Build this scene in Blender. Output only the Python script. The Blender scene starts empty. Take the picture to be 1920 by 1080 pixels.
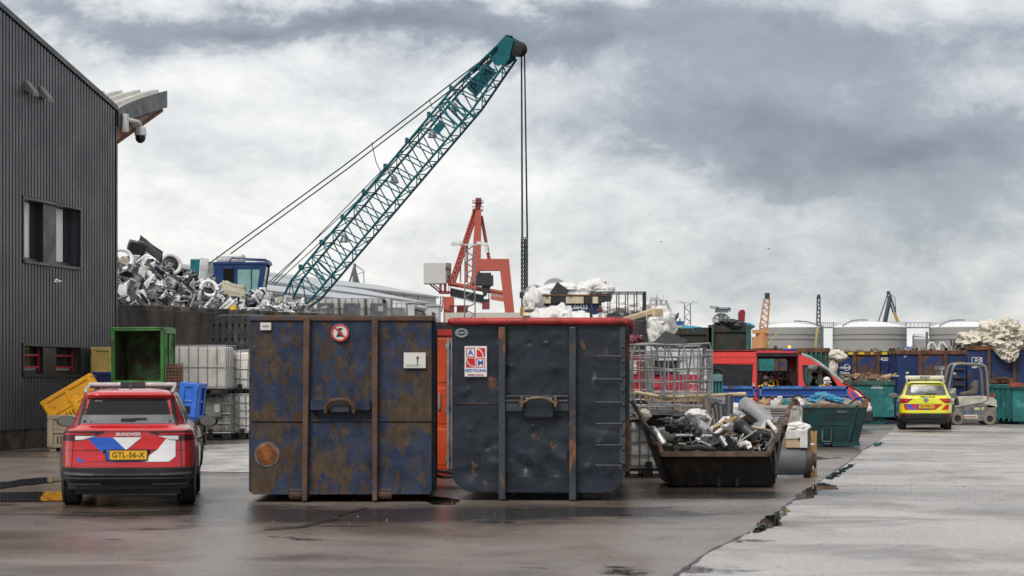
import bpy, bmesh, math, random
from mathutils import Vector, Matrix, noise
from mathutils.geometry import tessellate_polygon
R = math.radians
random.seed(7)
S = bpy.context.scene
COL = S.collection
# ------------------------------------------------------------ camera, sky, sun, exposure
F, HZ, CH = 4000.0, 706.0, 1.8          # focal length in photo pixels, horizon row, eye height
cam = bpy.data.objects.new('camera', bpy.data.cameras.new('camera')); COL.objects.link(cam)
cam.location = (0, 0, CH); cam.rotation_euler = (R(90), 0, 0)
cam.data.sensor_width = 36; cam.data.lens = 36*F/1920
cam.data.shift_y = (HZ-540)/1920
cam.data.clip_end = 6000
cam.data.dof.use_dof = True; cam.data.dof.focus_distance = 66; cam.data.dof.aperture_fstop = 3.2
S.camera = cam
SUN_EL, SUN_AZ = 47, 204                # degrees; azimuth clockwise from the view axis (+Y)
sl = bpy.data.lights.new('sun', 'SUN'); sl.energy = 1.5; sl.angle = R(25); sl.color = (1, .96, .9)
sun = bpy.data.objects.new('sun', sl); COL.objects.link(sun)
sd = Vector((math.sin(R(SUN_AZ))*math.cos(R(SUN_EL)), math.cos(R(SUN_AZ))*math.cos(R(SUN_EL)), math.sin(R(SUN_EL))))
sun.rotation_euler = (-sd).to_track_quat('-Z', 'Y').to_euler()
S.view_settings.view_transform = 'Standard'; S.view_settings.look = 'None'
S.view_settings.exposure = 0.84; S.view_settings.gamma = 1
W = bpy.data.worlds.new('World'); S.world = W; W.use_nodes = True
def world():
    nt = W.node_tree; N = nt.nodes; L = nt.links; N.clear()
    def n(t, **k):
        o = N.new(t)
        for a, b in k.items(): setattr(o, a, b)
        return o
    def mt(op, a, b=None, c=None):
        o = n('ShaderNodeMath', operation=op)
        for i, q in enumerate((a, b, c)):
            if q is None: continue
            if isinstance(q, (int, float)): o.inputs[i].default_value = q
            else: L.new(q, o.inputs[i])
        return o.outputs[0]
    tc = n('ShaderNodeTexCoord'); sp = n('ShaderNodeSeparateXYZ'); L.new(tc.outputs['Generated'], sp.inputs[0])
    x, y, z = sp.outputs
    az = mt('ARCTAN2', x, y)
    el = mt('DIVIDE', z, mt('SQRT', mt('ADD', mt('MULTIPLY', x, x), mt('MULTIPLY', y, y))))
    cb = n('ShaderNodeCombineXYZ'); L.new(az, cb.inputs[0]); L.new(mt('MULTIPLY', el, 1.7), cb.inputs[1])
    def nz(scale, detail, dist, off=0, rough=.55):
        m = n('ShaderNodeMapping'); m.inputs['Location'].default_value = (off, off*.7, off*.3); L.new(cb.outputs[0], m.inputs[0])
        o = n('ShaderNodeTexNoise'); o.inputs['Scale'].default_value = scale; o.inputs['Detail'].default_value = detail
        o.inputs['Roughness'].default_value = rough; o.inputs['Distortion'].default_value = dist; L.new(m.outputs[0], o.inputs[0]); return o
    na = nz(12, 7, .2, 3.1, .62); nb = nz(14, 9, .25, 9.7, .66); nc = nz(40, 8, .2, 5.2, .66)
    sa = n('ShaderNodeSeparateColor'); L.new(na.outputs['Color'], sa.inputs[0])
    U = mt('ADD', az, mt('MULTIPLY', mt('SUBTRACT', sa.outputs[0], .5), .16))
    V = mt('ADD', el, mt('MULTIPLY', mt('SUBTRACT', sa.outputs[1], .5), .085))
    tot = None
    # (azimuth, elevation, half width, half height, weight): thick cloud bases; last two unseen, added behind the camera to cut front fill
    for (u, v, a, b, w) in [(-.10,.164,.12,.012,.85), (.02,.156,.06,.010,.35), (.105,.118,.075,.016,.55), (.165,.10,.08,.016,.62), (.15,.150,.15,.024,.55),
                            (.21,.085,.10,.032,.30), (.16,.052,.16,.028,.30), (-.15,.106,.05,.012,.06), (.02,.118,.10,.015,.10), (-.02,.30,.5,.08,.35), (2.6,.3,1.2,.5,.5), (-2.6,.3,1.2,.5,.5)]:
        g = mt('ADD', mt('POWER', mt('DIVIDE', mt('ABSOLUTE', mt('SUBTRACT', U, u)), a), 2), mt('POWER', mt('DIVIDE', mt('ABSOLUTE', mt('SUBTRACT', V, v)), b), 2))
        g = mt('MULTIPLY', mt('EXPONENT', mt('MULTIPLY', g, -1)), w)
        tot = g if tot is None else mt('ADD', tot, g)
    tot = mt('ADD', tot, mt('MULTIPLY', mt('SUBTRACT', nb.outputs[0], .5), .80))
    tot = mt('ADD', tot, mt('MULTIPLY', mt('SUBTRACT', nc.outputs[0], .5), .36))
    tot = mt('ADD', tot, .215)
    cr = n('ShaderNodeValToRGB'); L.new(mt('MULTIPLY', tot, .8), cr.inputs[0]); E = cr.color_ramp
    E.elements[0].position = 0.0; E.elements[0].color = (.60, .59, .57, 1)
    E.elements[1].position = 1; E.elements[1].color = (.115, .128, .152, 1)
    for p, c in ((.13, (.545,.538,.525,1)), (.24, (.455,.457,.455,1)), (.385, (.345,.355,.368,1)), (.58, (.205,.223,.25,1))):
        e = E.elements.new(p); e.color = c
    b2 = n('ShaderNodeBackground'); L.new(cr.outputs[0], b2.inputs[0]); b2.inputs[1].default_value = 1.0
    sk = n('ShaderNodeTexSky', sky_type='NISHITA'); sk.sun_disc = False; sk.sun_elevation = R(SUN_EL); sk.sun_rotation = R(SUN_AZ)
    b1 = n('ShaderNodeBackground'); L.new(sk.outputs[0], b1.inputs[0]); b1.inputs[1].default_value = .1
    mx = n('ShaderNodeMixShader'); mx.inputs[0].default_value = .92
    L.new(b1.outputs[0], mx.inputs[1]); L.new(b2.outputs[0], mx.inputs[2])
    o = n('ShaderNodeOutputWorld'); L.new(mx.outputs[0], o.inputs[0])
world()
# ------------------------------------------------------------ helpers
def P(px, py, Y): return Vector(((px-960)*Y/F, Y, CH+(HZ-py)*Y/F))      # photo pixel at a depth -> point
def PX(px, Y): return (px-960)*Y/F
def PZ(py, Y): return CH+(HZ-py)*Y/F
class MB:
    def __init__(s): s.v = []; s.f = []; s.m = []; s.s = []
    def add(s, vs, fs, m=0, sm=False):
        o = len(s.v); s.v += [Vector(p) for p in vs]
        for f in fs: s.f.append([i+o for i in f]); s.m.append(m); s.s.append(sm)
        return s
    def box(s, c, d, m=0, R_=None):
        c = Vector(c); h = [k/2 for k in d]
        vs = [Vector((x*h[0], y*h[1], z*h[2])) for x in (-1,1) for y in (-1,1) for z in (-1,1)]
        if R_ is not None: vs = [R_ @ p for p in vs]
        return s.add([p+c for p in vs], [(0,1,3,2),(4,6,7,5),(0,4,5,1),(2,3,7,6),(0,2,6,4),(1,5,7,3)], m)
    def bx(s, x0, x1, y0, y1, z0, z1, m=0): return s.box(((x0+x1)/2,(y0+y1)/2,(z0+z1)/2), (x1-x0,y1-y0,z1-z0), m)
    def bar(s, a, b, w, d=None, m=0, up=(0,0,1)):              # rectangular bar between two points
        a = Vector(a); b = Vector(b); d = d or w; z = (b-a); l = z.length
        if l < 1e-6: return s
        z.normalize(); u = Vector(up)
        if abs(z.dot(u)) > .98: u = Vector((0,1,0))
        x = u.cross(z).normalized(); y = z.cross(x)
        return s.box((a+b)/2, (w, d, l), m, Matrix((x, y, z)).transposed())
    def tube(s, pts, r, n=8, m=0, caps=True, closed=False):
        pts = [Vector(p) for p in pts]; k = len(pts)
        rr = r if isinstance(r, (list, tuple)) else [r]*k
        t0 = (pts[1]-pts[0]).normalized(); u = Vector((0,0,1))
        if abs(t0.dot(u)) > .95: u = Vector((0,1,0))
        nx = u.cross(t0).normalized(); vs = []
        for i in range(k):
            if closed: t = pts[(i+1) % k]-pts[i-1]
            else: t = pts[min(i+1,k-1)]-pts[max(i-1,0)]
            if t.length < 1e-9: t = t0
            t = t.normalized(); nx = (nx-t*nx.dot(t)).normalized(); ny = t.cross(nx)
            for j in range(n):
                a = 2*math.pi*j/n; vs.append(pts[i]+(nx*math.cos(a)+ny*math.sin(a))*rr[i])
        fs = []
        for i in range(k if closed else k-1):
            for j in range(n):
                a = i*n+j; b = i*n+(j+1) % n; c = ((i+1) % k)*n; fs.append((a, b, c+(j+1) % n, c+j))
        s.add(vs, fs, m, True)
        if caps and not closed: s.add(vs[:n], [tuple(range(n))[::-1]], m); s.add(vs[-n:], [tuple(range(n))], m)
        return s
    def lathe(s, prof, c=(0,0,0), n=24, m=0, R_=None, sm=True, a0=0, a1=2*math.pi):   # profile of (radius, height) round local z
        c = Vector(c); full = abs(a1-a0-2*math.pi) < 1e-4; kk = n if full else n+1; vs = []
        for (r, z) in prof:
            for j in range(kk):
                a = a0+(a1-a0)*j/n; p = Vector((r*math.cos(a), r*math.sin(a), z))
                vs.append((R_ @ p if R_ is not None else p)+c)
        fs = []
        for i in range(len(prof)-1):
            for j in range(n): b = (j+1) % kk; fs.append((i*kk+j, i*kk+b, (i+1)*kk+b, (i+1)*kk+j))
        return s.add(vs, fs, m, sm)
    def plate(s, outer, holes=(), fn=None, t=.05, m=0):          # flat outline with holes, given thickness; fn(u, v, w) -> point
        loops = [list(outer)]+[list(h) for h in holes]
        tri = tessellate_polygon([[Vector((p[0], p[1], 0)) for p in l] for l in loops])
        flat = [p for l in loops for p in l]; n = len(flat)
        vs = [fn(p[0], p[1], 0) for p in flat]+[fn(p[0], p[1], t) for p in flat]
        fs = [tuple(a) for a in tri]+[tuple(i+n for i in a[::-1]) for a in tri]; o = 0
        for l in loops:
            k = len(l); fs += [(o+i, o+(i+1) % k, n+o+(i+1) % k, n+o+i) for i in range(k)]; o += k
        return s.add(vs, fs, m)
    def grid(s, fn, nu, nv, m=0, sm=True):
        vs = [fn(i/nu, j/nv) for j in range(nv+1) for i in range(nu+1)]; k = nu+1
        return s.add(vs, [(j*k+i, j*k+i+1, (j+1)*k+i+1, (j+1)*k+i) for j in range(nv) for i in range(nu)], m, sm)
    def blob(s, c, r, seed=0, amp=.25, fr=1.6, n=20, m=0, wr=.0, R_=None, flat=None):       # crumpled lump
        c = Vector(c); vs = []; k = n*2
        for j in range(n+1):
            th = math.pi*j/n
            for i in range(k):
                ph = 2*math.pi*i/k; d = Vector((math.sin(th)*math.cos(ph), math.sin(th)*math.sin(ph), math.cos(th)))
                q = d*fr+Vector((seed*7.1, seed*3.3, seed*1.7))
                h = 1+amp*noise.noise(q)+amp*.5*noise.noise(q*2.3)
                if wr: h -= wr*(abs(noise.noise(q*2.2))-.25)+wr*.55*(abs(noise.noise(q*4.7))-.25)
                p = Vector((d.x*r[0]*h, d.y*r[1]*h, d.z*r[2]*h))
                if flat is not None and p.z < flat: p.z = flat
                vs.append((R_ @ p if R_ is not None else p)+c)
        fs = [(j*k+i, j*k+(i+1) % k, (j+1)*k+(i+1) % k, (j+1)*k+i) for j in range(n) for i in range(k)]
        return s.add(vs, fs, m, True)
    def build(s, name, mats, parent=None, w=False, bevel=0, sharp=35, loc=None):
        me = bpy.data.meshes.new(name); off = Vector((0,0,0))
        if w and parent is not None: off = ROOT[parent.name]
        me.from_pydata([tuple(p-off) for p in s.v], [], s.f)
        for mm in (mats if isinstance(mats, (list, tuple)) else [mats]): me.materials.append(mm)
        me.polygons.foreach_set('material_index', s.m); me.polygons.foreach_set('use_smooth', s.s)
        bm = bmesh.new(); bm.from_mesh(me); bmesh.ops.remove_doubles(bm, verts=bm.verts, dist=1e-5)
        bmesh.ops.recalc_face_normals(bm, faces=bm.faces); bm.to_mesh(me); bm.free()
        if any(s.s): me.set_sharp_from_angle(angle=R(sharp))
        o = bpy.data.objects.new(name, me); COL.objects.link(o)
        if parent is not None: o.parent = parent
        elif loc is not None: o.location = loc
        if bevel:
            b = o.modifiers.new('bevel', 'BEVEL'); b.width = bevel; b.segments = 2; b.limit_method = 'ANGLE'
        return o
ROOT = {}
def thing(name, label, cat, loc=(0,0,0), rz=0, group=None):
    o = bpy.data.objects.new(name, None); COL.objects.link(o); o.empty_display_size = .2
    o.location = loc; o.rotation_euler = (0,0,rz); ROOT[o.name] = Vector(loc)
    o['label'] = label; o['category'] = cat
    if group: o['group'] = group
    return o
def tag(o, label, cat, group=None):
    o['label'] = label; o['category'] = cat
    if group: o['group'] = group
    return o
def struct(o, kind='structure'): o['kind'] = kind; return o
def sub(o, parent):                                   # hang a part one level deeper, same place
    o.parent = parent; return o
def dup(root, loc, rz=None, label=None, group=None, scale=None):
    def cp(o, par):
        c = o.copy(); COL.objects.link(c)
        if par: c.parent = par
        for ch in list(o.children): cp(ch, c)
        return c
    r = cp(root, None); r.location = loc
    if rz is not None: r.rotation_euler = rz if hasattr(rz, '__len__') else (0,0,rz)
    if label: r['label'] = label
    if group: r['group'] = group
    if scale: r.scale = scale if hasattr(scale, '__len__') else (scale,)*3
    return r
def text(s, size, loc, mat, parent, rot=(R(90),0,0), name='lettering', th=.004, sx=1, bold=0, align='CENTER', w=False):
    c = bpy.data.curves.new('t', 'FONT'); c.body = s; c.size = size; c.align_x = align; c.align_y = 'CENTER'; c.extrude = th/2; c.offset = bold
    c.resolution_u = 3
    o = bpy.data.objects.new('t', c); COL.objects.link(o)
    bpy.context.view_layer.update()
    me = bpy.data.meshes.new_from_object(o.evaluated_get(bpy.context.evaluated_depsgraph_get()))
    bpy.data.objects.remove(o); me.materials.clear(); me.materials.append(mat)
    t = bpy.data.objects.new(name, me); COL.objects.link(t); t.parent = parent
    t.location = Vector(loc)-(ROOT[parent.name] if w else Vector((0,0,0))); t.rotation_euler = rot; t.scale = (sx, 1, 1)
    return t
def Rx(a): return Matrix.Rotation(a, 3, 'X')
def Ry(a): return Matrix.Rotation(a, 3, 'Y')
def Rz(a): return Matrix.Rotation(a, 3, 'Z')
RXY = Rx(R(90))                                        # local z -> world -y
# ------------------------------------------------------------ materials
def M(name, col, rough=.5, metal=0., var=.18, vs=2.5, bump=.0, bs=30., layers=(), coat=0., spec=.5, emit=0., trans=0., rv=.1, rnd=0., streak=(1,1,1), sheen=0):
    m = bpy.data.materials.new(name); m.use_nodes = True; nt = m.node_tree; N = nt.nodes; L = nt.links
    b = N['Principled BSDF']; b.inputs['Metallic'].default_value = metal; b.inputs['Coat Weight'].default_value = coat
    b.inputs['Coat Roughness'].default_value = .06
    b.inputs['Specular IOR Level'].default_value = spec; b.inputs['Transmission Weight'].default_value = trans
    tc = N.new('ShaderNodeTexCoord')
    def nz(scale, st=(1,1,1), det=6, rg=.6, off=0):
        mp = N.new('ShaderNodeMapping'); mp.inputs['Scale'].default_value = st; mp.inputs['Location'].default_value = (off, off*1.3, off*.7)
        L.new(tc.outputs['Object'], mp.inputs[0]); n = N.new('ShaderNodeTexNoise'); n.inputs['Scale'].default_value = scale
        n.inputs['Detail'].default_value = det; n.inputs['Roughness'].default_value = rg; L.new(mp.outputs[0], n.inputs[0]); return n.outputs[0]
    def mr(x, a, b_, c, d, sm=True):
        q = N.new('ShaderNodeMapRange'); q.interpolation_type = 'SMOOTHSTEP' if sm else 'LINEAR'
        for i, k in enumerate((a, b_, c, d)): q.inputs[1+i].default_value = k
        L.new(x, q.inputs[0]); return q.outputs[0]
    def mixc(f, a, b_):
        q = N.new('ShaderNodeMix'); q.data_type = 'RGBA'; L.new(f, q.inputs[0])
        for s_, k in ((6, a), (7, b_)):
            if isinstance(k, tuple): q.inputs[s_].default_value = (*k[:3], 1)
            else: L.new(k, q.inputs[s_])
        return q.outputs[2]
    def mixf(f, a, b_):
        q = N.new('ShaderNodeMix'); q.data_type = 'FLOAT'; L.new(f, q.inputs[0])
        for s_, k in ((2, a), (3, b_)):
            if isinstance(k, (int, float)): q.inputs[s_].default_value = k
            else: L.new(k, q.inputs[s_])
        return q.outputs[0]
    v = nz(vs, streak)
    lo = tuple(c*(1-var) for c in col); hi = tuple(min(1, c*(1+var)) for c in col)
    c = mixc(mr(v, .3, .7, 0, 1), lo, hi); r = mr(v, .3, .7, max(.02, rough-rv), min(1, rough+rv))
    hgt = None
    for i, l in enumerate(layers):
        lc, sc, th, sf = l[:4]; st = l[4] if len(l) > 4 else (1,1,1); lr = l[5] if len(l) > 5 else .85
        k = mr(nz(sc, st, 8, .65, 3.7*(i+1)), th-sf, th+sf, 0, 1)
        if len(lc) == 6: lc = mixc(mr(nz(sc*4, st, 4, .6, 11+i), .35, .65, 0, 1), lc[:3], lc[3:])
        c = mixc(k, c, lc); r = mixf(k, r, lr); hgt = k
    if rnd:
        oi = N.new('ShaderNodeObjectInfo'); h = N.new('ShaderNodeHueSaturation'); L.new(c, h.inputs['Color'])
        L.new(mr(oi.outputs['Random'], 0, 1, 1-rnd, 1+rnd, False), h.inputs['Value']); c = h.outputs[0]
    L.new(c, b.inputs['Base Color']); L.new(r, b.inputs['Roughness'])
    if bump:
        bp = N.new('ShaderNodeBump'); bp.inputs['Strength'].default_value = min(1, bump); bp.inputs['Distance'].default_value = .03
        L.new(nz(bs, (1,1,1), 5), bp.inputs['Height']); L.new(bp.outputs[0], b.inputs['Normal'])
    if emit: b.inputs['Emission Color'].default_value = (*col, 1); b.inputs['Emission Strength'].default_value = emit
    return m
RUST = (.10,.050,.026,.052,.032,.022)
m_ = {}
def mk(k, *a, **q): m_[k] = M(k, *a, **q); return m_[k]
mk('white_paint', (.62,.62,.60), .45); mk('white_plastic', (.66,.65,.61), .5, layers=[((.30,.27,.2), 2.5, .62, .12)])
mk('black_plastic', (.018,.018,.02), .45); mk('rubber', (.022,.022,.022), .8, var=.3); mk('dark_glass', (.012,.014,.016), .06, var=0, rv=0)
mk('steel', (.42,.42,.42), .38, .9, layers=[((.20,.11,.06), 5, .68, .08)]); mk('galv', (.28,.285,.29), .45, .5, var=.3, layers=[((.16,.09,.05), 4, .70, .06)])
mk('dark_steel', (.05,.05,.055), .5, .3); mk('rust', (.14,.06,.03), .85, var=.4, vs=6, bump=.3, layers=[((.05,.028,.018), 3, .55, .1)])
mk('wood', (.33,.21,.10), .75, var=.3, vs=6, streak=(1,1,6)); mk('pale_wood', (.52,.42,.27), .75, var=.25, vs=5)
mk('yellow_plate', (.78,.42,.01), .4, var=.03); mk('ink', (.01,.01,.012), .5, var=0); mk('white_film', (.72,.72,.72), .4, var=.05)
mk('red_film', (.52,.015,.02), .35, var=.05); mk('blue_film', (.02,.09,.45), .35, var=.05); mk('silver', (.6,.6,.6), .25, .9, var=.05)
mk('lamp_clear', (.62,.62,.62), .12, var=.1); mk('lamp_red', (.25,.008,.012), .1, var=.2); mk('rope', (.012,.012,.013), .6)
# ------------------------------------------------------------ ground, puddles
def ground_mat(name, base, dirt, r0, r1, seed=0.):
    m = bpy.data.materials.new(name); m.use_nodes = True; nt = m.node_tree; N = nt.nodes; L = nt.links; b = N['Principled BSDF']
    tc = N.new('ShaderNodeTexCoord')
    def nz(scale, st=(1,1,1), det=6, rg=.6, off=0., dist=0.):
        mp = N.new('ShaderNodeMapping'); mp.inputs['Scale'].default_value = st; mp.inputs['Location'].default_value = (off+seed, off*1.3, 0)
        L.new(tc.outputs['Object'], mp.inputs[0]); n = N.new('ShaderNodeTexNoise'); n.inputs['Scale'].default_value = scale
        n.inputs['Detail'].default_value = det; n.inputs['Roughness'].default_value = rg; n.inputs['Distortion'].default_value = dist; L.new(mp.outputs[0], n.inputs[0]); return n.outputs[0]
    def mr(x, a, b_, c, d):
        q = N.new('ShaderNodeMapRange'); q.interpolation_type = 'SMOOTHSTEP'
        for i, k in enumerate((a, b_, c, d)): q.inputs[1+i].default_value = k
        L.new(x, q.inputs[0]); return q.outputs[0]
    def mixc(f, a, b_):
        q = N.new('ShaderNodeMix'); q.data_type = 'RGBA'
        L.new(f, q.inputs[0])
        for s_, k in ((6, a), (7, b_)):
            if isinstance(k, tuple): q.inputs[s_].default_value = (*k, 1)
            else: L.new(k, q.inputs[s_])
        return q.outputs[2]
    def mixf(f, a, b_):
        q = N.new('ShaderNodeMix'); q.data_type = 'FLOAT'; L.new(f, q.inputs[0])
        for s_, k in ((2, a), (3, b_)):
            if isinstance(k, (int, float)): q.inputs[s_].default_value = k
            else: L.new(k, q.inputs[s_])
        return q.outputs[0]
    big = nz(.16, (1,1,1), 5, .55, 2.2, .6); mid = nz(.7, (1,.5,1), 6, .65, 7.1); fine = nz(14, (1,1,1), 5, .75, 4.)
    def ma(op, a, b_):
        q = N.new('ShaderNodeMath'); q.operation = op
        for i, k in enumerate((a, b_)):
            if isinstance(k, (int, float)): q.inputs[i].default_value = k
            else: L.new(k, q.inputs[i])
        return q.outputs[0]
    sx = N.new('ShaderNodeSeparateXYZ'); L.new(tc.outputs['Object'], sx.inputs[0])
    zone = None                                             # ground turned darker and glossier, mostly round the containers, skip and far yard
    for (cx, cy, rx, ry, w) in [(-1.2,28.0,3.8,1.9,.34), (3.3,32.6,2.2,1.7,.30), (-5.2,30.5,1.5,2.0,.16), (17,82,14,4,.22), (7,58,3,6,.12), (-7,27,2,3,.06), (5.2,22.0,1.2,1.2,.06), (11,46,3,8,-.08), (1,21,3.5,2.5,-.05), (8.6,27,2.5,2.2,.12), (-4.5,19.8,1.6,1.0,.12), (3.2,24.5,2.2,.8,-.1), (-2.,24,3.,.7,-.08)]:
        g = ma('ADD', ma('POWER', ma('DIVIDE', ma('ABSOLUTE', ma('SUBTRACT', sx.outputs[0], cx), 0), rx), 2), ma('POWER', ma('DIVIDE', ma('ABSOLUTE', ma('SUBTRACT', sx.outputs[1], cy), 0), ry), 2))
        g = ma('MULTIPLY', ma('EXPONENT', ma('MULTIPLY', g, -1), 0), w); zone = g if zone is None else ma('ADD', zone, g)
    dry = mr(mid, .50, .70, 0, 1)                            # damp brown patches against the wet film
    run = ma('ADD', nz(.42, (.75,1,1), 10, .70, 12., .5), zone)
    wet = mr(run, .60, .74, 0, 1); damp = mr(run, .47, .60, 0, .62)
    c = mixc(mr(big, .35, .65, 0, 1), base, dirt)
    c = mixc(mr(fine, .38, .66, 0, .8), c, tuple(k*.5 for k in base))
    c = mixc(mr(nz(24, (1,1,1), 4, .75, 9.), .55, .66, 0, .8), c, tuple(min(1, k*1.7) for k in base))
    c = mixc(dry, c, tuple(k*.8 for k in dirt))
    c = mixc(mr(nz(.5, (.35,1.6,1), 5, .6, 17.), .56, .70, 0, .45), c, tuple(min(1, k*1.45) for k in base))   # pale worn tracks
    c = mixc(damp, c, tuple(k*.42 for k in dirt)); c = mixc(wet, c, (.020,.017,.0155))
    rgh = mixf(mr(big, .47, .62, 0, 1), r1, r0); rgh = mixf(dry, rgh, min(.75, r1+.10)); rgh = mixf(wet, rgh, .20)
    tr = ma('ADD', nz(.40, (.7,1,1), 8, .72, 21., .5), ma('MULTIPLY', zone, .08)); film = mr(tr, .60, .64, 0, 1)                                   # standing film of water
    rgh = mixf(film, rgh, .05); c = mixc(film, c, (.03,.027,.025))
    stn = mr(nz(.55, (1,.35,1), 6, .7, 33., .5), .62, .74, 0, .6); c = mixc(stn, c, (.022,.018,.015))        # oily dark stains
    L.new(c, b.inputs['Base Color']); L.new(rgh, b.inputs['Roughness']); b.inputs['Specular IOR Level'].default_value = .75
    bp = N.new('ShaderNodeBump'); bp.inputs['Distance'].default_value = .006
    L.new(mixf(film, .5, .02), bp.inputs['Strength']); L.new(nz(34, (1,1,1), 5, .75), bp.inputs['Height']); L.new(bp.outputs[0], b.inputs['Normal'])
    return m
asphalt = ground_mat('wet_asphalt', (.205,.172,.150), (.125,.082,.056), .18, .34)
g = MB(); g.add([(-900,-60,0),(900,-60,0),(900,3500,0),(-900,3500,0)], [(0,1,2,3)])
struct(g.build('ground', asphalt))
road_m = ground_mat('road_concrete', (.43,.405,.388), (.26,.222,.195), .20, .38, 40.)
# the lane beyond the joint: its edge runs from the near corner away to the yellow car
JL = [(1180,1180),(1270,1078),(1330,1035),(1395,1004),(1440,978),(1475,948),(1510,925),(1545,897),(1590,868),(1622,842),(1650,826)]
def G(px, py): Y = F*CH/(py-HZ); return Vector((PX(px, Y), Y, 0))
ed = [G(*p) for p in JL]
far = Vector((PX(1690, 84), 84, 0))
g = MB(); vs = [Vector((p.x, p.y, .004)) for p in ed+[far]]; n = len(vs)
vs += [Vector((60, p.y, .004)) for p in ed+[far]]
g.add(vs, [(i, i+1, n+i+1, n+i) for i in range(n-1)])
struct(g.build('road', road_m))
water = M('puddle_water', (.012,.011,.010), .015, var=.1, rv=0, spec=.5)
joint = M('joint_gap', (.010,.009,.008), .5, var=.3)
g = MB(); rr = random.Random(4); vs = []; fs = []
dense = []
for a, b in zip(ed[:-1], ed[1:]):
    for i in range(8): dense.append(a.lerp(b, i/8))
for i, p in enumerate(dense):
    w = .012+.012*rr.random()+.03*max(0, noise.noise(Vector((i*.21, 3, 0))))
    vs += [Vector((p.x-w+rr.uniform(-.02,.02), p.y, .008)), Vector((p.x+w+rr.uniform(-.02,.02), p.y, .008))]
g.add(vs, [(2*i, 2*i+1, 2*i+3, 2*i+2) for i in range(len(dense)-1)])
struct(g.build('road_joint', joint))
def puddle(pix, z=.012, rough=.25, seed=1, mat=None, name='puddle'):       # outline in photo pixels, laid on the ground, made ragged
    pts = [G(*p) for p in pix]; out = []; r = random.Random(seed)
    for a, b in zip(pts, pts[1:]+pts[:1]):
        k = max(3, int((b-a).length/.12)); k = min(k, 24)
        for i in range(k):
            p = a.lerp(b, i/k); d = .05+.02*(b-a).length
            out.append(Vector((p.x+d*noise.noise(p*2.1+Vector((seed,0,0))), p.y+3*d*noise.noise(p*1.7+Vector((0,seed,0))), z)))
    g = MB(); tri = tessellate_polygon([out]); g.add(out, [tuple(t) for t in tri])
    return struct(g.build(name, mat or water))
puddle([(1412,1000),(1425,985),(1436,972),(1455,960),(1470,950),(1478,955),(1470,968),(1460,975),(1466,983),(1440,993),(1425,999)], seed=1)
puddle([(1490,938),(1497,927),(1512,918),(1530,908),(1545,906),(1570,914),(1572,918),(1535,919),(1530,927),(1512,936)], seed=2)
puddle([(1550,898),(1565,889),(1580,880),(1600,869),(1604,872),(1588,883),(1572,893),(1558,900)], seed=3)
puddle([(1637,836),(1645,831),(1655,829),(1654,834),(1643,838)], seed=4)
puddle([(-120,944),(-120,924),(0,924),(60,923),(128,924),(135,931),(128,939),(60,941),(0,942)], seed=5)
puddle([(-80,912),(0,906),(50,899),(118,893),(122,901),(90,906),(40,912),(0,917)], seed=6)
puddle([(790,938),(812,932),(838,934),(862,938),(850,946),(815,946)], seed=8)
stain = M('wet_dark_asphalt', (.014,.012,.011), .30, var=.3, vs=3, bump=.25, bs=40)
puddle([(482,994),(510,990.5),(562,988),(602,978),(662,958),(690,953),(664,961),(605,981),(564,991),(510,994.5)], z=.008, seed=23, mat=stain, name='wet_patch')
# pale concrete slab beside the red car
slab_m = M('concrete_slab', (.42,.40,.37), .3, var=.2, vs=1.2, bump=.15, bs=40, layers=[((.10,.085,.07), .8, .58, .12, (1,.5,1), .45)])
g = MB(); vs = [G(*p) for p in [(330,884),(470,886),(640,880),(640,838),(470,832),(345,836)]]
for v in vs: v.z = .008
g.add(vs, [(0,1,2,3,4,5)]); struct(g.build('concrete_apron', slab_m))
gr_ = random.Random(31); gm = MB()
for i in range(900):
    k = gr_.random()
    if k < .45: x, y = gr_.uniform(-4.5,3.5), gr_.gauss(29,1.6)
    elif k < .7: x, y = gr_.uniform(1.5,8), gr_.gauss(34,3)
    else: x, y = gr_.uniform(-6,9), gr_.uniform(19,48)
    s_ = gr_.uniform(.004,.012)*(1.8 if gr_.random() < .06 else 1); a = gr_.uniform(0,6.28); vs = [Vector((x+s_*math.cos(a+t)*gr_.uniform(.6,1.3), y+s_*math.sin(a+t)*gr_.uniform(.6,1.3), .009)) for t in (0,1.6,3.1,4.7)]; top = Vector((x,y,.009+s_*.8)); gm.add(vs+[top], [(0,1,4),(1,2,4),(2,3,4),(3,0,4)], 0 if gr_.random() < .93 else 1)
struct(gm.build('grit', [M('grit_dark', (.035,.03,.027), .7, var=.5, vs=3), M('grit_pale', (.40,.38,.35), .7, var=.4, vs=3)]), 'stuff')
# ------------------------------------------------------------ grey clad building
clad = M('grey_cladding', (.088,.091,.102), .42, .2, var=.10, vs=.8, layers=[((.15,.145,.14), 1.2, .72, .06, (4,4,.4), .6)])
trim_m = M('dark_trim', (.035,.036,.04), .4, .2, var=.1)
conc = M('plinth_concrete', (.12,.105,.085), .8, var=.35, vs=2, bump=.3, layers=[((.03,.028,.024), 1.5, .52, .12)])
glass_m = M('window_glass', (.03,.035,.04), .05, var=0, rv=0); blind_m = M('blind', (.78,.79,.80), .5, var=.05)
red_bar = M('red_bar', (.42,.03,.035), .4, var=.1)
BU = Vector((.184,.983,0)).normalized(); BV = Vector((-BU.y, BU.x, 0)); BC = Vector((-11.0, 59, 0))
bld = thing('warehouse', 'dark grey corrugated metal building with two rows of windows and an upturned eave', 'building', BC)
def bw(t, d, z): return BU*t-BV*d+Vector((0,0,z))          # along the wall, out of the wall, up (from the corner)
def brm(): return Matrix((BU, -BV, Vector((0,0,1)))).transposed()
BR = brm()
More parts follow.
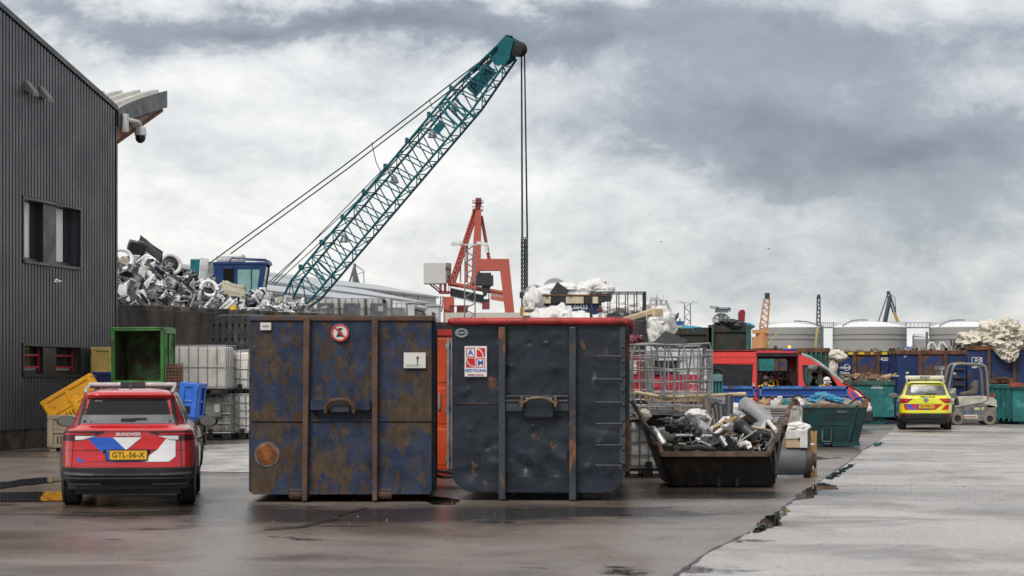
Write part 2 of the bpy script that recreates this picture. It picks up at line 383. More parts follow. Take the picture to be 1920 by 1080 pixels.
def bbox(mb, t0, t1, d0, d1, z0, z1, m=0): mb.box(bw((t0+t1)/2, (d0+d1)/2, (z0+z1)/2), (t1-t0, d1-d0, z1-z0), m, BR)
WIN = [(-6.27,-2.62,4.68,6.2), (-6.27,-2.62,1.86,2.56)]
ztop = lambda t: 9.12-.2*t
wl = MB()
wl.plate([(-13,.5),(0,.5),(0,ztop(0)),(-13,ztop(-13))], [[(a,c),(b,c),(b,d),(a,d)] for a,b,c,d in WIN], lambda u,v,w: bw(u, -w, v), .3)
t = -13+.05
while t < -.05:
    spans = [(.5, ztop(t))]
    for a,b,c,d in WIN:
        if a-.06 < t < b+.06:
            spans = [s for s0 in spans for s in ((s0[0], c-.07), (d+.07, s0[1])) if s[1] > s[0]] if True else spans
    if len(spans) > 1: spans = sorted(set((max(a,.5), b) for a, b in [(.5, 1.79), (2.63, 4.6), (6.28, ztop(t))]))
    for z0, z1 in spans:
        h = .075; w = .056
        vs = [bw(t+x, y, z) for z in (z0, z1) for x, y in ((-w-.02,.001),(-w,h),(w,h),(w+.02,.001))]
        wl.add(vs, [(0,1,5,4),(1,2,6,5),(2,3,7,6),(4,5,6,7),(0,3,2,1)])
    t += .19
wl.build('wall', clad, bld)
pl = MB(); bbox(pl, -13, .05, -.3, .02, 0, .5); pl.build('plinth', conc, bld)
bk = MB()                                                       # the sides turned away from the yard
vs = [bw(-.001,-.3,0), bw(-.001,-14,0), bw(-.001,-14,ztop(0)), bw(-.001,-.3,ztop(0))]; bk.add(vs, [(0,1,2,3)])
vs = [bw(-13,-.3,0), bw(-13,-14,0), bw(-13,-14,ztop(-13)), bw(-13,-.3,ztop(-13))]; bk.add(vs, [(0,1,2,3)])
vs = [bw(0,-14,0), bw(-13,-14,0), bw(-13,-14,ztop(-13)), bw(0,-14,ztop(0))]; bk.add(vs, [(0,1,2,3)])
bk.build('rear_wall', clad, bld)
rf = MB(); rf.plate([(-13.2,ztop(-13.2)+.02),(0,ztop(0)+.02),(0,ztop(0)+.16),(-13.2,ztop(-13.2)+.16)], (), lambda u,v,w: bw(u, .12-w, v), 14.1)
rf.build('roof', trim_m, bld)
cn = MB(); bbox(cn, -.09, .03, .0, .09, .5, ztop(0)); cn.build('corner_trim', trim_m, bld)
frame_m = M('window_frame', (.04,.042,.046), .4, .3, var=.08)
for (a,b,c,d), lower in zip(WIN, (0,1)):
    f = MB(); e = .07
    bbox(f, a-e, b+e, -.02, .085, d, d+e); bbox(f, a-e, b+e, -.02, .12, c-e, c); bbox(f, a-e, a, -.02, .08, c, d); bbox(f, b, b+e, -.02, .08, c, d)
    mid = (a+b)/2; bbox(f, mid-.42, mid+.42, -.25, -.02, c, d); bbox(f, a, b, -.29, -.26, c, d)
    bbox(f, a, a+.05, -.24, -.16, c, d); bbox(f, a, b, -.24, -.14, c, c+.09)
    w = f.build('window', frame_m, bld)
    for x0, x1 in ((a+.05, mid-.42), (mid+.42, b-.02)):
        q = MB(); bbox(q, x0, x1, -.22, -.205, c+.09, d-.01); pn = q.build('pane', glass_m, bld); sub(pn, w)
        if not lower:
            q = MB(); bbox(q, x0+.04, x0+(x1-x0)*.62, -.204, -.20, c+.12, d-.02); sub(q.build('blind', blind_m, bld), w)
        else:
            q = MB()
            for zz in (c+.18, c+.48): bbox(q, x0, x1, -.15, -.11, zz-.025, zz+.025)
            bbox(q, x1-.09, x1-.04, -.16, -.105, c+.05, d-.05); sub(q.build('security_bar', red_bar, bld), w)
            q = MB(); bbox(q, x0+.03, x1-.03, -.204, -.19, c+.10, c+.16); sub(q.build('blind', blind_m, bld), w)
for tt, zz in ((-6.05, 8.93), (-5.15, 8.90)):
    q = MB(); q.plate([(0,-.02),(.26,-.16),(.26,-.06),(0,.26)], (), lambda u,v,w: bw(tt-.17+w, u+.04, zz+v), .34); q.build('vent_cowl', M('cowl', (.16,.155,.15), .5, var=.1) if tt < -6 else bpy.data.materials['cowl'], bld)
# upturned eave beyond the corner
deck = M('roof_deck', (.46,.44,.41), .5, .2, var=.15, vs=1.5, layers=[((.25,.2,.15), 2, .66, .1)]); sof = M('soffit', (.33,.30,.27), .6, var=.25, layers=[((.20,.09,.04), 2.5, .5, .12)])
EL = 3.95; ez = lambda t: 9.12+1.03*(t/EL)**.85
ev = MB()
for i in range(8):
    t0, t1 = EL*i/8, EL*(i+1)/8; vs = [bw(t0,.1,ez(t0)+.02), bw(t1,.1,ez(t1)+.02), bw(t1,-9,ez(t1)+.02), bw(t0,-9,ez(t0)+.02)]; ev.add(vs, [(0,1,2,3)])
for k in range(16):
    d = -.25-k*.56
    for i in range(6):
        t0, t1 = EL*i/6, EL*(i+1)/6
        vs = [bw(tt, d+x, ez(tt)+.02+h) for tt in (t0,t1) for x, h in ((.13,0),(.08,.1),(-.08,.1),(-.13,0))]
        ev.add(vs, [(0,1,5,4),(1,2,6,5),(2,3,7,6),(4,5,6,7)])
e1 = ev.build('eave', deck, bld)
q = MB(); n = 8
vs = [bw(EL*i/n, dd, ez(EL*i/n)+zz) for dd in (.12, .06) for zz in (.07, -.42) for i in range(n+1)]; k = n+1
q.add(vs, [(i,i+1,k+i+1,k+i) for i in range(n)]+[(2*k+i,2*k+i+1,3*k+i+1,3*k+i) for i in range(n)]+[(k+i,k+i+1,3*k+i+1,3*k+i) for i in range(n)]+[(i,i+1,2*k+i+1,2*k+i) for i in range(n)]+[(n,k+n,3*k+n,2*k+n)])
sub(q.build('fascia', trim_m, bld), e1)
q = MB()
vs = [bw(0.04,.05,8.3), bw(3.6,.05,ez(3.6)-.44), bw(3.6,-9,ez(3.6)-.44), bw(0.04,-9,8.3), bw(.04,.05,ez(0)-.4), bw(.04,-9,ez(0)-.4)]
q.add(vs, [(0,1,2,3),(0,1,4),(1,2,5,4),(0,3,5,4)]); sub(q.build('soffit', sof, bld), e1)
q = MB(); q.tube([bw(.04,.07,8.28), bw(3.62,.07,ez(3.6)-.47)], .05, 6); sub(q.build('brace', m_['rust'], bld), e1)
cc = thing('security_camera', 'white dome security camera on a bracket under the upturned eave', 'camera', BC+bw(.35,.2,8.85))
q = MB(); q.box((0,0,0), (.16,.12,.5), 0, BR); q.tube([(0,-.05,.1), BU*.35+Vector((0,0,.12)), BU*.95+Vector((0,0,.14)), BU*1.12+Vector((0,0,.08)), BU*1.15+Vector((0,0,-.02))], .06, 8); q.build('bracket', m_['white_paint'], cc)
hd = BU*1.15
q = MB(); q.lathe([(.02,.06),(.14,.02),(.17,-.08),(.17,-.22)], hd, 16); q.build('housing', m_['white_paint'], cc)
q = MB(); q.lathe([(.15,-.2),(.15,-.30),(.12,-.38),(.06,-.43),(0,-.44)], hd, 16); q.build('dome', m_['dark_glass'], cc)
# ------------------------------------------------------------ concrete retaining wall, fill behind it
wall_m = M('mossy_concrete', (.085,.072,.058), .85, var=.4, vs=1.3, bump=.4, bs=14, layers=[((.02,.018,.016), .7, .52, .16, (1,1,.35)), ((.12,.10,.03), 1.6, .66, .05), ((.17,.15,.13), 2.2, .68, .06)])
WA = Vector((-13.6, 67, 0)); WB = Vector((-3.0, 86, 0)); wd = (WB-WA).normalized(); wn = Vector((wd.y, -wd.x, 0)); WH = 4.0
WR = Matrix((wd, wn, Vector((0,0,1)))).transposed(); wlen = (WB-WA).length
rw = thing('retaining_wall', 'dark mossy concrete wall holding back the scrap heap behind the white tanks', 'wall', WA)
k = 0; x = 0.; rr = random.Random(3)
while x < wlen:
    l = 2.4; q = MB(); q.box(wd*(x+l/2)+Vector((0,0,WH/2-.0))-wn*.3, (l-.03, .6, WH), 0, WR); q.build('panel', wall_m, rw, bevel=.02); x += l; k += 1
q = MB()
for i in range(int(wlen/.9)): q.box(wd*(.5+i*.9)-wn*.25+Vector((0,0,WH+.07)), (.42,.4,.14), 0, WR)
q.build('coping', wall_m, rw, bevel=.02)
# ------------------------------------------------------------ scrap heap behind the wall
fill_m = M('scrap_fines', (.09,.09,.094), .7, var=.6, vs=7, bump=.6, bs=9, layers=[((.02,.02,.022), 4, .50, .05), ((.5,.5,.48), 5, .62, .03)])
HX = [(150,500),(213,504),(245,492),(272,494),(300,508),(340,524),(400,544),(450,560),(500,572),(540,582),(600,592)]
def heap_z(px):
    for (a, b), (c, d) in zip(HX[:-1], HX[1:]):
        if px <= c: return b+(d-b)*(px-a)/(c-a)
    return 590
def heap_pt(u, v):                                           # u along the picture, v from the wall back to the crest and down again
    px = 120+500*u; base = WA+wd*(wlen*max(0,min(1,(px-190)/560))); Yw = base.y
    Y0 = Yw+.7; Yc = Y0+7; zc = PZ(heap_z(px), Yc)+.25
    if v < .6: k = v/.6; Y = Y0+7*k; z = WH-.25+(zc-WH+.25)*(k**.75)
    else: k = (v-.6)/.4; Y = Yc+9*k; z = zc*(1-k)
    X = PX(px, Y)
    return Vector((X, Y, z+.25*noise.noise(Vector((X*1.3, Y*1.3, 2)))+.12*noise.noise(Vector((X*4, Y*4, 5)))))
q = MB(); q.grid(heap_pt, 90, 40); hp = struct(q.build('scrap_mound', fill_m), 'stuff'); tag(hp, 'mound of fine mixed scrap behind the concrete wall', 'scrap')
sc_w = M('scrap_white', (.62,.62,.63), .45, var=.2, rnd=.25, layers=[((.12,.11,.10), 4, .66, .06)]); sc_k = M('scrap_black', (.02,.02,.023), .45, var=.4, rnd=.5)
sc_g = M('scrap_grey', (.22,.225,.235), .5, .2, var=.3, rnd=.4); sc_b = M('scrap_beige', (.47,.42,.33), .6, var=.25, rnd=.2, layers=[((.16,.08,.03), 4, .66, .07)])
def piece_arc(r=.45, w=.07, a=220, m=sc_w):
    q = MB(); q.tube([(r*math.cos(R(a*i/22)), r*math.sin(R(a*i/22)), .04*math.sin(i)) for i in range(23)], w, 8); return q.build('bent_trim', m)
def piece_panel(w, h, b, m, nm='scrap_sheet'):
    q = MB(); q.grid(lambda u, v: Vector(((u-.5)*w, (v-.5)*h, b*math.sin(3*u+2*v)*.5+b*.5*noise.noise(Vector((u*3,v*3,w))))), 8, 6)
    o = q.build(nm, m); s = o.modifiers.new('s', 'SOLIDIFY'); s.thickness = .03; return o
def piece_box(a, b, c, m, nm='machine_casing'):
    q = MB(); q.box((0,0,0), (a,b,c)); q.box((a*.2,0,c*.5), (a*.4,b*.8,c*.16)); q.box((-a*.5,0,0), (a*.1,b*.6,c*.7)); return q.build(nm, m, bevel=.03)
def piece_tyre(m=m_['rubber'], r=.42):
    q = MB(); q.lathe([(r*.62,-.1),(r*.9,-.12),(r,-.06),(r,.06),(r*.9,.12),(r*.62,.1),(r*.62,-.1)], n=26); o = q.build('tyre_ring', m)
    return o
def piece_pipe(l=1.2, r=.05, m=sc_g):
    q = MB(); q.tube([(-l/2,0,0),(-l*.1,.05,.03),(l/2,.0,-.04)], r, 8); return q.build('scrap_pipe', m)
kinds = [(lambda: piece_arc(.34,.06,200), 'curved white bumper moulding', 6), (lambda: piece_arc(.5,.06,330), 'white ring shaped moulding', 2),
         (lambda: piece_panel(.8,.5,.25,sc_w), 'bent white sheet', 75), (lambda: piece_panel(1.1,.28,.2,sc_w), 'long narrow white strip', 60), (lambda: piece_panel(.6,.5,.3,sc_g), 'crumpled grey sheet', 50),
         (lambda: piece_panel(.55,.45,.3,sc_k), 'crumpled black sheet', 75), (lambda: piece_box(.5,.4,.35,sc_k), 'black machine casing', 30), (lambda: piece_box(.55,.45,.3,sc_b), 'beige appliance casing', 6),
         (lambda: piece_tyre(), 'worn black tyre', 4), (lambda: piece_pipe(), 'bent grey pipe', 30), (lambda: piece_pipe(.9,.06,sc_w), 'short white pipe', 16), (lambda: piece_panel(.5,.4,.2,sc_b), 'beige plastic sheet', 10)]
rr = random.Random(11)
def drop(o, px, v, lift, rot):
    p = heap_pt((px-120)/500, v); o.location = (p.x, p.y, p.z+lift); o.rotation_euler = rot
for f, lab, cnt in kinds:
    src = f()
    for i in range(cnt):
        o = src if i == 0 else dup(src, (0,0,0))
        px = 205+365*rr.random()**.9; v = rr.uniform(.02,.66)
        tag(o, lab+' lying in the scrap heap behind the wall', 'scrap', lab+' pieces in the scrap heap')
        drop(o, px, v, .07, (rr.uniform(-1.3,1.3), rr.uniform(-1.2,1.2), rr.uniform(0,6.28))); s = rr.uniform(.35,.85); o.scale = (s*rr.uniform(.8,1.3),s,s)
# the pieces that stand out
o = tag(piece_box(.6,.4,.5,sc_k), 'black ribbed machine casing lying on the peak of the scrap heap', 'machine'); drop(o, 256, .6, .25, (.3,.2,.4))
o = tag(piece_panel(1.1,.6,.1,sc_k), 'tilted black sheet propped on the peak of the scrap heap', 'sheet'); drop(o, 282, .6, .35, (1.0,.5,.6))
o = tag(piece_panel(.32,1.7,.1,sc_w), 'upright narrow white panel standing in the scrap heap under the teal winch', 'panel'); drop(o, 380, .45, .3, (1.45,.08,.1))
for px, v, nm, lab, r_, ro in [(320,.52,'wheel_ring','white walled wheel standing near the top of the scrap heap',.36,(1.25,.2,.3)),
                            (392,.30,'tyre_ring','black tyre beside the upright white panel in the heap',.3,(1.1,.4,.2)), (228,.45,'scrap_ring','white hoop next to the building corner in the heap',.36,(1.3,-.3,.4))]:
    q = MB(); q.tube([(r_*math.cos(i*.2618), r_*math.sin(i*.2618), 0) for i in range(24)], .07, 10, closed=True); o = q.build(nm, sc_w if 'white' in lab else m_['rubber'])
    if nm == 'wheel_ring' and 'white' in lab:
        q = MB(); q.lathe([(0,.03),(.12,.05),(.25,.02),(.31,-.04)], n=20); q.build('hub', sc_k, o)
    tag(o, lab, 'wheel' if 'wheel' in lab else 'tyre' if 'tyre' in lab else 'ring'); drop(o, px, v, .3, ro)
o = tag(piece_panel(.9,.8,.3,sc_b), 'dented beige appliance door low in the scrap heap', 'appliance door'); drop(o, 438, .28, .3, (1.2,.1,.15))
o = tag(piece_panel(.3,.3,.1,M('scrap_yellow', (.7,.42,.02), .5)), 'small bright yellow sheet on the wall side of the heap', 'sheet'); drop(o, 435, .05, .2, (1.1,.3,0))
o = tag(piece_box(.35,.3,.2,M('scrap_blue', (.02,.12,.45), .5)), 'small blue box in the scrap heap near the cab', 'box'); drop(o, 476, .25, .2, (.3,.2,.5))
# ------------------------------------------------------------ lattice crane
teal = M('crane_teal', (.005,.115,.145), .42, .1, var=.25, vs=1.2, layers=[((.02,.05,.055), 3, .64, .08)]); teal_d = M('crane_teal_dark', (.004,.075,.10), .5, var=.2)
cab_b = M('cab_blue', (.006,.032,.125), .4, var=.15); cab_g = M('cab_glass', (.22,.38,.36), .08, var=.15)
Y0 = 100.; cr = thing('crane', 'tall teal lattice boom crane with blue cab rising behind the scrap heap', 'crane', (PX(470,Y0), Y0, 0))
foot = P(533, 592, Y0); head = P(966, 80, Y0-5); ax = (head-foot).normalized(); BL = (head-foot).length
side = Vector((.25, 1, 0)).normalized(); side = (side-ax*side.dot(ax)).normalized(); upv = side.cross(ax).normalized()
if upv.z < 0: upv = -upv
bw_, bh = .60, .66                                    # half width across, half depth
def bp(s, a, b):                                       # station along the boom 0..1, across, up
    k = min(1, .35+s/.10*.65) if s < .10 else (1 if s < .80 else 1-(s-.80)/.20*.50)
    kk = 1 if s < .80 else 1-(s-.80)/.20*.15
    return foot+ax*BL*s+side*a*bw_*kk+upv*b*bh*k
q = MB(); NS = 19; st = [.0]+[.10+.84*i/(NS-1) for i in range(NS)]
boom = None
for a in (-1,1):
    for b in (-1,1):
        c = MB(); c.tube([bp(s,a,b) for s in (0,.05,.10,.3,.55,.80,.9,.965)], .058, 8)
        o = c.build('chord', teal if a < 0 else teal_d, cr, w=True)
for i in range(len(st)-1):
    s0, s1 = st[i], st[i+1]; sm = (s0+s1)/2
    for a in (-1,1):                                   # two side faces: W lacing
        q.tube([bp(s0,a,1), bp(sm,a,-1)], .03, 5); q.tube([bp(sm,a,-1), bp(s1,a,1)], .03, 5)
    for b in (-1,1):                                   # top and bottom faces
        q.tube([bp(s0,-1,b), bp(s1,1,b)] if i % 2 else [bp(s0,1,b), bp(s1,-1,b)], .026, 5); q.tube([bp(s1,-1,b), bp(s1,1,b)], .03, 5)
for s in (.17,.74,.77):
    for a in (-1,1): q.tube([bp(s,a,1), bp(s,a,-1)], .06, 6)
q.build('lacing', teal, cr, w=True)
q = MB()
for i in range(2, 18, 2):
    q = MB(); p = bp(st[i],-1,1); q.box(p+upv*.09, (.16,.14,.22)); q.bar(p, bp(st[i],1,1), .12, .06); q.build('roller_bracket', teal_d, cr, w=True)
q = MB(); HM = Matrix((ax, side, upv)).transposed()
for a in (-1,1):
    q.plate([(.0,-.34),(.3,-.38),(1.05,.0),(.95,.38),(.1,.42),(-.3,.36),(-.3,-.2)], (), lambda u,v,w: bp(.945,0,0)+ax*u+upv*v+side*(a*.40+w-.04), .08)
q.plate([(.0,.42),(1.0,.38),(1.0,.45),(.0,.49)], (), lambda u,v,w: bp(.945,0,0)+ax*u+upv*v+side*(w-.4), .8)
q.build('boom_head', teal, cr, w=True)
shc = bp(.945,0,0)+ax*.80-upv*.28
q = MB()
for a in (-.3,-.1,.1,.3): q.lathe([(0,-.06),(.29,-.06),(.34,-.05),(.30,0),(.34,.05),(.29,.06),(0,.06)], shc+side*a, 24, 0, Matrix((ax, upv, side)).transposed())
q.build('sheave', m_['black_plastic'], cr, w=True)
q = MB()
q.box(bp(.865,0,.12), (1.45,.06,.62), 0, Matrix((ax, side, upv)).transposed()); sg = q.build('sign_board', teal, cr, w=True)
sgm = Matrix((ax, upv, ax.cross(upv))).transposed().to_euler()
tx = text('PLM', .62, bp(.865,0,.12)-side*.04, m_['ink'], cr, rot=sgm, w=True, th=.02, sx=1.1); tx.parent = sg
q = MB(); lp = MB()
for s in (.28,.5,.665,.76): lp.lathe([(.05,.2),(.12,.1),(.22,-.15),(.2,-.18),(0,-.16)], bp(s,.2,.35), 10); lp.tube([bp(s,.2,.35)+Vector((0,0,.2)), bp(s,.2,.95)], .03, 5); lp.build('work_lamp', m_['galv'], cr, w=True); lp = MB()
q.box(bp(.70,-.9,0), (.5,.1,.35), 0, HM); q.build('junction_box', teal, cr, w=True)
pA = P(378, 503, Y0+1)
for a, e0 in ((-1,(384,500)), (1,(391,506))):
    q = MB(); p0 = P(*e0, Y0+.6*a); p1 = bp(.93,a*.8,1.0); q.tube([p0, p0.lerp(p1,.5)-Vector((0,0,.12)), p1], .03, 6); q.build('pendant_line', m_['rope'], cr, w=True)
    q = MB(); q.tube([p1, p1-ax*.9-Vector((.1,0,.1))], [.1,.06], 6); q.build('socket', m_['dark_steel'], cr, w=True)
for k, s in enumerate((.42,.58,.30)):
    q = MB(); p0 = P(506+4*k, 528+3*k, Y0); p1 = bp(s,-.3,1.15); q.tube([p0, p1], .022, 5); q.tube([p1, bp(.93,-.3,1.15)], .018, 5); q.build('hoist_line', m_['rope'], cr, w=True)
for s, e in ((.735, .37), (.50, .55)):
    p1 = bp(s,-1,1.1); l0 = P(384,500,Y0-.6); l1 = bp(.93,-.8,1.0); k = .80 if s > .6 else .60; p0 = l0.lerp(l1, k)
    q = MB(); q.tube([p0, p0.lerp(p1,.5)-Vector((0,0,.25)), p1], .02, 5); q.build('tag_line', m_['rope'], cr, w=True)
q = MB(); q.box((PX(374,Y0)-cr.location.x, 0, PZ(504,Y0)), (.75,.8,.9)); q.box((PX(368,Y0)-cr.location.x, 0, PZ(520,Y0)-1), (.3,.6,3)); q.build('gantry_head', teal, cr, bevel=.05)
q = MB(); q.lathe([(0,-.1),(.38,-.1),(.42,0),(.38,.1),(0,.1)], (PX(390,Y0)-cr.location.x, -.3, PZ(507,Y0)), 20, 0, RXY); q.build('gantry_sheave', m_['galv'], cr)
# cab
cx0, cx1 = PX(405,Y0)-cr.location.x, PX(502,Y0)-cr.location.x; z1 = PZ(497,Y0); z0 = z1-2.2
q = MB(); prof = [(cx0,z0),(cx1-.35,z0),(cx1,z1-.25),(cx1,z1),(cx0,z1)]
w1 = [(cx0+.45,z0+.5),(cx0+.95,z0+.5),(cx0+.95,z1-.22),(cx0+.45,z1-.22)]; w2 = [(cx0+1.1,z0+.15),(cx1-.5,z0+.15),(cx1-.28,z1-.22),(cx0+1.1,z1-.22)]
for yy in (-.8,.74): q.plate(prof, (w1,w2), lambda u,v,w: Vector((u, yy+w, v)), .06)
q.bx(cx0,cx0+.06,-.74,.74,z0,z1); q.bx(cx0-.05,cx1+.12,-.84,.84,z1,z1+.1); q.bx(cx0,cx1-.4,-.74,.74,z0,z0+.08); q.bar((cx1-.15,-.74,z0+1.1),(cx1-.15,.74,z0+1.1),.08)
for yy in (-.77,.77): q.bar((cx1-.37,yy,z0),(cx1-.02,yy,z1),.09)
cab = q.build('cab', cab_b, cr)
q = MB()
for yy in (-.77,.77):
    q.plate(w1, (), lambda u,v,w: Vector((u, yy+w-.005, v)), .01, 1); q.plate(w2, (), lambda u,v,w: Vector((u, yy+w-.005, v)), .01)
q.plate([(-.72,.1),(.72,.1),(.72,1.0),(-.72,1.0)], (), lambda u,v,w: Vector((cx1-.36+.155*v, u, z0+v)), .01); q.plate([(-.72,1.15),(.72,1.15),(.72,2.1),(-.72,2.1)], (), lambda u,v,w: Vector((cx1-.36+.155*v, u, z0+v)), .01)
sub(q.build('window', [cab_g, m_['dark_glass']], cr), cab)
q = MB(); q.bar((cx0+1.75,-.77,z0+.15),(cx0+1.75,-.77,z1-.2),.05); q.build('window_post', cab_b, cr)
q = MB(); q.box((cx0+.7,0,z1+.3), (1.3,.9,.42)); q.build('air_conditioner', m_['white_paint'], cr, bevel=.12)

for yy in (-.7,.7): q = MB(); q.tube([(cx1-1.7,yy,z1+.1),(cx1-1.6,yy,z1+.3),(cx1,yy,z1+.22),(cx1+.1,yy,z1+.1)], .04, 6); q.build('roof_rail', cab_b, cr)
q = MB(); q.bx(cx0-1.2, cx1+1.4, -1.6, 1.6, 1.2, z0); q.bx(cx0-2, cx1+2.5, -2.2, -1.3, 0, 1.2); q.bx(cx0-2, cx1+2.5, 1.3, 2.2, 0, 1.2); q.build('crawler_base', teal_d, cr, bevel=.1)
q = MB(); q.bar(P(533,592,Y0)-Vector(cr.location), Vector((cx1+1.0,0,z0-1.5)), .5); q.build('boom_foot', teal_d, cr)
# hoist ropes, chains, hook
hx = PX(985,Y0-4); hy = Y0-4
q = MB()
for i, (dx, dy) in enumerate(((-.13,-.2),(-.08,.2),(.10,-.15),(.14,.2))): q.tube([(shc.x+.24+dx*.6, hy+dy, shc.z), (hx-.03+dx, hy+dy, PZ(447,hy))], .024, 5)
q.build('hoist_rope', m_['rope'], cr, w=True)
q = MB()
zt, zb = PZ(446,hy), PZ(546,hy)
for (dx, dy) in ((-.12,0),(.0,.14),(.1,-.05)):
    nl = 26
    for i in range(nl):
        c = Vector((hx-.03+dx, hy+dy, zt+(zb-zt)*(i+.5)/nl)); al = (i % 2)*math.pi/2
        u = Vector((math.cos(al+.6), math.sin(al+.6), 0))
        q.tube([c+u*.055*math.cos(t*math.pi/4)+Vector((0,0,.075))*math.sin(t*math.pi/4) for t in range(8)], .022, 5, closed=True)
q.build('chain', m_['dark_steel'], cr, w=True)
q = MB(); c = Vector((hx-.05, hy, PZ(553,hy))); q.box(c, (.42,.3,.3)); q.box(c+Vector((0,0,-.35)), (.28,.26,.5)); q.build('hook_block', m_['dark_steel'], cr, w=True, bevel=.05)
q = MB(); q.box(c+Vector((-.02,0,-.75)), (.34,.3,.4)); q.build('hook_swivel', M('hook_yellow', (.5,.22,.01), .5, layers=[(RUST,6,.55,.1)]), cr, w=True, bevel=.05)
q = MB(); q.tube([c+Vector((.17*math.sin(t*.5)-.02, 0, -1.25+.22*math.cos(t*.5))) for t in range(0,11)], .055, 8); q.build('hook', m_['dark_steel'], cr, w=True)
# ------------------------------------------------------------ the two big roll-off containers
RB = (.085,.055,.030,.045,.033,.024)
blue_rust = M('blue_rusted_paint', (.017,.028,.058), .5, var=.45, vs=3.2, bump=.2, bs=30, spec=.35, layers=[((.03,.11,.24), .8, .715, .015, (1,1,.9), .5), (RB, 1.7, .565, .04, (1.2,1,.7), .8), (RB, 6, .575, .035, (1.2,1,.6), .8), ((.075,.038,.021,.045,.028,.02), 7, .585, .05, (1.3,1,.5), .85), ((.012,.022,.085), 1.1, .655, .012, (1,1,1.4), .5), ((.01,.01,.012), 9, .68, .04, (1,1,.6), .7)])
beam_rust = M('rusted_beam', (.085,.045,.028), .75, var=.4, vs=3, bump=.3, layers=[((.035,.045,.075), 2, .60, .08, (1,1,.5), .6)])
slate = M('slate_paint', (.0125,.0185,.027), .33, var=.25, vs=2.5, bump=.15, bs=18, spec=.45, layers=[((.20,.075,.03,.10,.045,.02), 2.6, .655, .03, (1,1,.8), .8), ((.10,.12,.14), 3.5, .70, .05, (1,1,1), .5)])
slate_b = M('slate_beam', (.027,.033,.040), .5, var=.25, vs=3, bump=.2, layers=[((.20,.08,.03,.09,.04,.02), 3.5, .60, .06, (1,1,.5), .8)])
red_rim = M('red_rim', (.33,.022,.02), .5, var=.35, vs=4, bump=.2, layers=[((.10,.02,.018), 3, .58, .1), (RUST, 6, .66, .06)])
white_s = M('sticker_white', (.60,.59,.55), .5, var=.05); roller_m = m_['dark_steel']
def dents(x, z, seed, n, amp, rnd=random):
    r = random.Random(seed); d = 0
    for i in range(n):
        cx, cz, s, a = r.uniform(-1.25,1.25), r.uniform(.3,2.4), r.uniform(.03,.16), r.uniform(-1,1)
        d += a*amp*math.exp(-((x-cx)**2+((z-cz)*1.3)**2)/(s*s))
    return d
YC = 30.6
# blue, rusted
cb = thing('rolloff_container', 'rust eaten dark blue roll-off container with a no stepping sign', 'container', (PX(640,YC), YC, 0), R(1.75))
s = YC/F; wb = 338*s/2; zt, z0 = PZ(598,YC), PZ(924,YC)
def front(mb, w, za, zb, seed, n, amp, rc=0, bulge=0.):
    def fn(u, v):
        z = za+(zb-za)*v; ww = w
        if rc and z < za+rc: ww = w-rc+math.sqrt(max(0, rc*rc-(za+rc-z)**2))
        x = -ww+2*ww*u
        return Vector((x, -dents(x, z, seed, n, amp)*min(1, 6*u*(1-u)*1.5), z))
    mb.grid(fn, 70, 60)
q = MB(); front(q, wb, z0, zt, 5, 22, .02); 
L_ = 5.8
q.add([(-wb,0,z0),(-wb,L_,z0),(-wb,L_,zt),(-wb,0,zt)], [(0,1,2,3)]); q.add([(wb,0,z0),(wb,L_,z0),(wb,L_,zt),(wb,0,zt)], [(0,1,2,3)])
q.add([(-wb,0,z0),(wb,0,z0),(wb,L_,z0),(-wb,L_,z0)], [(0,1,2,3)]); q.add([(-wb,L_,z0),(wb,L_,z0),(wb,L_,zt),(-wb,L_,zt)], [(0,1,2,3)])
body = q.build('body', blue_rust, cb)
q = MB(); q.bx(-wb-.02,wb+.02,-.03,.08,zt-.03,zt+.05); q.bx(-wb-.03,-wb+.05,.08,L_,zt-.03,zt+.05); q.bx(wb-.05,wb+.05,.08,L_,zt-.03,zt+.05); q.build('rim', beam_rust, cb, bevel=.015)
q = MB()
for k in range(7): q.bx(wb,wb+.06,.35+k*.85,.47+k*.85,z0,zt-.04); q.bx(-wb-.06,-wb,.35+k*.85,.47+k*.85,z0,zt-.04)
q.bx(-wb,wb,-.022,-.0,1.16,1.185); q.bx(-wb+.02,wb-.02,-.03,.02,z0-.02,z0+.045)
q.build('side_rib', blue_rust, cb)
bx1, bx2 = (576-640)*s, (703-640)*s
for bx_ in (bx1, bx2):
    q = MB(); q.plate([(-.035,.02),(.035,.02),(.045,zt+.02),(-.045,zt+.02)], (), lambda u,v,w: Vector((bx_+u-(.03 if v < 1 and bx_ == bx1 else 0), .02-w, v)), .13); q.build('beam', beam_rust, cb, bevel=.012)
    q = MB(); q.lathe([(0,-.10),(.075,-.10),(.085,-.08),(.085,.08),(.075,.10),(0,.10)], (bx_+(-.16 if bx_ == bx1 else .14), .05, .12), 18, 0, Ry(R(90))); q.bx(bx_-.04,bx_+.04,.1,L_,.06,z0); q.build('roller', beam_rust, cb)
q = MB(); zh = PZ(760,YC)
q.plate([(bx1+.05,zh-.07),(bx2-.05,zh-.07),(bx2-.05,zh+.075),(bx1+.05,zh+.075)], (), lambda u,v,w: Vector((u,.0-w,v)), .14); q.build('lift_beam', blue_rust, cb, bevel=.03)
q = MB(); cxh = (bx1+bx2)/2-.01
q.tube([(cxh-.2,-.16,zh-.10),(cxh-.19,-.2,zh-.01),(cxh-.12,-.22,zh+.07),(cxh,-.23,zh+.085),(cxh+.12,-.22,zh+.07),(cxh+.19,-.2,zh-.01),(cxh+.2,-.16,zh-.10)], .026, 10); q.build('hook_bar', m_['rust'], cb)
q = MB(); q.bx(cxh-.13,cxh+.13,-.155,-.14,zh-.09,zh+.06); q.build('hook_recess', m_['dark_steel'], cb)
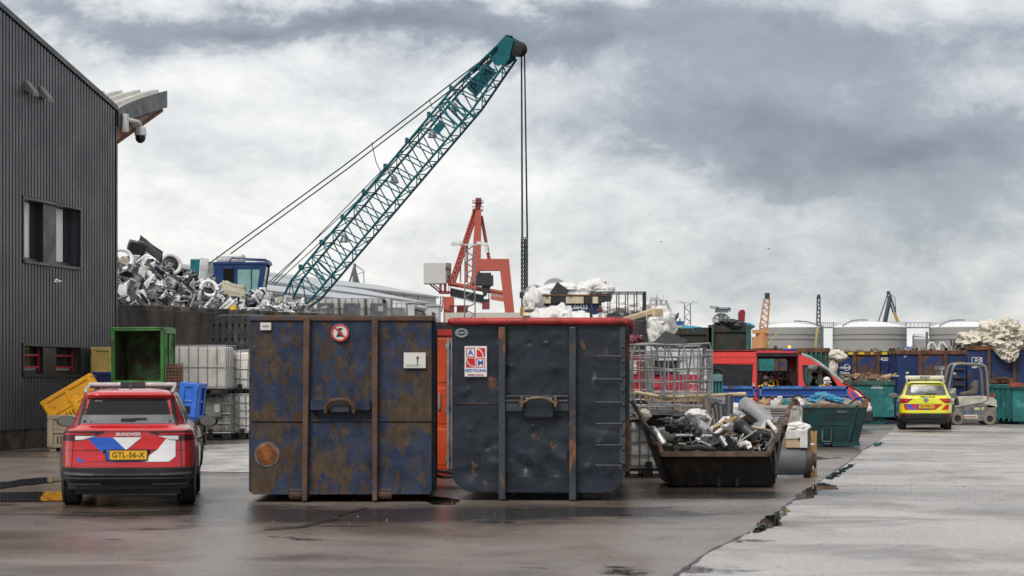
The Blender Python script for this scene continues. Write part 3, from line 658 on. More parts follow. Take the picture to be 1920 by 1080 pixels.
# marks
lx = lambda px: (px-640)*s
q = MB(); q.bx(lx(489),lx(509),-.045,-.035,PZ(619,YC),PZ(605,YC)); t = q.build('sticker', white_s, cb)
q = MB(); q.bx(lx(493),lx(505),-.048,-.046,PZ(613.5,YC),PZ(610.5,YC)); sub(q.build('print', M('faded_print', (.25,.23,.2), .6), cb), t)
q = MB(); q.bx(lx(757),lx(798),-.045,-.035,PZ(690,YC),PZ(661,YC)); t = q.build('notice', white_s, cb)
q = MB(); q.lathe([(0,0),(.02,0),(.022,.003),(0,.004)], (lx(783),-.045,PZ(671,YC)), 10, 0, RXY); q.plate([(-.012,0),(.012,0),(.004,-.09),(-.006,-.12)], (), lambda u,v,w: Vector((lx(783)+u,-.046-w,PZ(671,YC)+v)), .002); sub(q.build('rust_spot', m_['rust'], cb), t)
q = MB()
for i in range(3): q.bx(lx(762),lx(790-3*i),-.048,-.046,PZ(684+i*1.8,YC),PZ(683.2+i*1.8,YC))
sub(q.build('print', M('green_print', (.25,.4,.3), .6), cb), t)
c = (lx(638),-.045,PZ(624,YC)); rs = 16.5*s
q = MB(); q.lathe([(0,0),(rs,0),(rs,.004),(0,.005)], c, 32, 0, RXY); sg = q.build('prohibition_sign', white_s, cb)
q = MB(); c2 = (c[0],c[1]-.006,c[2]); q.lathe([(rs*.80,0),(rs*.98,0),(rs*.98,.003),(rs*.80,.003)], c2, 32, 0, RXY); q.bar((c[0]-rs*.6,c2[1]-.006,c[2]+rs*.6),(c[0]+rs*.6,c2[1]-.006,c[2]-rs*.6),.022,.004,0,(0,1,0)); sub(q.build('red_ring', m_['red_film'], cb), sg)
q = MB(); y_ = c[1]-.007
for pts, r_ in (([(0,.55),(0,.15)],.011), ([(-.28,.42),(.28,.42)],.010), ([(-.35,-.5),(-.2,-.1),(0,.1),(.2,-.1),(.35,-.5)],.012), ([(-.15,-.45),(0,-.2),(.15,-.45)],.011)):
    for a, b in zip(pts[:-1], pts[1:]): q.bar((c[0]+a[0]*rs,y_,c[2]+a[1]*rs),(c[0]+b[0]*rs,y_,c[2]+b[1]*rs),r_*2,.003,0,(0,1,0))
sub(q.build('figure', m_['ink'], cb), sg)
# round rusted patch low on the door
rs = 21*s; c = (lx(501),-.012,PZ(852,YC))
q = MB(); q.lathe([(0,.012),(rs*.35,.014),(rs*.9,.009),(rs,.0)], c, 28, 0, RXY); q.build('rust_patch', M('bright_rust', (.22,.075,.014), .8, var=.5, vs=9, bump=.3, layers=[((.10,.03,.01), 9, .52, .1)]), cb)
q = MB(); q.lathe([(rs*.98,.002),(rs*1.06,.003),(rs*1.12,.0)], c, 28, 0, RXY); q.build('worn_edge', M('worn_edge', (.11,.11,.115), .6, var=.5, vs=10), cb)
# slate grey with red rim
YD = 30.9; s = YD/F
cd = thing('rolloff_container', 'dented slate grey roll-off container with a red tube rim and recycling sticker', 'container', (PX(1012,YD), YD, 0), R(-3.2))
xl, xr = (847-1012)*s, (1172-1012)*s; zt, z0 = PZ(606,YD), PZ(923,YD); rc = .30
def fn(u, v):
    z = z0+(zt-z0)*v; a, b = xl, xr
    if z < z0+rc: k = rc-math.sqrt(max(0, rc*rc-(z0+rc-z)**2)); a += k; b -= k
    x = a+(b-a)*u; e = min(1, 12*u*(1-u))
    d = dents(x, z, 9, 60, .026)+.013*noise.noise(Vector((x*2.6,z*3.4,1)))+.008*abs(noise.noise(Vector((x*6,z*6,4))))
    if abs(x) < .42 and .35 < z < .95: d += .035*math.exp(-((z-.55)/.16)**2)*math.sin(x*14+z*4)
    return Vector((x, -d*e, z))
q = MB(); q.grid(fn, 110, 100)
out = [fn(0,v/40) for v in range(40,-1,-1)]+[fn(1,v/40) for v in range(41)]
k = len(out); vs = [Vector((p.x,0,p.z)) for p in out]+[Vector((p.x,L_,p.z)) for p in out]
q.add(vs, [(i,i+1,k+i+1,k+i) for i in range(k-1)]+[tuple(range(k,2*k))], 0, True); q.build('body', slate, cd, sharp=50)
q = MB(); r_ = .054; zr = PZ(602.5,YD)
q.tube([(xl-.02,L_,zr),(xl-.02,.10,zr),(xl+.02,-.02,zr),(xl+.12,-.05,zr),(xr-.06,-.05,zr),(xr+.03,-.03,zr-.01),(xr+.085,.06,zr-.03),(xr+.09,.3,zr-.03),(xr+.09,L_,zr-.03)], r_, 12); q.build('rim', red_rim, cd)
for px in (942, 1074):
    q = MB(); x = (px-1012)*s; q.bx(x-.05,x+.05,-.14,.03,.02,zr-.085); o = q.build('beam', slate_b, cd, bevel=.012)
    q = MB(); q.bx(x-.045,x+.045,.1,L_,.05,z0+.02); sub(q.build('skid', slate_b, cd), o)
b1, b2 = (942-1012)*s+.05, (1074-1012)*s-.05; zh = PZ(757,YD); cxh = (1011-1012)*s
q = MB(); q.bx(b1,b2,-.10,.01,zh-.11,zh+.12); q.bx(b1,b2,-.125,-.10,zh+.03,zh+.05); q.bx(b1,b2,-.13,-.10,zh+.095,zh+.12); q.build('lift_beam', slate_b, cd, bevel=.01)
q = MB(); q.bx(cxh-.22,cxh+.22,-.135,-.0,zh-.21,zh+.10); q.build('hook_plate', slate, cd, bevel=.03)
q = MB(); q.tube([(cxh-.27,-.2,zh+.01),(cxh-.21,-.22,zh+.02),(cxh-.12,-.24,zh+.075),(cxh,-.25,zh+.09),(cxh+.12,-.24,zh+.075),(cxh+.21,-.22,zh+.02),(cxh+.27,-.2,zh+.01)], .026, 10)
for a in (-.24,.24): q.bx(cxh+a-.02,cxh+a+.02,-.24,-.13,zh-.04,zh+.11)
q.build('hook_bar', M('worn_bar', (.12,.085,.06), .5, .4, var=.4, vs=5), cd)
for py in (668,711,754,794,834,872):
    q = MB(); x0 = (1117-1012)*s; x1 = xr-.05; z = PZ(py,YD); q.tube([(x0,-.02,z),(x0,-.07,z),(x1,-.07,z),(x1,-.02,z)], .012, 6); q.build('rung', slate_b, cd)
q = MB(); q.bx(xl+.03,b1-.1,-.02,.0,PZ(757,YD),PZ(755.4,YD)); q.bx(xr-.08,xr+.0,-.035,.02,.55,zt-.05)
for i in range(9): q.bx(xr-.02,xr+.06,.2+i*.62,.3+i*.62,z0+.3,zt-.02)
for i in range(9): q.lathe([(0,.03),(.022,.02),(.028,0)], (xr-.03,-.035,.55+i*.21), 8, 0, RXY)
q.build('side_rib', slate_b, cd)
lx = lambda px: (px-1012)*s
q = MB(); q.bx(lx(871.5),lx(913),-.062,-.052,PZ(706,YD),PZ(649,YD)); st = q.build('sticker', M('sticker_clean', (.70,.69,.68), .4, var=.04), cd)
yy = -.066
q = MB(); sq = 17*s
x1_, x2_, zz1, zz2 = lx(892.5), lx(910), PZ(652,YD), PZ(670,YD)
q.plate([(x1_+.012,zz1-.005),(x2_,zz1-.005),(x2_,zz2+.006),(x1_+.012,zz2+.006)], (), lambda u,v,w: Vector((u,yy-w+.002,v)), .002)
x3_, x4_, zz3, zz4 = lx(874), lx(891), PZ(671.5,YD), PZ(689,YD)
q.plate([(x3_,zz3),(x4_,zz3),(x4_,zz4),(x3_,zz4)], (), lambda u,v,w: Vector((u,yy-w+.002,v)), .002)
for (a, b, z_a, z_b) in ((874,891,652,670),(892.5,910,671.5,689)):
    A, B, C_, D = lx(a), lx(b), PZ(z_a,YD), PZ(z_b,YD); e = .012
    q.plate([(A,C_),(B,C_),(B,D),(A,D)], [[(A+e,C_-e),(B-e,C_-e),(B-e,D+e),(A+e,D+e)]], lambda u,v,w: Vector((u,yy-w+.002,v)), .002)
sub(q.build('red_square', m_['red_film'], cd), st)
q = MB(); ws = x2_-x1_-.012
q.plate([(x1_+.012,zz1-.005-.02)]+[(x1_+.012+(ws-.02)*math.sin(i*.157), zz2+.006+(ws)*math.cos(i*.157)) for i in range(0,11)]+[(x1_+.012+(ws-.035)*math.sin(i*.157), zz2+.006+(ws-.02)*math.cos(i*.157)) for i in range(10,-1,-1)], (), lambda u,v,w: Vector((u,yy-.003-w,v)), .002)
ws = x4_-x3_
q.plate([(x4_-(ws-.015)*math.cos(i*.157), zz3-(ws-.015)*math.sin(i*.157)) for i in range(0,11)]+[(x4_-(ws-.0)*math.cos(i*.157)*.98, zz3-ws*.98*math.sin(i*.157)) for i in range(10,-1,-1)], (), lambda u,v,w: Vector((u,yy-.003-w,v)), .002)
sub(q.build('white_arc', white_s, cd), st)
bi = m_['blue_film']
for s_, x, z, sz, mt_ in (('A',882.5,661,.12,bi), ('M',901.3,680.3,.115,bi), ('RECYCLING',892,694.5,.056,bi), ('AMRECYCLING.NL',892,702.5,.028,m_['red_film'])):
    t = text(s_, sz, (lx(x),yy-.004,PZ(z,YD)), mt_, cd, bold=.0006); t.parent = st
el = MB(); c = (lx(865.5),-.045,PZ(624,YD))
def ellr(a, b, y): return [(c[0]+a*math.cos(i*.1963), y, c[2]+b*math.sin(i*.1963)) for i in range(32)]
el.tube(ellr(.088,.058,-.045), .006, 5, closed=True); el.tube(ellr(.072,.044,-.045), .004, 5, closed=True); eo = el.build('maker_oval', M('pale_print', (.35,.40,.42), .5), cd)
t = text('ROMAT', .045, (c[0],-.05,c[2]), bpy.data.materials['pale_print'], cd, bold=.001); t.parent = eo
# wooden pole sticking out over the rim, sticks of the load
q = MB(); q.bar(P(1166,601,YD+.2), P(1226,583,YD+.5), .075); q.bar(P(1221,586,YD+.45), P(1238,586,YD+.6), .12); o = q.build('wooden_stake', m_['pale_wood'], bevel=.01); tag(o, 'pale wooden stake sticking out over the corner of the red rim', 'stake')
# ------------------------------------------------------------ orange shipping container in the gap
org = M('orange_paint', (.50,.062,.010), .45, var=.18, vs=1.5, layers=[((.25,.03,.008), 1.5, .62, .1), (RUST, 4, .68, .05)]); org_d = M('orange_dark', (.30,.02,.008), .5, var=.25)
YO = 39.; so = YO/F
oc = thing('shipping_container', 'orange shipping container with door bars in the gap between the two big containers', 'container', (PX(770,YO), YO, 0))
ox = lambda px: (px-770)*so
q = MB(); q.bx(-1.2,ox(826),.0,6,.0,2.66); q.build('body', org_d, oc)
q = MB(); z_ = [(0.12,.0),(.7,.0)]
for (a, b) in ((.18,.85),(.93,1.6),(1.68,2.5)):
    q.plate([(0,a),(.42,a),(.42,b),(0,b)], (), lambda u,v,w: Vector((ox(818)+u, -.02-w, v)), .05)
q.bx(-1.2,ox(852),-.06,.0,.06,2.62); door = q.build('door', org, oc, bevel=.015)
q = MB(); q.bx(-1.2,ox(852),-.1,.02,2.55,2.66); q.bx(-1.2,ox(852),-.1,.02,.0,.14); q.bx(ox(812),ox(818.5),-.09,.1,0,2.6); q.build('door_frame', org_d, oc)
for px in (841, 848):
    q = MB(); q.tube([(ox(px),-.13,.12),(ox(px),-.13,2.5)], .028, 8)
    for z in (.25,1.15,2.3): q.bx(ox(px)-.05,ox(px)+.05,-.14,-.06,z,z+.1)
    q.build('lock_bar', m_['galv'], oc)
q = MB(); q.bx(ox(822),ox(826),-.11,-.07,1.2,1.5); q.build('handle', m_['galv'], oc)
q = MB(); q.box(P(830,893,35)+Vector((.15,0,.06)), (.7,.8,.05), 0, Rz(.3) @ Ry(.12)); o = q.build('board', m_['pale_wood']); tag(o, 'flat wooden board on the wet ground before the orange container', 'board')
q = MB(); q.tube([P(812,893,34.6)+Vector((0,0,.02)),P(830,898,34.6)+Vector((0,0,.03)),P(850,897,34.6)+Vector((0,0,.03))], .03, 6); o = q.build('metal_pipe', m_['galv']); tag(o, 'grey pipe lying beside the flat wooden board', 'pipe')
# ------------------------------------------------------------ tank and cage builders (intermediate bulk containers)
tank_m = M('tank_plastic', (.76,.74,.69), .45, var=.12, vs=1.5, rnd=.08, layers=[((.42,.38,.28), 1.2, .60, .15, (1,1,.5), .6), ((.2,.16,.1), 2.5, .70, .06)])
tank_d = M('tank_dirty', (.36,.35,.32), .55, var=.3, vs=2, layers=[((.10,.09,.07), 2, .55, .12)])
def ibc(name, label, loc, rz=0, w=1.2, d=1.0, h=1.15, tank=tank_m, fill=1., pal=.15, nx=5, nz=5, bend=0., seed=0, cage_m=None, r=.012, group=None, pallet_m=None, dx=1.0, plate=False):
    t = thing(name, label, 'tank' if tank else 'cage', loc, rz, group); cm = cage_m or m_['galv']
    def df(p):
        if not bend: return p
        n_ = noise.noise_vector(p*1.1+Vector((seed,seed*2,0))); k = bend*(p.z/h); return p+Vector((n_.x*k, n_.y*k, n_.z*k*.5))
    if pal:
        q = MB()
        for x in (-w/2+.08, 0, w/2-.08):
            for y in (-d/2+.08, 0, d/2-.08): q.box((x,y,pal*.42), (.16,.16,pal*.6))
        q.bx(-w/2,w/2,-d/2,d/2,pal*.72,pal); q.bx(-w/2,w/2,-d/2,-d/2+.12,0,pal*.14); q.bx(-w/2,w/2,d/2-.12,d/2,0,pal*.14); q.build('pallet', pallet_m or m_['black_plastic'], t)
    if tank:
        q = MB(); zt_ = pal+(h-pal-.03)*fill
        q.bx(-w/2+.03,w/2-.03,-d/2+.03,d/2-.03,pal+.005,zt_); o = q.build('tank', tank, t); b = o.modifiers.new('b','BEVEL'); b.width = .09; b.segments = 4
        for p_ in o.data.polygons: p_.use_smooth = True
        q = MB(); q.lathe([(0,.05),(.11,.05),(.115,0)], (0,0,zt_-.005), 16); sub(q.build('cap', m_['black_plastic'], t), o)
        q = MB(); q.box((0,-d/2+.0,pal+.08), (.12,.1,.1)); sub(q.build('valve', m_['black_plastic'], t), o)
    q = MB(); K = 6
    def line(a, b, rr_=r):
        a = Vector(a); b = Vector(b); k = K if bend else 1
        q.tube([df(a.lerp(b, i/k)) for i in range(k+1)], rr_, 6)
    for yy in (-d/2, d/2):
        for i in range(nx+1): x = -w/2+w*i/nx; line((x,yy,pal),(x,yy,h))
        for i in range(nz+1): z = pal+.02+(h-pal-.02)*i/nz; line((-w/2,yy,z),(w/2,yy,z), r*(1.35 if i in (0,nz) else 1))
    ny = max(3, int(nx*.8))
    for xx in (-w/2, w/2):
        for i in range(1, ny): y = -d/2+d*i/ny; line((xx,y,pal),(xx,y,h))
        for i in range(nz+1): z = pal+.02+(h-pal-.02)*i/nz; line((xx,-d/2,z),(xx,d/2,z), r*(1.35 if i in (0,nz) else 1))
    q.build('cage', cm, t)
    if plate:
        q = MB(); q.bx(-.22+.1,.22+.1,-d/2-.03,-d/2-.015,pal+(h-pal)*.42,pal+(h-pal)*.92); q.build('label_plate', m_['galv'], t)
        q = MB(); q.bx(.12,.26,-d/2-.034,-d/2-.031,pal+(h-pal)*.55,pal+(h-pal)*.75); q.build('sticker', white_s, t)
    return t
# left rear: white tanks behind the red car
YB = 61.
ibc('bulk_tank', 'large white caged tank on top of its stack, beside the green bin', (PX(384,YB)-.05, YB, 1.30), R(-8), w=1.65, d=1.0, h=1.38, nx=6, nz=2, r=.011)
ibc('bulk_tank', 'white tank in a bent cage on top of its stack, beside the big white tank', (PX(456,YB+.8), YB+.9, 1.30), R(-5), w=.9, d=1.0, h=1.25, nx=4, nz=4, bend=.08, seed=3, r=.014)
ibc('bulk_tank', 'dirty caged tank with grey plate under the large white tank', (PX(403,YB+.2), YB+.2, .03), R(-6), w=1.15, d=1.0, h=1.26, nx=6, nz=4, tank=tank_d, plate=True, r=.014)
ibc('bulk_tank', 'dirty caged tank under the white tank with the bent cage', (PX(461,YB+.8), YB+.8, .03), R(-4), w=1.0, d=1.0, h=1.26, nx=5, nz=5, tank=tank_m, bend=.04, seed=5, r=.014)
q = MB()
for i in range(8): q.bx(-.45,.45,-.4,.4,i*.13,i*.13+.07); [q.bx(x-.07,x+.07,-.4,.4,i*.13+.07,i*.13+.13) for x in (-.38,0,.38)]
t = thing('pallet_stack', 'black plastic pallets piled beneath the large white tank', 'pallets', (PX(360,YB-.2)-.1, YB, 0.1)); q.build('pallet', m_['black_plastic'], t)
def slat_pallet(label, loc, rot):
    t = thing('plastic_pallet', label, 'pallet', loc); t.rotation_euler = rot
    q = MB(); w, h = 1.3, .95
    for i in range(7): x = -w/2+.06+i*(w-.12)/6; q.bx(x-.055,x+.055,-.02,.02,0,h)
    for i in range(3): z = .08+i*(h-.16)/2; q.bx(-w/2,w/2,.02,.12,z-.06,z+.06)
    for i in range(5): z = .06+i*(h-.12)/4; q.bx(-w/2,w/2,.12,.15,z-.05,z+.05)
    q.build('slat_deck', M('grey_pallet', (.045,.047,.05), .55, var=.4, vs=4, layers=[((.12,.12,.12), 3, .62, .06)]) if 'grey_pallet' not in bpy.data.materials else bpy.data.materials['grey_pallet'], t); return t
zp = PZ(652,64)
slat_pallet('dark slatted pallet standing on edge on the tanks before the wall', (PX(424,64)+.1, 64, zp), (R(-4),0,R(-8)))
slat_pallet('dark slatted pallet lying flat on top of the upright pallet', (PX(430,64.5)+.1, 65.3, zp+.98), (R(-86),0,R(-8)))
q = MB(); q.bx(-1.5,1.5,-.45,.45,0,zp-.01)
o = q.build('concrete_block', conc, loc=(PX(430,64.6), 65, 0), bevel=.03); tag(o, 'dark concrete block under the slatted pallets', 'block')
# ------------------------------------------------------------ bins and crates at the building corner
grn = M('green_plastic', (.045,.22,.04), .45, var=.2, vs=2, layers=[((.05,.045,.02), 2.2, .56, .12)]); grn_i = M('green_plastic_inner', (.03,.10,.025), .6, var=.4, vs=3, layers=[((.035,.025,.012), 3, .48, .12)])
ylw = M('yellow_plastic', (.80,.37,.006), .45, var=.12, vs=3, layers=[((.22,.11,.02), 3, .64, .08)]); ylp = M('pale_yellow_plastic', (.60,.42,.12), .5, var=.15); blp = M('blue_crate_plastic', (.025,.13,.55), .4, var=.12); dbl = M('navy_crate_plastic', (.008,.02,.14), .4, var=.15)
beige = M('beige_crate', (.38,.31,.21), .6, var=.2, layers=[((.15,.11,.07), 2, .62, .1)])
def crate(name, label, cat, loc, rot, w, d, h, mat, ribs=3, th=.05, inner=None, rows=2, slots=True, foot=.1):
    t = thing(name, label, cat, loc); t.rotation_euler = rot
    q = MB(); q.bx(-w/2,w/2,-d/2,-d/2+th,foot,h); q.bx(-w/2,w/2,d/2-th,d/2,foot,h); q.bx(-w/2,-w/2+th,-d/2+th,d/2-th,foot,h); q.bx(w/2-th,w/2,-d/2+th,d/2-th,foot,h); q.bx(-w/2,w/2,-d/2,d/2,foot,foot+th)
    q.build('body', [mat], t, bevel=.02)
    if inner:
        q = MB(); e = th+.004; q.bx(-w/2+e,w/2-e,-d/2+e,-d/2+e+.01,foot+th,h-.03); q.bx(-w/2+e,w/2-e,d/2-e-.01,d/2-e,foot+th,h-.03); q.bx(-w/2+e,-w/2+e+.01,-d/2+e,d/2-e,foot+th,h-.03); q.bx(w/2-e-.01,w/2-e,-d/2+e,d/2-e,foot+th,h-.03); q.bx(-w/2+e,w/2-e,-d/2+e,d/2-e,foot+th,foot+th+.012); q.build('lining', inner, t)
    q = MB(); e = .035; q.bx(-w/2-e,w/2+e,-d/2-e,-d/2,h-.09,h+.01); q.bx(-w/2-e,w/2+e,d/2,d/2+e,h-.09,h+.01); q.bx(-w/2-e,-w/2,-d/2,d/2,h-.09,h+.01); q.bx(w/2,w/2+e,-d/2,d/2,h-.09,h+.01); q.build('rim', mat, t, bevel=.012)
    q = MB(); zs = [foot+(h-foot-.1)*k/rows for k in range(rows)]
    for i in range(ribs):
        x = -w/2+.05+(w-.1)*i/(ribs-1); q.bx(x-.06,x+.06,-d/2-.035,-d/2,foot,h-.09); q.bx(x-.06,x+.06,d/2,d/2+.035,foot,h-.09)
        y = -d/2+.06+(d-.12)*i/(ribs-1); q.bx(-w/2-.035,-w/2,y-.06,y+.06,foot,h-.09); q.bx(w/2,w/2+.035,y-.06,y+.06,foot,h-.09)
    for z in zs:
        q.bx(-w/2,w/2,-d/2-.02,-d/2,z,z+.05); q.bx(-w/2,w/2,d/2,d/2+.02,z,z+.05); q.bx(-w/2-.02,-w/2,-d/2,d/2,z,z+.05); q.bx(w/2,w/2+.02,-d/2,d/2,z,z+.05)
    q.build('rib', mat, t, bevel=.01)
    if slots:
        q = MB()
        for i in range(14):
            x = -w/2+.14+(w-.28)*i/13
            if min(abs(x-(-w/2+.05+(w-.1)*k/(ribs-1))) for k in range(ribs)) > .09: q.bx(x-.012,x+.012,-d/2-.012,-d/2+.001,foot+.08,foot+.26)
        q.build('slot', m_['black_plastic'], t)
    q = MB()
    for x in (-w/2+.1, 0, w/2-.1): q.bx(x-.08,x+.08,-d/2+.02,d/2-.02,0,foot)
    q.build('foot', mat, t); return t
Yb = 52.
crate('pallet_box', 'beige crate on the ground under the tilted yellow crate', 'crate', (PX(146,Yb), Yb, 0), (0,0,R(6)), 1.3, 1.0, .86, beige, inner=beige)
crate('pallet_box', 'bright yellow crate tilted sideways on the beige crate', 'crate', P(121,787,Yb-.3)+Vector((.42,.45,.0)), (0,R(-31),R(8)), 1.32, .95, .90, ylw, ribs=3, inner=ylw)
crate('pallet_box', 'beige crate hidden mostly behind the red car under the green bin', 'crate', (PX(272,53.4), 54., 0), (0,0,0), 1.5, 1.2, 1.02, beige, inner=beige)
crate('pallet_box', 'beige crate stacked on another, supporting the green bin', 'crate', (PX(272,53.4), 54., 1.02), (0,0,0), 1.5, 1.2, .60, beige, inner=beige)
crate('pallet_box', 'large green bin lying on its side with its opening to the camera', 'bin', P(272,667,53.4)+Vector((-.02,1.06,0)), (R(90),0,R(-9)), 1.30, 1.36, 1.10, grn, ribs=2, inner=grn_i, rows=2, slots=False)
crate('pallet_box', 'pale yellow crate standing behind the green bin near the building corner', 'crate', (PX(212,57), 57, 1.22), (0,0,R(4)), 1.0, .9, 1.35, ylp, inner=ylp)
crate('pallet_box', 'navy blue crate between the yellow crates', 'crate', (PX(200,55.8), 55.6, .75), (0,0,R(4)), .55, .5, 1.17, dbl, inner=dbl, ribs=2)
crate('pallet_box', 'bright blue crate leaning beside the red car under the white tank', 'crate', (PX(352,52), 52.3, .72), (0,R(6),R(-4)), .42, .8, .92, blp, inner=blp, ribs=2)
crate('pallet_box', 'beige crate on the ground beneath the pale yellow crate', 'crate', (PX(206,56.8), 56.9, 0), (0,0,R(4)), 1.35, 1.1, 1.22, beige, inner=beige)
crate('pallet_box', 'dark crate on the ground under the bright blue crate', 'crate', (PX(350,52), 52.4, 0), (0,0,R(-4)), .6, .9, .72, M('dark_crate', (.03,.03,.032), .6), ribs=2)
t = thing('wire_basket', 'rusty wire basket standing beside the green bin', 'basket', P(326,731,53.)+Vector((0,.1,0)), R(8))
q = MB(); 
for i in range(9):
    z = .08*i
    for a, b in (((-.2,-.2),(.2,-.2)),((.2,-.2),(.2,.2)),((.2,.2),(-.2,.2)),((-.2,.2),(-.2,-.2))): q.tube([(*a,z),(*b,z)], .012, 5)
for i in range(6):
    x = -.2+.08*i
    for y in (-.2,.2): q.tube([(x,y,0),(x,y,.65)], .012, 5); q.tube([(y,x,0),(y,x,.65)], .012, 5)
q.build('wire_frame', m_['rust'], t); q = MB(); q.bx(-.18,.18,-.17,.17,.02,.6); q.build('load', M('basket_load', (.16,.13,.1), .8, var=.4, vs=9), t)
o = crate('pallet_box', 'grey crate under the rusty wire basket', 'crate', (PX(326,53), 53.3, 0), (0,0,R(8)), .55, .6, PZ(731,53), sc_g, ribs=2)
# ------------------------------------------------------------ cars seen from behind
tyre_m = m_['rubber']; rim_m = M('alloy', (.30,.30,.31), .3, .9, var=.1); clad_b = M('car_cladding', (.02,.02,.022), .5, var=.2)
red_car = M('red_car_paint', (.50,.008,.012), .22, var=.06, coat=1, layers=[((.30,.02,.02), 1.6, .60, .2, (1,1,.6), .35)]); yel_car = M('yellow_car_paint', (.68,.66,.012), .25, var=.05, coat=1); car_glass = M('car_glass', (.010,.011,.012), .08, var=0, rv=0, spec=.3)
grey_glass = M('pale_glass', (.13,.13,.132), .2, var=.1)
def interp(tab, z):
    if z <= tab[0][0]: return tab[0][1:]
    for a, b in zip(tab[:-1], tab[1:]):
        if z <= b[0]:
            k = (z-a[0])/(b[0]-a[0]); return tuple(p+(q_-p)*k for p, q_ in zip(a[1:], b[1:]))
    return tab[-1][1:]
def suv(name, label, loc, rz, T, paint, wheel_r, wb, rear_ax, D):
    t = thing(name, label, 'car', loc, rz)
    ex = 7.
    def par(z): return interp(T, z)                       # half width, rear y, front y
    def rp(x, z, off=0):                                   # a point on the tail
        w, a, b, = par(z); k = min(1, abs(x)/w); h = (b-a)/2
        return Vector((x, (a+b)/2-h*(1-k**ex)**(1/ex)-off, z))
    def sp_(y, z, sgn, off=0):
        w, a, b = par(z); h = (b-a)/2; k = min(1, abs(y-(a+b)/2)/h)
        return Vector((sgn*(w*(1-k**ex)**(1/ex)+off), y, z))
    q = MB(); zs = []
    for a, b in zip(T[:-1], T[1:]):
        n = 4; zs += [a[0]+(b[0]-a[0])*i/n for i in range(n)]
    zs.append(T[-1][0]); m = 120; vs = []
    for z in zs:
        w, a, b = par(z)
        for j in range(m):
            an = 2*math.pi*(j+.5)/m; c, s_ = math.cos(an), math.sin(an)
            vs.append(Vector((w*math.copysign(abs(c)**(2/ex), c), (a+b)/2+(b-a)/2*math.copysign(abs(s_)**(2/ex), s_), z)))
    fs = [(i*m+j, i*m+(j+1) % m, (i+1)*m+(j+1) % m, (i+1)*m+j) for i in range(len(zs)-1) for j in range(m)]+[tuple(range((len(zs)-1)*m, len(zs)*m)), tuple(range(m))[::-1]]
    q.add(vs, fs, 0, True); body = q.build('body', paint, t, sharp=40)
    def patch(name, quad, mat, off=.006, parent=None, nu=16, nv=6, th=0, f=rp):
        """quad: four (x, z) corners, in order round the outline"""
        def fn(u, v):
            a = [quad[0][i]+(quad[1][i]-quad[0][i])*u for i in (0,1)]; b = [quad[3][i]+(quad[2][i]-quad[3][i])*u for i in (0,1)]
            return f(a[0]+(b[0]-a[0])*v, a[1]+(b[1]-a[1])*v, off)
        q = MB(); q.grid(fn, nu, nv); o = q.build(name, mat, t)
        if parent: sub(o, parent)
        return o
    D(t, patch, rp, sp_, par, body)
    for sx in (-1, 1):
        for ay in (rear_ax, rear_ax+wb):
            w = par(wheel_r)[0]; x = sx*(w-.10)
            q = MB(); q.lathe([(wheel_r*.62,-.135),(wheel_r*.93,-.135),(wheel_r,-.10),(wheel_r,.08),(wheel_r*.93,.115),(wheel_r*.62,.115)], (x,ay,wheel_r), 36, 0, Ry(R(90)))
            wh = q.build('wheel', tyre_m, t)
            q = MB(); s_ = sx*.105; q.lathe([(0,s_*.8),(wheel_r*.2,s_*.9),(wheel_r*.62,s_*.6),(wheel_r*.66,s_*.98)], (x,ay,wheel_r), 30, 0, Ry(R(90)))
            for i in range(5):
                an = i*1.2566; q.bar((x+s_*.95,ay,wheel_r),(x+s_*.95,ay+math.cos(an)*wheel_r*.62,wheel_r+math.sin(an)*wheel_r*.62),.06,.03,0,(1,0,0))
            sub(q.build('rim', rim_m, t), wh)
            q = MB(); pts = [(wheel_r*1.2*math.cos(R(a)), wheel_r*1.2*math.sin(R(a))) for a in range(0,181,12)]
            q.plate([(wheel_r*1.05*math.cos(R(a)), wheel_r*1.05*math.sin(R(a))) for a in range(0,181,12)]+[(wheel_r*1.28*math.cos(R(a)), wheel_r*1.28*math.sin(R(a))) for a in range(180,-1,-12)], (), lambda u,v,w_: Vector((sx*(par(min(1.,wheel_r+v))[0]-.02+w_), ay+u, wheel_r+v)), .035)
            q.lathe([(0,0),(wheel_r*1.06,0)], (sx*(w+.002-.006),ay,wheel_r), 30, 0, Ry(R(90)))
            q.build('wheel_arch', clad_b, t)
    return t
def side_patch(t, sp_, name, quad, mat, sgn, off=.006, nu=12, nv=8):
    def fn(u, v):
        a = [quad[0][i]+(quad[1][i]-quad[0][i])*u for i in (0,1)]; b = [quad[3][i]+(quad[2][i]-quad[3][i])*u for i in (0,1)]
        return sp_(a[0]+(b[0]-a[0])*v, a[1]+(b[1]-a[1])*v, sgn, off)
    q = MB(); q.grid(fn, nu, nv); return q.build(name, mat, t)
def mirror(t, x, y, z, sgn, mat, glass):
    q = MB(); q.blob((x+sgn*.15,y,z), (.15,.07,.085), 1, .02); q.bar((x-sgn*.06,y+.05,z-.05),(x+sgn*.08,y+.03,z-.03),.05); o = q.build('side_mirror', mat, t)
    q = MB(); q.lathe([(0,.003),(.12,.0)], (0,0,0), 24); 
    q.v = [Vector((x+sgn*.15+p.x*1.0, y-.068-p.z, z+p.y*.62)) for p in q.v]; sub(q.build('mirror_glass', glass, t), o)
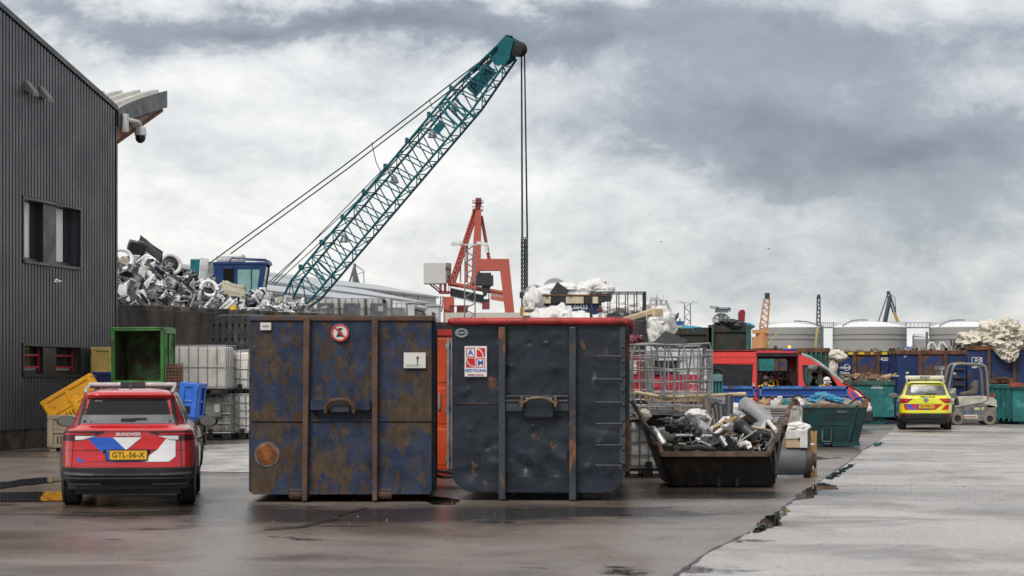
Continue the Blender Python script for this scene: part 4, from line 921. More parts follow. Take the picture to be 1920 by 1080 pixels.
def plate_nl(t, rp, x, z, w, h, s, parent_mat, off=.02):
    p = rp(x, z, off); q = MB(); q.box(p, (w,.012,h)); o = q.build('number_plate', m_['yellow_plate'], t)
    q = MB(); q.box(p+Vector((-w/2+.022,-.007,0)), (.044,.004,h-.006)); sub(q.build('blue_band', m_['blue_film'], t), o)
    tx = text(s, h*.88, p+Vector((.02,-.009,0)), m_['ink'], t, sx=1.0, bold=.001, th=.002); sub(tx, o)
    q = MB(); q.box(p+Vector((0,.004,0)), (w+.03,.01,h+.03)); q.box(p+Vector((0,-.004,-h/2-.012)), (w*.7,.008,.016)); sub(q.build('plate_holder', m_['black_plastic'], t), o)
# --- red fire service car
TR = [(.30,.86,.10,4.50),(.40,.915,.03,4.60),(.55,.935,.0,4.65),(.72,.94,.035,4.65),(.86,.935,.05,4.58),(.99,.925,.055,4.30),(1.06,.895,.06,3.95),(1.085,.865,.10,3.80),(1.13,.80,.20,3.55),(1.18,.77,.25,3.4),(1.35,.71,.37,3.05),(1.49,.655,.46,2.75),(1.545,.635,.42,2.6),(1.58,.60,.46,2.45),(1.61,.52,.62,2.3),(1.63,.35,.85,2.1),(1.635,.2,1.1,1.9)]
def deco_red(t, patch, rp, sp_, par, body):
    patch('rear_window', [(-.655,1.15),(.655,1.15),(.585,1.475),(-.585,1.475)], car_glass)
    o = patch('window_reflection', [(-.645,1.15),(.645,1.15),(.62,1.27),(-.62,1.27)], grey_glass, .009)  # pale band along the lower glass: a reflection painted on
    for a, b in (((-.70,1.12),(-.615,1.50)),((.70,1.12),(.615,1.50))):
        sg = 1 if a[0] > 0 else -1; patch('window_trim', [a,(a[0]-.045*sg,a[1]+.01),(b[0]-.03*sg,b[1]),b], m_['black_plastic'], .008)
    patch('window_trim', [(-.61,1.475),(.61,1.475),(.60,1.50),(-.60,1.50)], m_['black_plastic'], .008)
    patch('spoiler', [(-.66,1.50),(.66,1.50),(.62,1.56),(-.62,1.56)], red_car, .03)
    patch('spoiler', [(-.80,1.055),(.80,1.055),(.80,1.105),(-.80,1.105)], red_car, .02)
    for s in (-1, 1):
        o = patch('tail_light', [(s*.30,1.035),(s*.91,1.035),(s*.915,.915),(s*.60,.925)], M('lamp_smoke', (.05,.004,.006), .08), .010, th=1) if s < 0 else patch('tail_light', [(s*.30,1.035),(s*.91,1.035),(s*.915,.915),(s*.60,.925)], bpy.data.materials['lamp_smoke'], .010)
        sub(patch('light_lens', [(s*.42,.985),(s*.70,.985),(s*.70,.93),(s*.60,.935)], m_['lamp_clear'], .016), o)
        sub(patch('light_surround', [(s*.29,1.05),(s*.92,1.05),(s*.92,1.03),(s*.31,1.033)], m_['black_plastic'], .014), o)
        sub(patch('light_strip', [(s*.42,1.022),(s*.90,1.022),(s*.90,1.0),(s*.44,1.0)], M('red_glow_lens', (.42,.012,.015), .15) if 'red_glow_lens' not in bpy.data.materials else bpy.data.materials['red_glow_lens'], .016), o)
        patch('reflector', [(s*.62,.375),(s*.87,.375),(s*.87,.355),(s*.62,.355)], m_['lamp_red'], .05)
    B, Wh, Rd = m_['blue_film'], m_['white_film'], M('red_reflective', (.52,.02,.025), .3, var=.03)
    for nm, quad, mt in [('blue_stripe', [(-.55,.965),(-.19,.965),(-.02,.80),(-.38,.80)], B), ('white_stripe', [(-.19,.965),(.20,.965),(.0,.80),(-.02,.80)], Wh), ('red_stripe', [(.20,.965),(.55,.965),(.42,.80),(.04,.80)], Rd), ('red_stripe', [(-.66,.965),(-.55,.965),(-.38,.80),(-.55,.80)], Rd),
                         ('white_stripe', [(.55,.965),(.66,.965),(.66,.80),(.42,.80)], Wh), ('white_stripe', [(.42,.80),(.66,.80),(.66,.70),(.31,.72)], Wh), ('white_stripe', [(.31,.72),(.66,.70),(.57,.63),(.24,.63)], Wh), ('blue_stripe', [(-.38,.80),(-.20,.80),(-.26,.735),(-.30,.735)], B), ('red_stripe', [(-.58,.68),(-.30,.78),(-.28,.64),(-.52,.635)], Rd), ('blue_stripe', [(-.26,.655),(.26,.655),(.26,.63),(-.24,.63)], B), ('blue_stripe', [(-.68,.715),(-.67,.70),(-.56,.63),(-.66,.63)], B)]:
        patch(nm, quad, mt, .008, nu=20, nv=8)
    tx = text('BRANDWEER', .062, rp(.02,1.005,.016), Wh, t, bold=.0008, sx=.9)
    q = MB(); q.grid(lambda u,v: rp(-.32+.64*u, .74+.055*v, .004+.03*v), 10, 2); q.build('plate_recess', clad_b, t)
    plate_nl(t, rp, 0, .722, .545, .12, 'GTL-56-X', None, .03)
    patch('panel_gap', [(-.73,.99),(-.72,.99),(-.745,.54),(-.755,.54)], m_['black_plastic'], .004, nu=2, nv=14); patch('panel_gap', [(.72,.99),(.73,.99),(.755,.54),(.745,.54)], m_['black_plastic'], .004, nu=2, nv=14)
    patch('crease_shade', [(-.85,.79),(.85,.79),(.85,.782),(-.85,.782)], M('red_crease_shade', (.12,.004,.005), .4), .005, nu=24, nv=1)  # flat dark red strip: the shade of a body crease, drawn as colour
    # bumper
    q = MB(); pr = [(.555,.015),(.545,.055),(.45,.065),(.42,.05),(.40,.075),(.33,.06),(.25,.02)]; n = 60; ws = .925
    def bf(u, v):
        k = v*(len(pr)-1); i = min(int(k), len(pr)-2); f = k-i; z = pr[i][0]+(pr[i+1][0]-pr[i][0])*f; o_ = pr[i][1]+(pr[i+1][1]-pr[i][1])*f
        x = -1+2*u; ww, a, b = par(max(z,.32)); return rp(x*(ww-.001), max(z,.31), o_)+Vector((0,0,min(0,z-.31)))
    q.grid(bf, n, 24); bm = q.build('bumper', clad_b, t)
    sil = M('satin_silver', (.22,.22,.23), .35, .6)
    for s in (-1,1):
        sub(patch('trim', [(s*.44,.475),(s*.88,.495),(s*.87,.455),(s*.46,.445)], sil, .075, th=1), bm); sub(patch('trim', [(s*.36,.275+.06),(s*.80,.275+.06),(s*.82,.312),(s*.34,.318)], sil, .08), bm)
    sub(patch('trim', [(-.46,.475),(.46,.475),(.46,.445),(-.46,.445)], M('dark_satin', (.10,.10,.105), .4, .4), .072), bm)
    q = MB(); q.bx(-.72,.72,.35,4.3,.17,.34); q.build('underbody', m_['black_plastic'], t)
    for s in (-1,1):
        side_patch(t, sp_, 'side_window', [(.72,1.17),(1.55,1.17),(1.52,1.50),(1.0,1.47)], car_glass, s); side_patch(t, sp_, 'side_window', [(1.62,1.17),(3.05,1.17),(2.60,1.48),(1.58,1.50)], car_glass, s)
        side_patch(t, sp_, 'window_trim', [(.58,1.13),(.72,1.13),(1.0,1.50),(.92,1.52)], m_['silver'], s, .008); side_patch(t, sp_, 'window_trim', [(.92,1.52),(1.0,1.495),(2.6,1.50),(2.6,1.525)], m_['silver'], s, .008)
        side_patch(t, sp_, 'door_handle', [(1.75,.96),(1.98,.96),(1.98,.925),(1.75,.925)], red_car, s, .035); side_patch(t, sp_, 'sill', [(.9,.45),(3.6,.45),(3.6,.31),(.9,.31)], clad_b, s, .01)
        mirror(t, s*.90, 2.9, 1.13, s, m_['black_plastic'] , grey_glass)
        q = MB(); q.tube([sp_(.85,1.59,s,-.05),sp_(.95,1.63,s,.0),sp_(1.5,1.655,s,.12),sp_(2.3,1.63,s,.2)], .02, 8) if False else q.tube([(s*.60,.62,1.57),(s*.61,.75,1.63),(s*.60,1.6,1.68),(s*.58,2.3,1.62)], .022, 8); q.build('roof_rail', m_['silver'], t)
    q = MB(); q.bar(rp(-.0,1.205,.018)+Vector((-.08,0,0)), rp(.26,1.215,.018)+Vector((0,0,0)), .02,.03); q.bx(-.09,.10,rp(0,1.2)[1]-.035,rp(0,1.2)[1]-.005,1.175,1.215); q.build('wiper', m_['black_plastic'], t)
    q = MB(); q.plate([(0,1.635),(.14,1.635),(.03,1.70),(.015,1.70)], (), lambda u,v,w: Vector((-.02+w, 1.0+u*-1+.1, v)), .03); q.build('antenna', m_['black_plastic'], t)
    q = MB(); q.bx(-.63,.63,1.45,1.75,1.655,1.715); lb = q.build('light_bar', M('lightbar_clear', (.50,.46,.45), .15, var=.2, vs=9), t, bevel=.025)
    q = MB(); q.bx(-.17,.18,1.44,1.76,1.653,1.718); q.bx(-.64,.64,1.45,1.75,1.635,1.657); sub(q.build('light_bar_base', m_['dark_steel'], t), lb)
    q = MB()
    for s in (-1,1): q.bx(s*.50-.03,s*.50+.03,1.5,1.7,1.56,1.64)
    q.build('light_bar_foot', m_['black_plastic'], t)
suv('fire_car', 'red fire service SUV with blue and white stripes and a light bar, seen from behind', (PX(246,29.6), 29.25, 0), R(7.0), TR, red_car, .365, 2.77, .92, deco_red)
# --- yellow ambulance car
TY = [(.30,.82,.12,4.40),(.40,.88,.04,4.45),(.58,.91,.0,4.5),(.75,.915,.03,4.5),(.95,.91,.05,4.3),(1.08,.88,.07,3.9),(1.13,.85,.10,3.7),(1.18,.81,.18,3.5),(1.35,.74,.27,3.1),(1.52,.67,.35,2.7),(1.575,.64,.30,2.55),(1.61,.60,.34,2.4),(1.64,.48,.5,2.3),(1.655,.25,.8,2.0)]
def deco_yel(t, patch, rp, sp_, par, body):
    patch('rear_window', [(-.68,1.17),(.68,1.17),(.60,1.50),(-.60,1.50)], M('yellow_car_glass', (.10,.105,.105), .08, var=.3), .008)
    patch('spoiler', [(-.64,1.53),(.64,1.53),(.60,1.585),(-.60,1.585)], yel_car, .04)
    patch('window_trim', [(-.5,1.555),(.5,1.555),(.5,1.585),(-.5,1.585)], m_['black_plastic'], .05)
    for s in (-1,1):
        o = patch('tail_light', [(s*.42,1.06),(s*.89,1.06),(s*.895,.90),(s*.62,.92)], m_['lamp_red'], .012); sub(patch('light_lens', [(s*.46,1.045),(s*.70,1.04),(s*.72,.97),(s*.6,.975)], M('red_lens', (.5,.03,.03), .15) if 'red_lens' not in bpy.data.materials else bpy.data.materials['red_lens'], .018), o)
    B, Rd = m_['blue_film'], m_['red_film']
    for nm, quad, mt in [('red_stripe', [(-.74,.88),(-.70,.88),(-.52,.68),(-.70,.68)], Rd), ('blue_stripe', [(-.74,.88),(-.56,.88),(-.32,.68),(-.52,.68)], B), ('red_stripe', [(-.56,.88),(-.28,.88),(-.05,.68),(-.32,.68)], Rd), ('blue_stripe', [(-.05,.75),(.1,.75),(.13,.68),(-.1,.68)], B), ('red_stripe', [(.30,.88),(.56,.88),(.30,.68),(.06,.68)], Rd), ('red_stripe', [(.66,.86),(.76,.86),(.74,.69),(.5,.68)], Rd)]:
        patch(nm, quad, mt, .008, nu=14, nv=5)
    text('AMBULANCE', .085, rp(.05,1.115,.02), m_['dark_steel'], t, bold=.002)
    p = rp(0,1.02,.02); q = MB(); q.lathe([(0,0),(.075,0),(.08,.012),(.06,.018),(0,.016)], p, 24, 0, RXY); bd = q.build('badge', m_['silver'], t)
    q = MB()
    for a, b in (((-.045,.04),(-.012,-.045)),((-.012,-.045),(0,-.005)),((0,-.005),(.012,-.045)),((.012,-.045),(.045,.04)),((-.02,.05),(0,.012)),((0,.012),(.02,.05))): q.bar(p+Vector((a[0],-.021,a[1])), p+Vector((b[0],-.021,b[1])), .012,.004,0,(0,1,0))
    sub(q.build('emblem', m_['dark_steel'], t), bd)
    plate_nl(t, rp, 0, .80, .56, .14, 'TB-946-R', None, .02)
    q = MB(); pr = [(.57,.012),(.56,.05),(.45,.06),(.40,.05),(.27,.02)]
    def bf(u, v):
        k = v*(len(pr)-1); i = min(int(k), len(pr)-2); f = k-i; z = pr[i][0]+(pr[i+1][0]-pr[i][0])*f; o_ = pr[i][1]+(pr[i+1][1]-pr[i][1])*f
        x = -1+2*u; return rp(x*(par(max(z,.32))[0]-.001), max(z,.31), o_)+Vector((0,0,min(0,z-.31)))
    q.grid(bf, 40, 14); bm = q.build('bumper', clad_b, t)
    for s in (-1,1): sub(patch('reflector', [(s*.55,.52),(s*.86,.53),(s*.86,.50),(s*.55,.50)], m_['lamp_red'], .06), bm)
    q = MB(); q.bx(-.66,.66,.25,4.2,.2,.34); q.build('underbody', m_['black_plastic'], t)
    for s in (-1,1):
        side_patch(t, sp_, 'side_window', [(.6,1.19),(1.5,1.19),(1.48,1.53),(.85,1.50)], car_glass, s); side_patch(t, sp_, 'side_window', [(1.58,1.19),(3.0,1.19),(2.5,1.52),(1.56,1.53)], car_glass, s)
        side_patch(t, sp_, 'side_stripe', [(.5,.95),(3.6,.95),(3.6,.6),(.5,.6)], B, s, .006)
        mirror(t, s*.88, 2.85, 1.14, s, m_['black_plastic'] if s > 0 else m_['galv'], grey_glass)
        q = MB(); q.tube([(s*.60,.5,1.60),(s*.62,.65,1.66),(s*.60,1.6,1.71),(s*.58,2.3,1.65)], .022, 8); q.build('roof_rail', m_['silver'], t)
    q = MB(); q.bar(rp(-.03,1.21,.02), rp(.35,1.22,.02), .025,.03); q.build('wiper', m_['black_plastic'], t)
    q = MB(); q.tube([(.05,.75,1.65),(.02,.7,1.78)], .012, 6); q.build('antenna', m_['black_plastic'], t)
    q = MB(); q.bx(-.65,.65,1.2,1.5,1.70,1.83); lb = q.build('light_bar', M('lightbar_pale', (.55,.53,.45), .2, var=.15, vs=7), t, bevel=.03)
    q = MB(); q.bx(-.16,.16,1.19,1.51,1.72,1.81); q.bx(-.5,.5,1.25,1.45,1.64,1.70); sub(q.build('light_bar_base', m_['galv'], t), lb)
suv('ambulance_car', 'yellow ambulance SUV with red and blue chevrons, parked before the forklift', (PX(1732,72), 71.6, 0), R(-9.0), TY, yel_car, .35, 2.68, .85, deco_yel)
# ------------------------------------------------------------ red van, side on
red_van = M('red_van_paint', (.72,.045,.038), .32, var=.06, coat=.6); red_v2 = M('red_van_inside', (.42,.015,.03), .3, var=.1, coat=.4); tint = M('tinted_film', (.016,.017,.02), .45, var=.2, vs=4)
YV = 71.; sv = YV/F; van = thing('fire_van', 'red high roof fire service van with an open side door, standing behind the blue troughs', 'van', (PX(1440,YV), YV, 0))
vx = lambda px: (px-1440)*sv
def V2(pts): return [(vx(a), PZ(b,YV)) for a, b in pts]
roof = [(1262,660),(1290,658),(1420,657),(1488,659),(1503,663),(1520,670),(1536,680),(1552,692)]
front_ = [(1580,716),(1596,724),(1612,733),(1626,745),(1633,758),(1635,785)]
outer = V2(roof+front_+[(1622,786),(1612,768),(1594,764),(1577,770),(1568,788),(1360,788),(1350,770),(1332,764),(1314,770),(1304,788),(1262,788)])
door = V2([(1419,663),(1494,663),(1496,672),(1496,780),(1419,780)])
cabw = V2([(1507,687),(1536,689),(1550,698),(1566,718),(1570,725),(1515,725),(1509,712)])
sidew = V2([(1330,683),(1412,684),(1410,725),(1330,724)])
farw = V2([(1421,669),(1489,669),(1493,675),(1493,698),(1421,698)])
wall1 = MB(); wall1.plate(outer, [door, cabw, sidew], lambda u,v,w: Vector((u, w, v)), .07); body = wall1.build('body', red_van, van, bevel=.012)
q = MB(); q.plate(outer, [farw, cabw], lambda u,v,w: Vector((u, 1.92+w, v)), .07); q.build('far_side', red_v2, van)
q = MB(); rl = V2(roof+[(1580,716)]); 
def strip(pts, y0, y1, mat, nm, th=.05):
    q = MB(); k = len(pts); vs = []
    for yy in (y0, y1):
        for zz in (0, -th): vs += [Vector((a, yy, b+zz)) for a, b in pts]
    fs = []
    for i in range(k-1): fs += [(i,i+1,2*k+i+1,2*k+i),(k+i,k+i+1,3*k+i+1,3*k+i),(i,i+1,k+i+1,k+i),(2*k+i,2*k+i+1,3*k+i+1,3*k+i)]
    q.add(vs, fs, 0, True); return q.build(nm, mat, van)
strip(V2(roof[:6]), .0, 1.99, red_van, 'roof'); strip(V2(roof[5:]+[(1580,716)]), .1, 1.89, car_glass, 'windscreen', .03); strip(V2([(1580,716)]+front_), .0, 1.99, red_van, 'bonnet', .06)
q = MB()
for yy in (.04, 1.95): q = MB(); q.tube([(vx(a), yy, PZ(b,YV)) for a, b in [(1503,664),(1520,671),(1536,681),(1552,693),(1580,717)]], .055, 8); q.build('windscreen_pillar', M('pillar_grey', (.35,.36,.37), .4), van)
q = MB(); q.bx(vx(1262),vx(1264),.07,1.92,.4,2.6); q.build('rear_door', red_van, van)
q = MB(); q.bx(vx(1264),vx(1575),.07,1.92,.42,.5); q.bx(vx(1300),vx(1600),.3,1.7,.25,.42); q.build('floor', m_['black_plastic'], van)
q = MB(); q.plate(sidew, (), lambda u,v,w: Vector((u, .02+w, v)), .02); q.build('side_window', tint, van)
q = MB(); q.bx(vx(1418),vx(1497),-.02,.08,PZ(668,YV),PZ(662,YV)); q.bx(vx(1494),vx(1497),.0,.09,PZ(780,YV),PZ(662,YV)); q.bx(vx(1419),vx(1420.5),.0,.09,PZ(780,YV),PZ(662,YV)); q.build('door_frame', m_['black_plastic'], van); q = MB(); q.plate(farw, [V2([(1424,672),(1487,672),(1490,677),(1490,695),(1424,695)])], lambda u,v,w: Vector((u,1.9-w,v)), .03); q.build('window_surround', m_['black_plastic'], van)
q = MB(); q.plate(V2([(1504,684),(1538,686),(1554,696),(1573,727),(1512,728),(1506,712)]), [cabw], lambda u,v,w: Vector((u, -.008-w*.2, v)), .03); q.bar((vx(1537),.03,PZ(688,YV)),(vx(1546),.03,PZ(725,YV)),.05); q.build('window_seal', m_['black_plastic'], van)
q = MB()
for py in (668.5, 680.5): q.bx(vx(1264),vx(1416),-.018,.005,PZ(py+.8,YV),PZ(py-.8,YV))
q.bx(vx(1418),vx(1490),-.05,.0,PZ(661.5,YV),PZ(658.5,YV)); q.build('swage_line', red_van, van)
q = MB(); q.blob((vx(1522),-.17,PZ(690,YV)), (.17,.1,.12), 3, .05); q.bar((vx(1520),-.1,PZ(691,YV)),(vx(1514),.02,PZ(692,YV)),.05); q.build('side_mirror', M('mirror_grey', (.12,.125,.13), .4), van)
bl = [m_['blue_film'], m_['white_film']]
for quad, mt in [([(1580,738),(1590,738),(1612,762),(1594,762)], bl[0]), ([(1592,732),(1602,737),(1628,762),(1616,762)], bl[0]), ([(1600,731),(1606,733),(1632,757),(1630,760)], bl[1])]:
    q = MB(); q.plate(V2(quad), (), lambda u,v,w: Vector((u, -.006-w, v)), .004); q.build('stripe', mt, van)
q = MB(); q.bx(vx(1590),vx(1637),-.03,2.02,PZ(792,YV),PZ(770,YV)); q.build('bumper', clad_b, van, bevel=.05)
q = MB(); q.blob((vx(1627),.08,PZ(766,YV)), (.16,.14,.14), 3, .0); q.build('headlight', m_['lamp_clear'], van)
for px in (1332, 1594):
    for yy in (.12, 1.87):
        q = MB(); q.lathe([(0,-.1),(.2,-.12),(.23,-.10),(.35,-.1),(.36,-.05),(.36,.05),(.35,.1),(0,.1)], (vx(px),yy,.36), 28, 0, Rx(R(90))); q.build('wheel', tyre_m, van)
amb = M('beacon_orange', (1.,.32,.03), .3, emit=1.3)
q = MB(); q.bx(vx(1476),vx(1498),.6,1.4,PZ(658,YV),PZ(652.5,YV)); o = q.build('light_bar', M('beacon_blue', (.02,.06,.25), .2), van, bevel=.03)
q = MB(); q.lathe([(0,.10),(.045,.085),(.055,0)], (vx(1486),.8,PZ(652.5,YV)), 14); sub(q.build('beacon', amb, van), o)
q = MB(); q.lathe([(0,.2),(.05,.18),(.07,.1),(.04,.05),(.08,0)], (vx(1460),.9,PZ(658,YV)), 12); q.build('roof_vent', m_['black_plastic'], van)
q = MB()
for px, zz in ((1448,.5),(1474,.5),(1518,.5)):
    for yy in (1.1,):
        q.bx(vx(px)-.22,vx(px)+.22,yy-.25,yy+.25,zz,zz+.5); q.bx(vx(px)-.26,vx(px)-.16,yy-.25,yy+.25,zz+.4,zz+.85)
q.build('seat', m_['black_plastic'], van, bevel=.04)
# ------------------------------------------------------------ people
skin = M('skin', (.50,.27,.18), .55, var=.1); navy = M('navy_suit', (.012,.014,.03), .75, var=.3, vs=6); blk = M('black_suit', (.008,.008,.009), .8, var=.2); ylv = M('yellow_strap', (.75,.48,.01), .6, var=.1); helm_k = M('helmet_black', (.012,.012,.013), .3); helm_w = M('helmet_white', (.62,.62,.62), .35)
def person(label, loc, rz, pose, suit, helmet, straps=None):
    t = thing('person', label, 'person', loc, rz)
    J = {'pelvis':(0,0,.95,.15),'belly':(0,0,1.12,.14),'chest':(0,-.01,1.35,.155),'neck':(0,0,1.50,.058),'jaw':(0,-.03,1.58,.075),'head':(0,-.005,1.68,.098),
         'l_sh':(.19,0,1.43,.065),'l_el':(.25,.03,1.15,.048),'l_wr':(.24,-.12,.93,.032),'r_sh':(-.19,0,1.43,.065),'r_el':(-.25,.03,1.15,.048),'r_wr':(-.24,-.12,.93,.032),
         'l_hip':(.10,0,.90,.10),'l_kn':(.11,-.02,.50,.065),'l_an':(.11,.03,.10,.045),'l_to':(.12,-.16,.04,.04),'r_hip':(-.10,0,.90,.10),'r_kn':(-.11,-.02,.50,.065),'r_an':(-.11,.03,.10,.045),'r_to':(-.12,-.16,.04,.04)}
    for k, v in pose.items():
        if k in J: J[k] = (*v, J[k][3])
    E = [('pelvis','belly'),('belly','chest'),('chest','neck'),('neck','jaw'),('jaw','head'),('chest','l_sh'),('l_sh','l_el'),('l_el','l_wr'),('chest','r_sh'),('r_sh','r_el'),('r_el','r_wr'),('pelvis','l_hip'),('l_hip','l_kn'),('l_kn','l_an'),('l_an','l_to'),('pelvis','r_hip'),('r_hip','r_kn'),('r_kn','r_an'),('r_an','r_to')]
    names = list(J); P_ = [Vector(J[k][:3]) for k in names]; rad = [J[k][3] for k in names]; ed_ = [(names.index(a), names.index(b)) for a, b in E]; skin_from = len(P_)
    for sd in ('l','r'):                                    # palm and five fingers
        w = Vector(J[sd+'_wr'][:3]); e = Vector(J[sd+'_el'][:3]); d = (w-e).normalized(); hd_ = pose.get(sd+'_hand'); d = Vector(hd_).normalized() if hd_ else d
        sidev = d.cross(Vector((0,1,0.2))).normalized(); curl = d.cross(sidev)
        i0 = names.index(sd+'_wr'); P_.append(w+d*.07); rad.append(.036); pm = len(P_)-1; ed_.append((i0, pm))
        for f, (off, ln) in enumerate(((-.03,.07),(-.01,.085),(.01,.08),(.03,.06))):
            a = w+d*.10+sidev*off; P_.append(a); rad.append(.0105); ed_.append((pm, len(P_)-1)); P_.append(a+d*ln*.6+curl*.006+sidev*off*.35); rad.append(.0095); ed_.append((len(P_)-2, len(P_)-1)); P_.append(a+d*ln+curl*.02+sidev*off*.5); rad.append(.0085); ed_.append((len(P_)-2, len(P_)-1))
        a = w+d*.05+sidev*-.045; P_.append(a); rad.append(.012); ed_.append((pm, len(P_)-1)); P_.append(a+d*.045-sidev*.025); rad.append(.010); ed_.append((len(P_)-2, len(P_)-1))
    me = bpy.data.meshes.new('p'); me.from_pydata([tuple(p) for p in P_], ed_, []); o = bpy.data.objects.new('p', me); COL.objects.link(o)
    md = o.modifiers.new('s', 'SKIN'); md.use_smooth_shade = True
    for i, v in enumerate(me.skin_vertices[0].data): v.radius = (rad[i], rad[i]*(.85 if i in (1,2) else 1)); v.use_root = i == 0
    ss = o.modifiers.new('u', 'SUBSURF'); ss.levels = 2
    bpy.context.view_layer.update(); m2 = bpy.data.meshes.new_from_object(o.evaluated_get(bpy.context.evaluated_depsgraph_get())); bpy.data.objects.remove(o)
    hv = Vector(J['head'][:3]); fw = Vector(pose.get('look', (0,-1,0))).normalized(); sdv = fw.cross(Vector((0,0,1))).normalized()
    ws = [Vector(J['l_wr'][:3]), Vector(J['r_wr'][:3])]; nz_ = J['neck'][2]
    m2.materials.clear(); m2.materials.append(suit); m2.materials.append(skin); m2.materials.append(m_['ink'])
    for v in m2.vertices:                                   # brow, nose and chin drawn out of the head
        r_ = v.co-hv; a = r_.dot(fw); b = abs(r_.dot(sdv)); z = r_.z
        if a > .04 and abs(z+.03) < .03 and b < .03: v.co += fw*.028
        if a > .03 and abs(z+.11) < .03 and b < .05: v.co += fw*.012
        if a > .05 and abs(z) < .02 and .02 < b < .055: v.co -= fw*.012
    for p in m2.polygons:
        c = p.center; hand = min((c-w).length for w in ws) < .19 and any((c-w).dot((w-Vector(J[k][:3])).normalized()) > -.005 for w, k in zip(ws, ('l_el','r_el')) if (c-w).length < .19)
        r_ = c-hv; face = c.z > nz_+.03 and (c-Vector((hv.x,hv.y,c.z))).length < .17
        p.material_index = 1 if (hand or face) else 0
        if face and abs(r_.z) < .012 and r_.dot(fw) > .07 and .018 < abs(r_.dot(sdv)) < .05: p.material_index = 2
    b = bpy.data.objects.new('body', m2); COL.objects.link(b); b.parent = t
    if helmet:
        q = MB(); prof = [(.0,.135),(.06,.125),(.10,.09),(.122,.035),(.125,-.01),(.118,-.03)]
        q.lathe(prof, hv+Vector((0,.005,.02)), 24); q.lathe([(.118,-.03),(.11,-.02),(.0,.115)], hv+Vector((0,.005,.02)), 24); q.box(hv+fw*.12+Vector((0,0,.0)), (.16,.06,.02), 0, Matrix((sdv, fw, Vector((0,0,1)))).transposed()); 
        for s in (-1,1): q.blob(hv+sdv*s*.108+Vector((0,0,-.05)), (.03,.05,.06), 2, .1, n=8)
        h = q.build('helmet', helmet, t)
        q = MB()
        for s in (-1,1): q.tube([hv+sdv*s*.105+Vector((0,0,-.02)), hv+sdv*s*.09+fw*.04+Vector((0,0,-.10)), hv+fw*.07+Vector((0,0,-.135))], .008, 5)
        sub(q.build('chin_strap', m_['ink'], t), h)
        if helmet is helm_w: q = MB(); q.lathe([(.126,-.012),(.128,.0),(.126,.012)], hv+Vector((0,.005,.03)), 24); sub(q.build('band', m_['ink'], t), h)
    else:
        q = MB(); q.blob(hv+Vector((0,.012,.03)), (.105,.115,.09), 5, .08); q.build('hair', m_['ink'], t)
    if straps:
        ch, l, r_, be = (Vector(J[k][:3]) for k in ('chest','l_sh','r_sh','belly')); q = MB(); bk = Vector((0,.16,0)); 
        for s, sh in ((1,l),(-1,r_)):
            x = ch.lerp(sh,.55); q.tube([be+Vector((s*.10,-.17,0)), x+Vector((0,-.17,-.04)), x+Vector((0,-.05,.13)), x+Vector((0,.12,.08)), be+Vector((s*.08,.17,.05))], .032, 6)
            q.blob(sh+Vector((0,.02,.03)), (.075,.085,.055), 3, .2, n=8)
        q.tube([be+Vector((.17*math.cos(i*.393),.16*math.sin(i*.393),.03)) for i in range(16)], .03, 6, closed=True); q.build('harness', straps, t)
    return t
arm = {'l_el':(.30,-.22,1.28),'l_wr':(.18,-.42,1.30),'r_el':(-.30,-.2,1.2),'r_wr':(-.15,-.4,1.22)}
sit = {'pelvis':(0,0,.50),'belly':(0,-.02,.68),'chest':(0,-.06,.90),'neck':(0,-.09,1.06),'jaw':(0,-.14,1.13),'head':(0,-.14,1.22),'l_sh':(.19,-.06,.98),'r_sh':(-.19,-.06,.98),'l_el':(.24,-.22,.74),'r_el':(-.24,-.22,.74),'l_wr':(.15,-.42,.76),'r_wr':(-.15,-.42,.76),
       'l_hip':(.10,-.02,.47),'r_hip':(-.10,-.02,.47),'l_kn':(.13,-.44,.48),'r_kn':(-.13,-.44,.48),'l_an':(.13,-.44,.10),'r_an':(-.13,-.44,.10),'l_to':(.13,-.6,.04),'r_to':(-.13,-.6,.04)}
person('firefighter in black helmet and yellow harness reaching a hand to the door pillar', (PX(1436,70.1), 70.1, .0), R(175), {'r_el':(-.25,.02,1.18),'r_wr':(-.12,-.1,1.0),'l_sh':(.20,0,1.43),'l_el':(.36,-.16,1.30),'l_wr':(.37,-.32,1.42),'l_hand':(.1,-.15,1),'look':(-.6,-1,-.1)}, navy, helm_k, ylv)
person('firefighter in black helmet sitting inside the van doorway behind the harnessed colleague', (PX(1450,72.2), 72.1, .62), R(-140), dict(sit, look=(.2,-1,-.2)), navy, helm_k, ylv)
person('dark clad figure in black helmet bending forward inside the van', (PX(1479,72.2), 72.1, .60), R(-75), dict(sit, look=(0,-1,-.5), head=(0,-.22,1.19), jaw=(0,-.24,1.10)), blk, helm_k)
person('dark clad figure without helmet seated in the van cab', (PX(1520,72.2), 72.15, .62), R(80), dict(sit, l_wr=(.1,-.5,.9), l_el=(.24,-.25,.8)), blk, None)
person('firefighter in white helmet and dark blue suit beside the van windscreen', (PX(1551,70.), 70.3, 0), R(25), {'look':(.3,-1,-.2),'neck':(0,-.03,1.46),'head':(0,-.06,1.64),'jaw':(0,-.08,1.54)}, navy, helm_w, ylv)
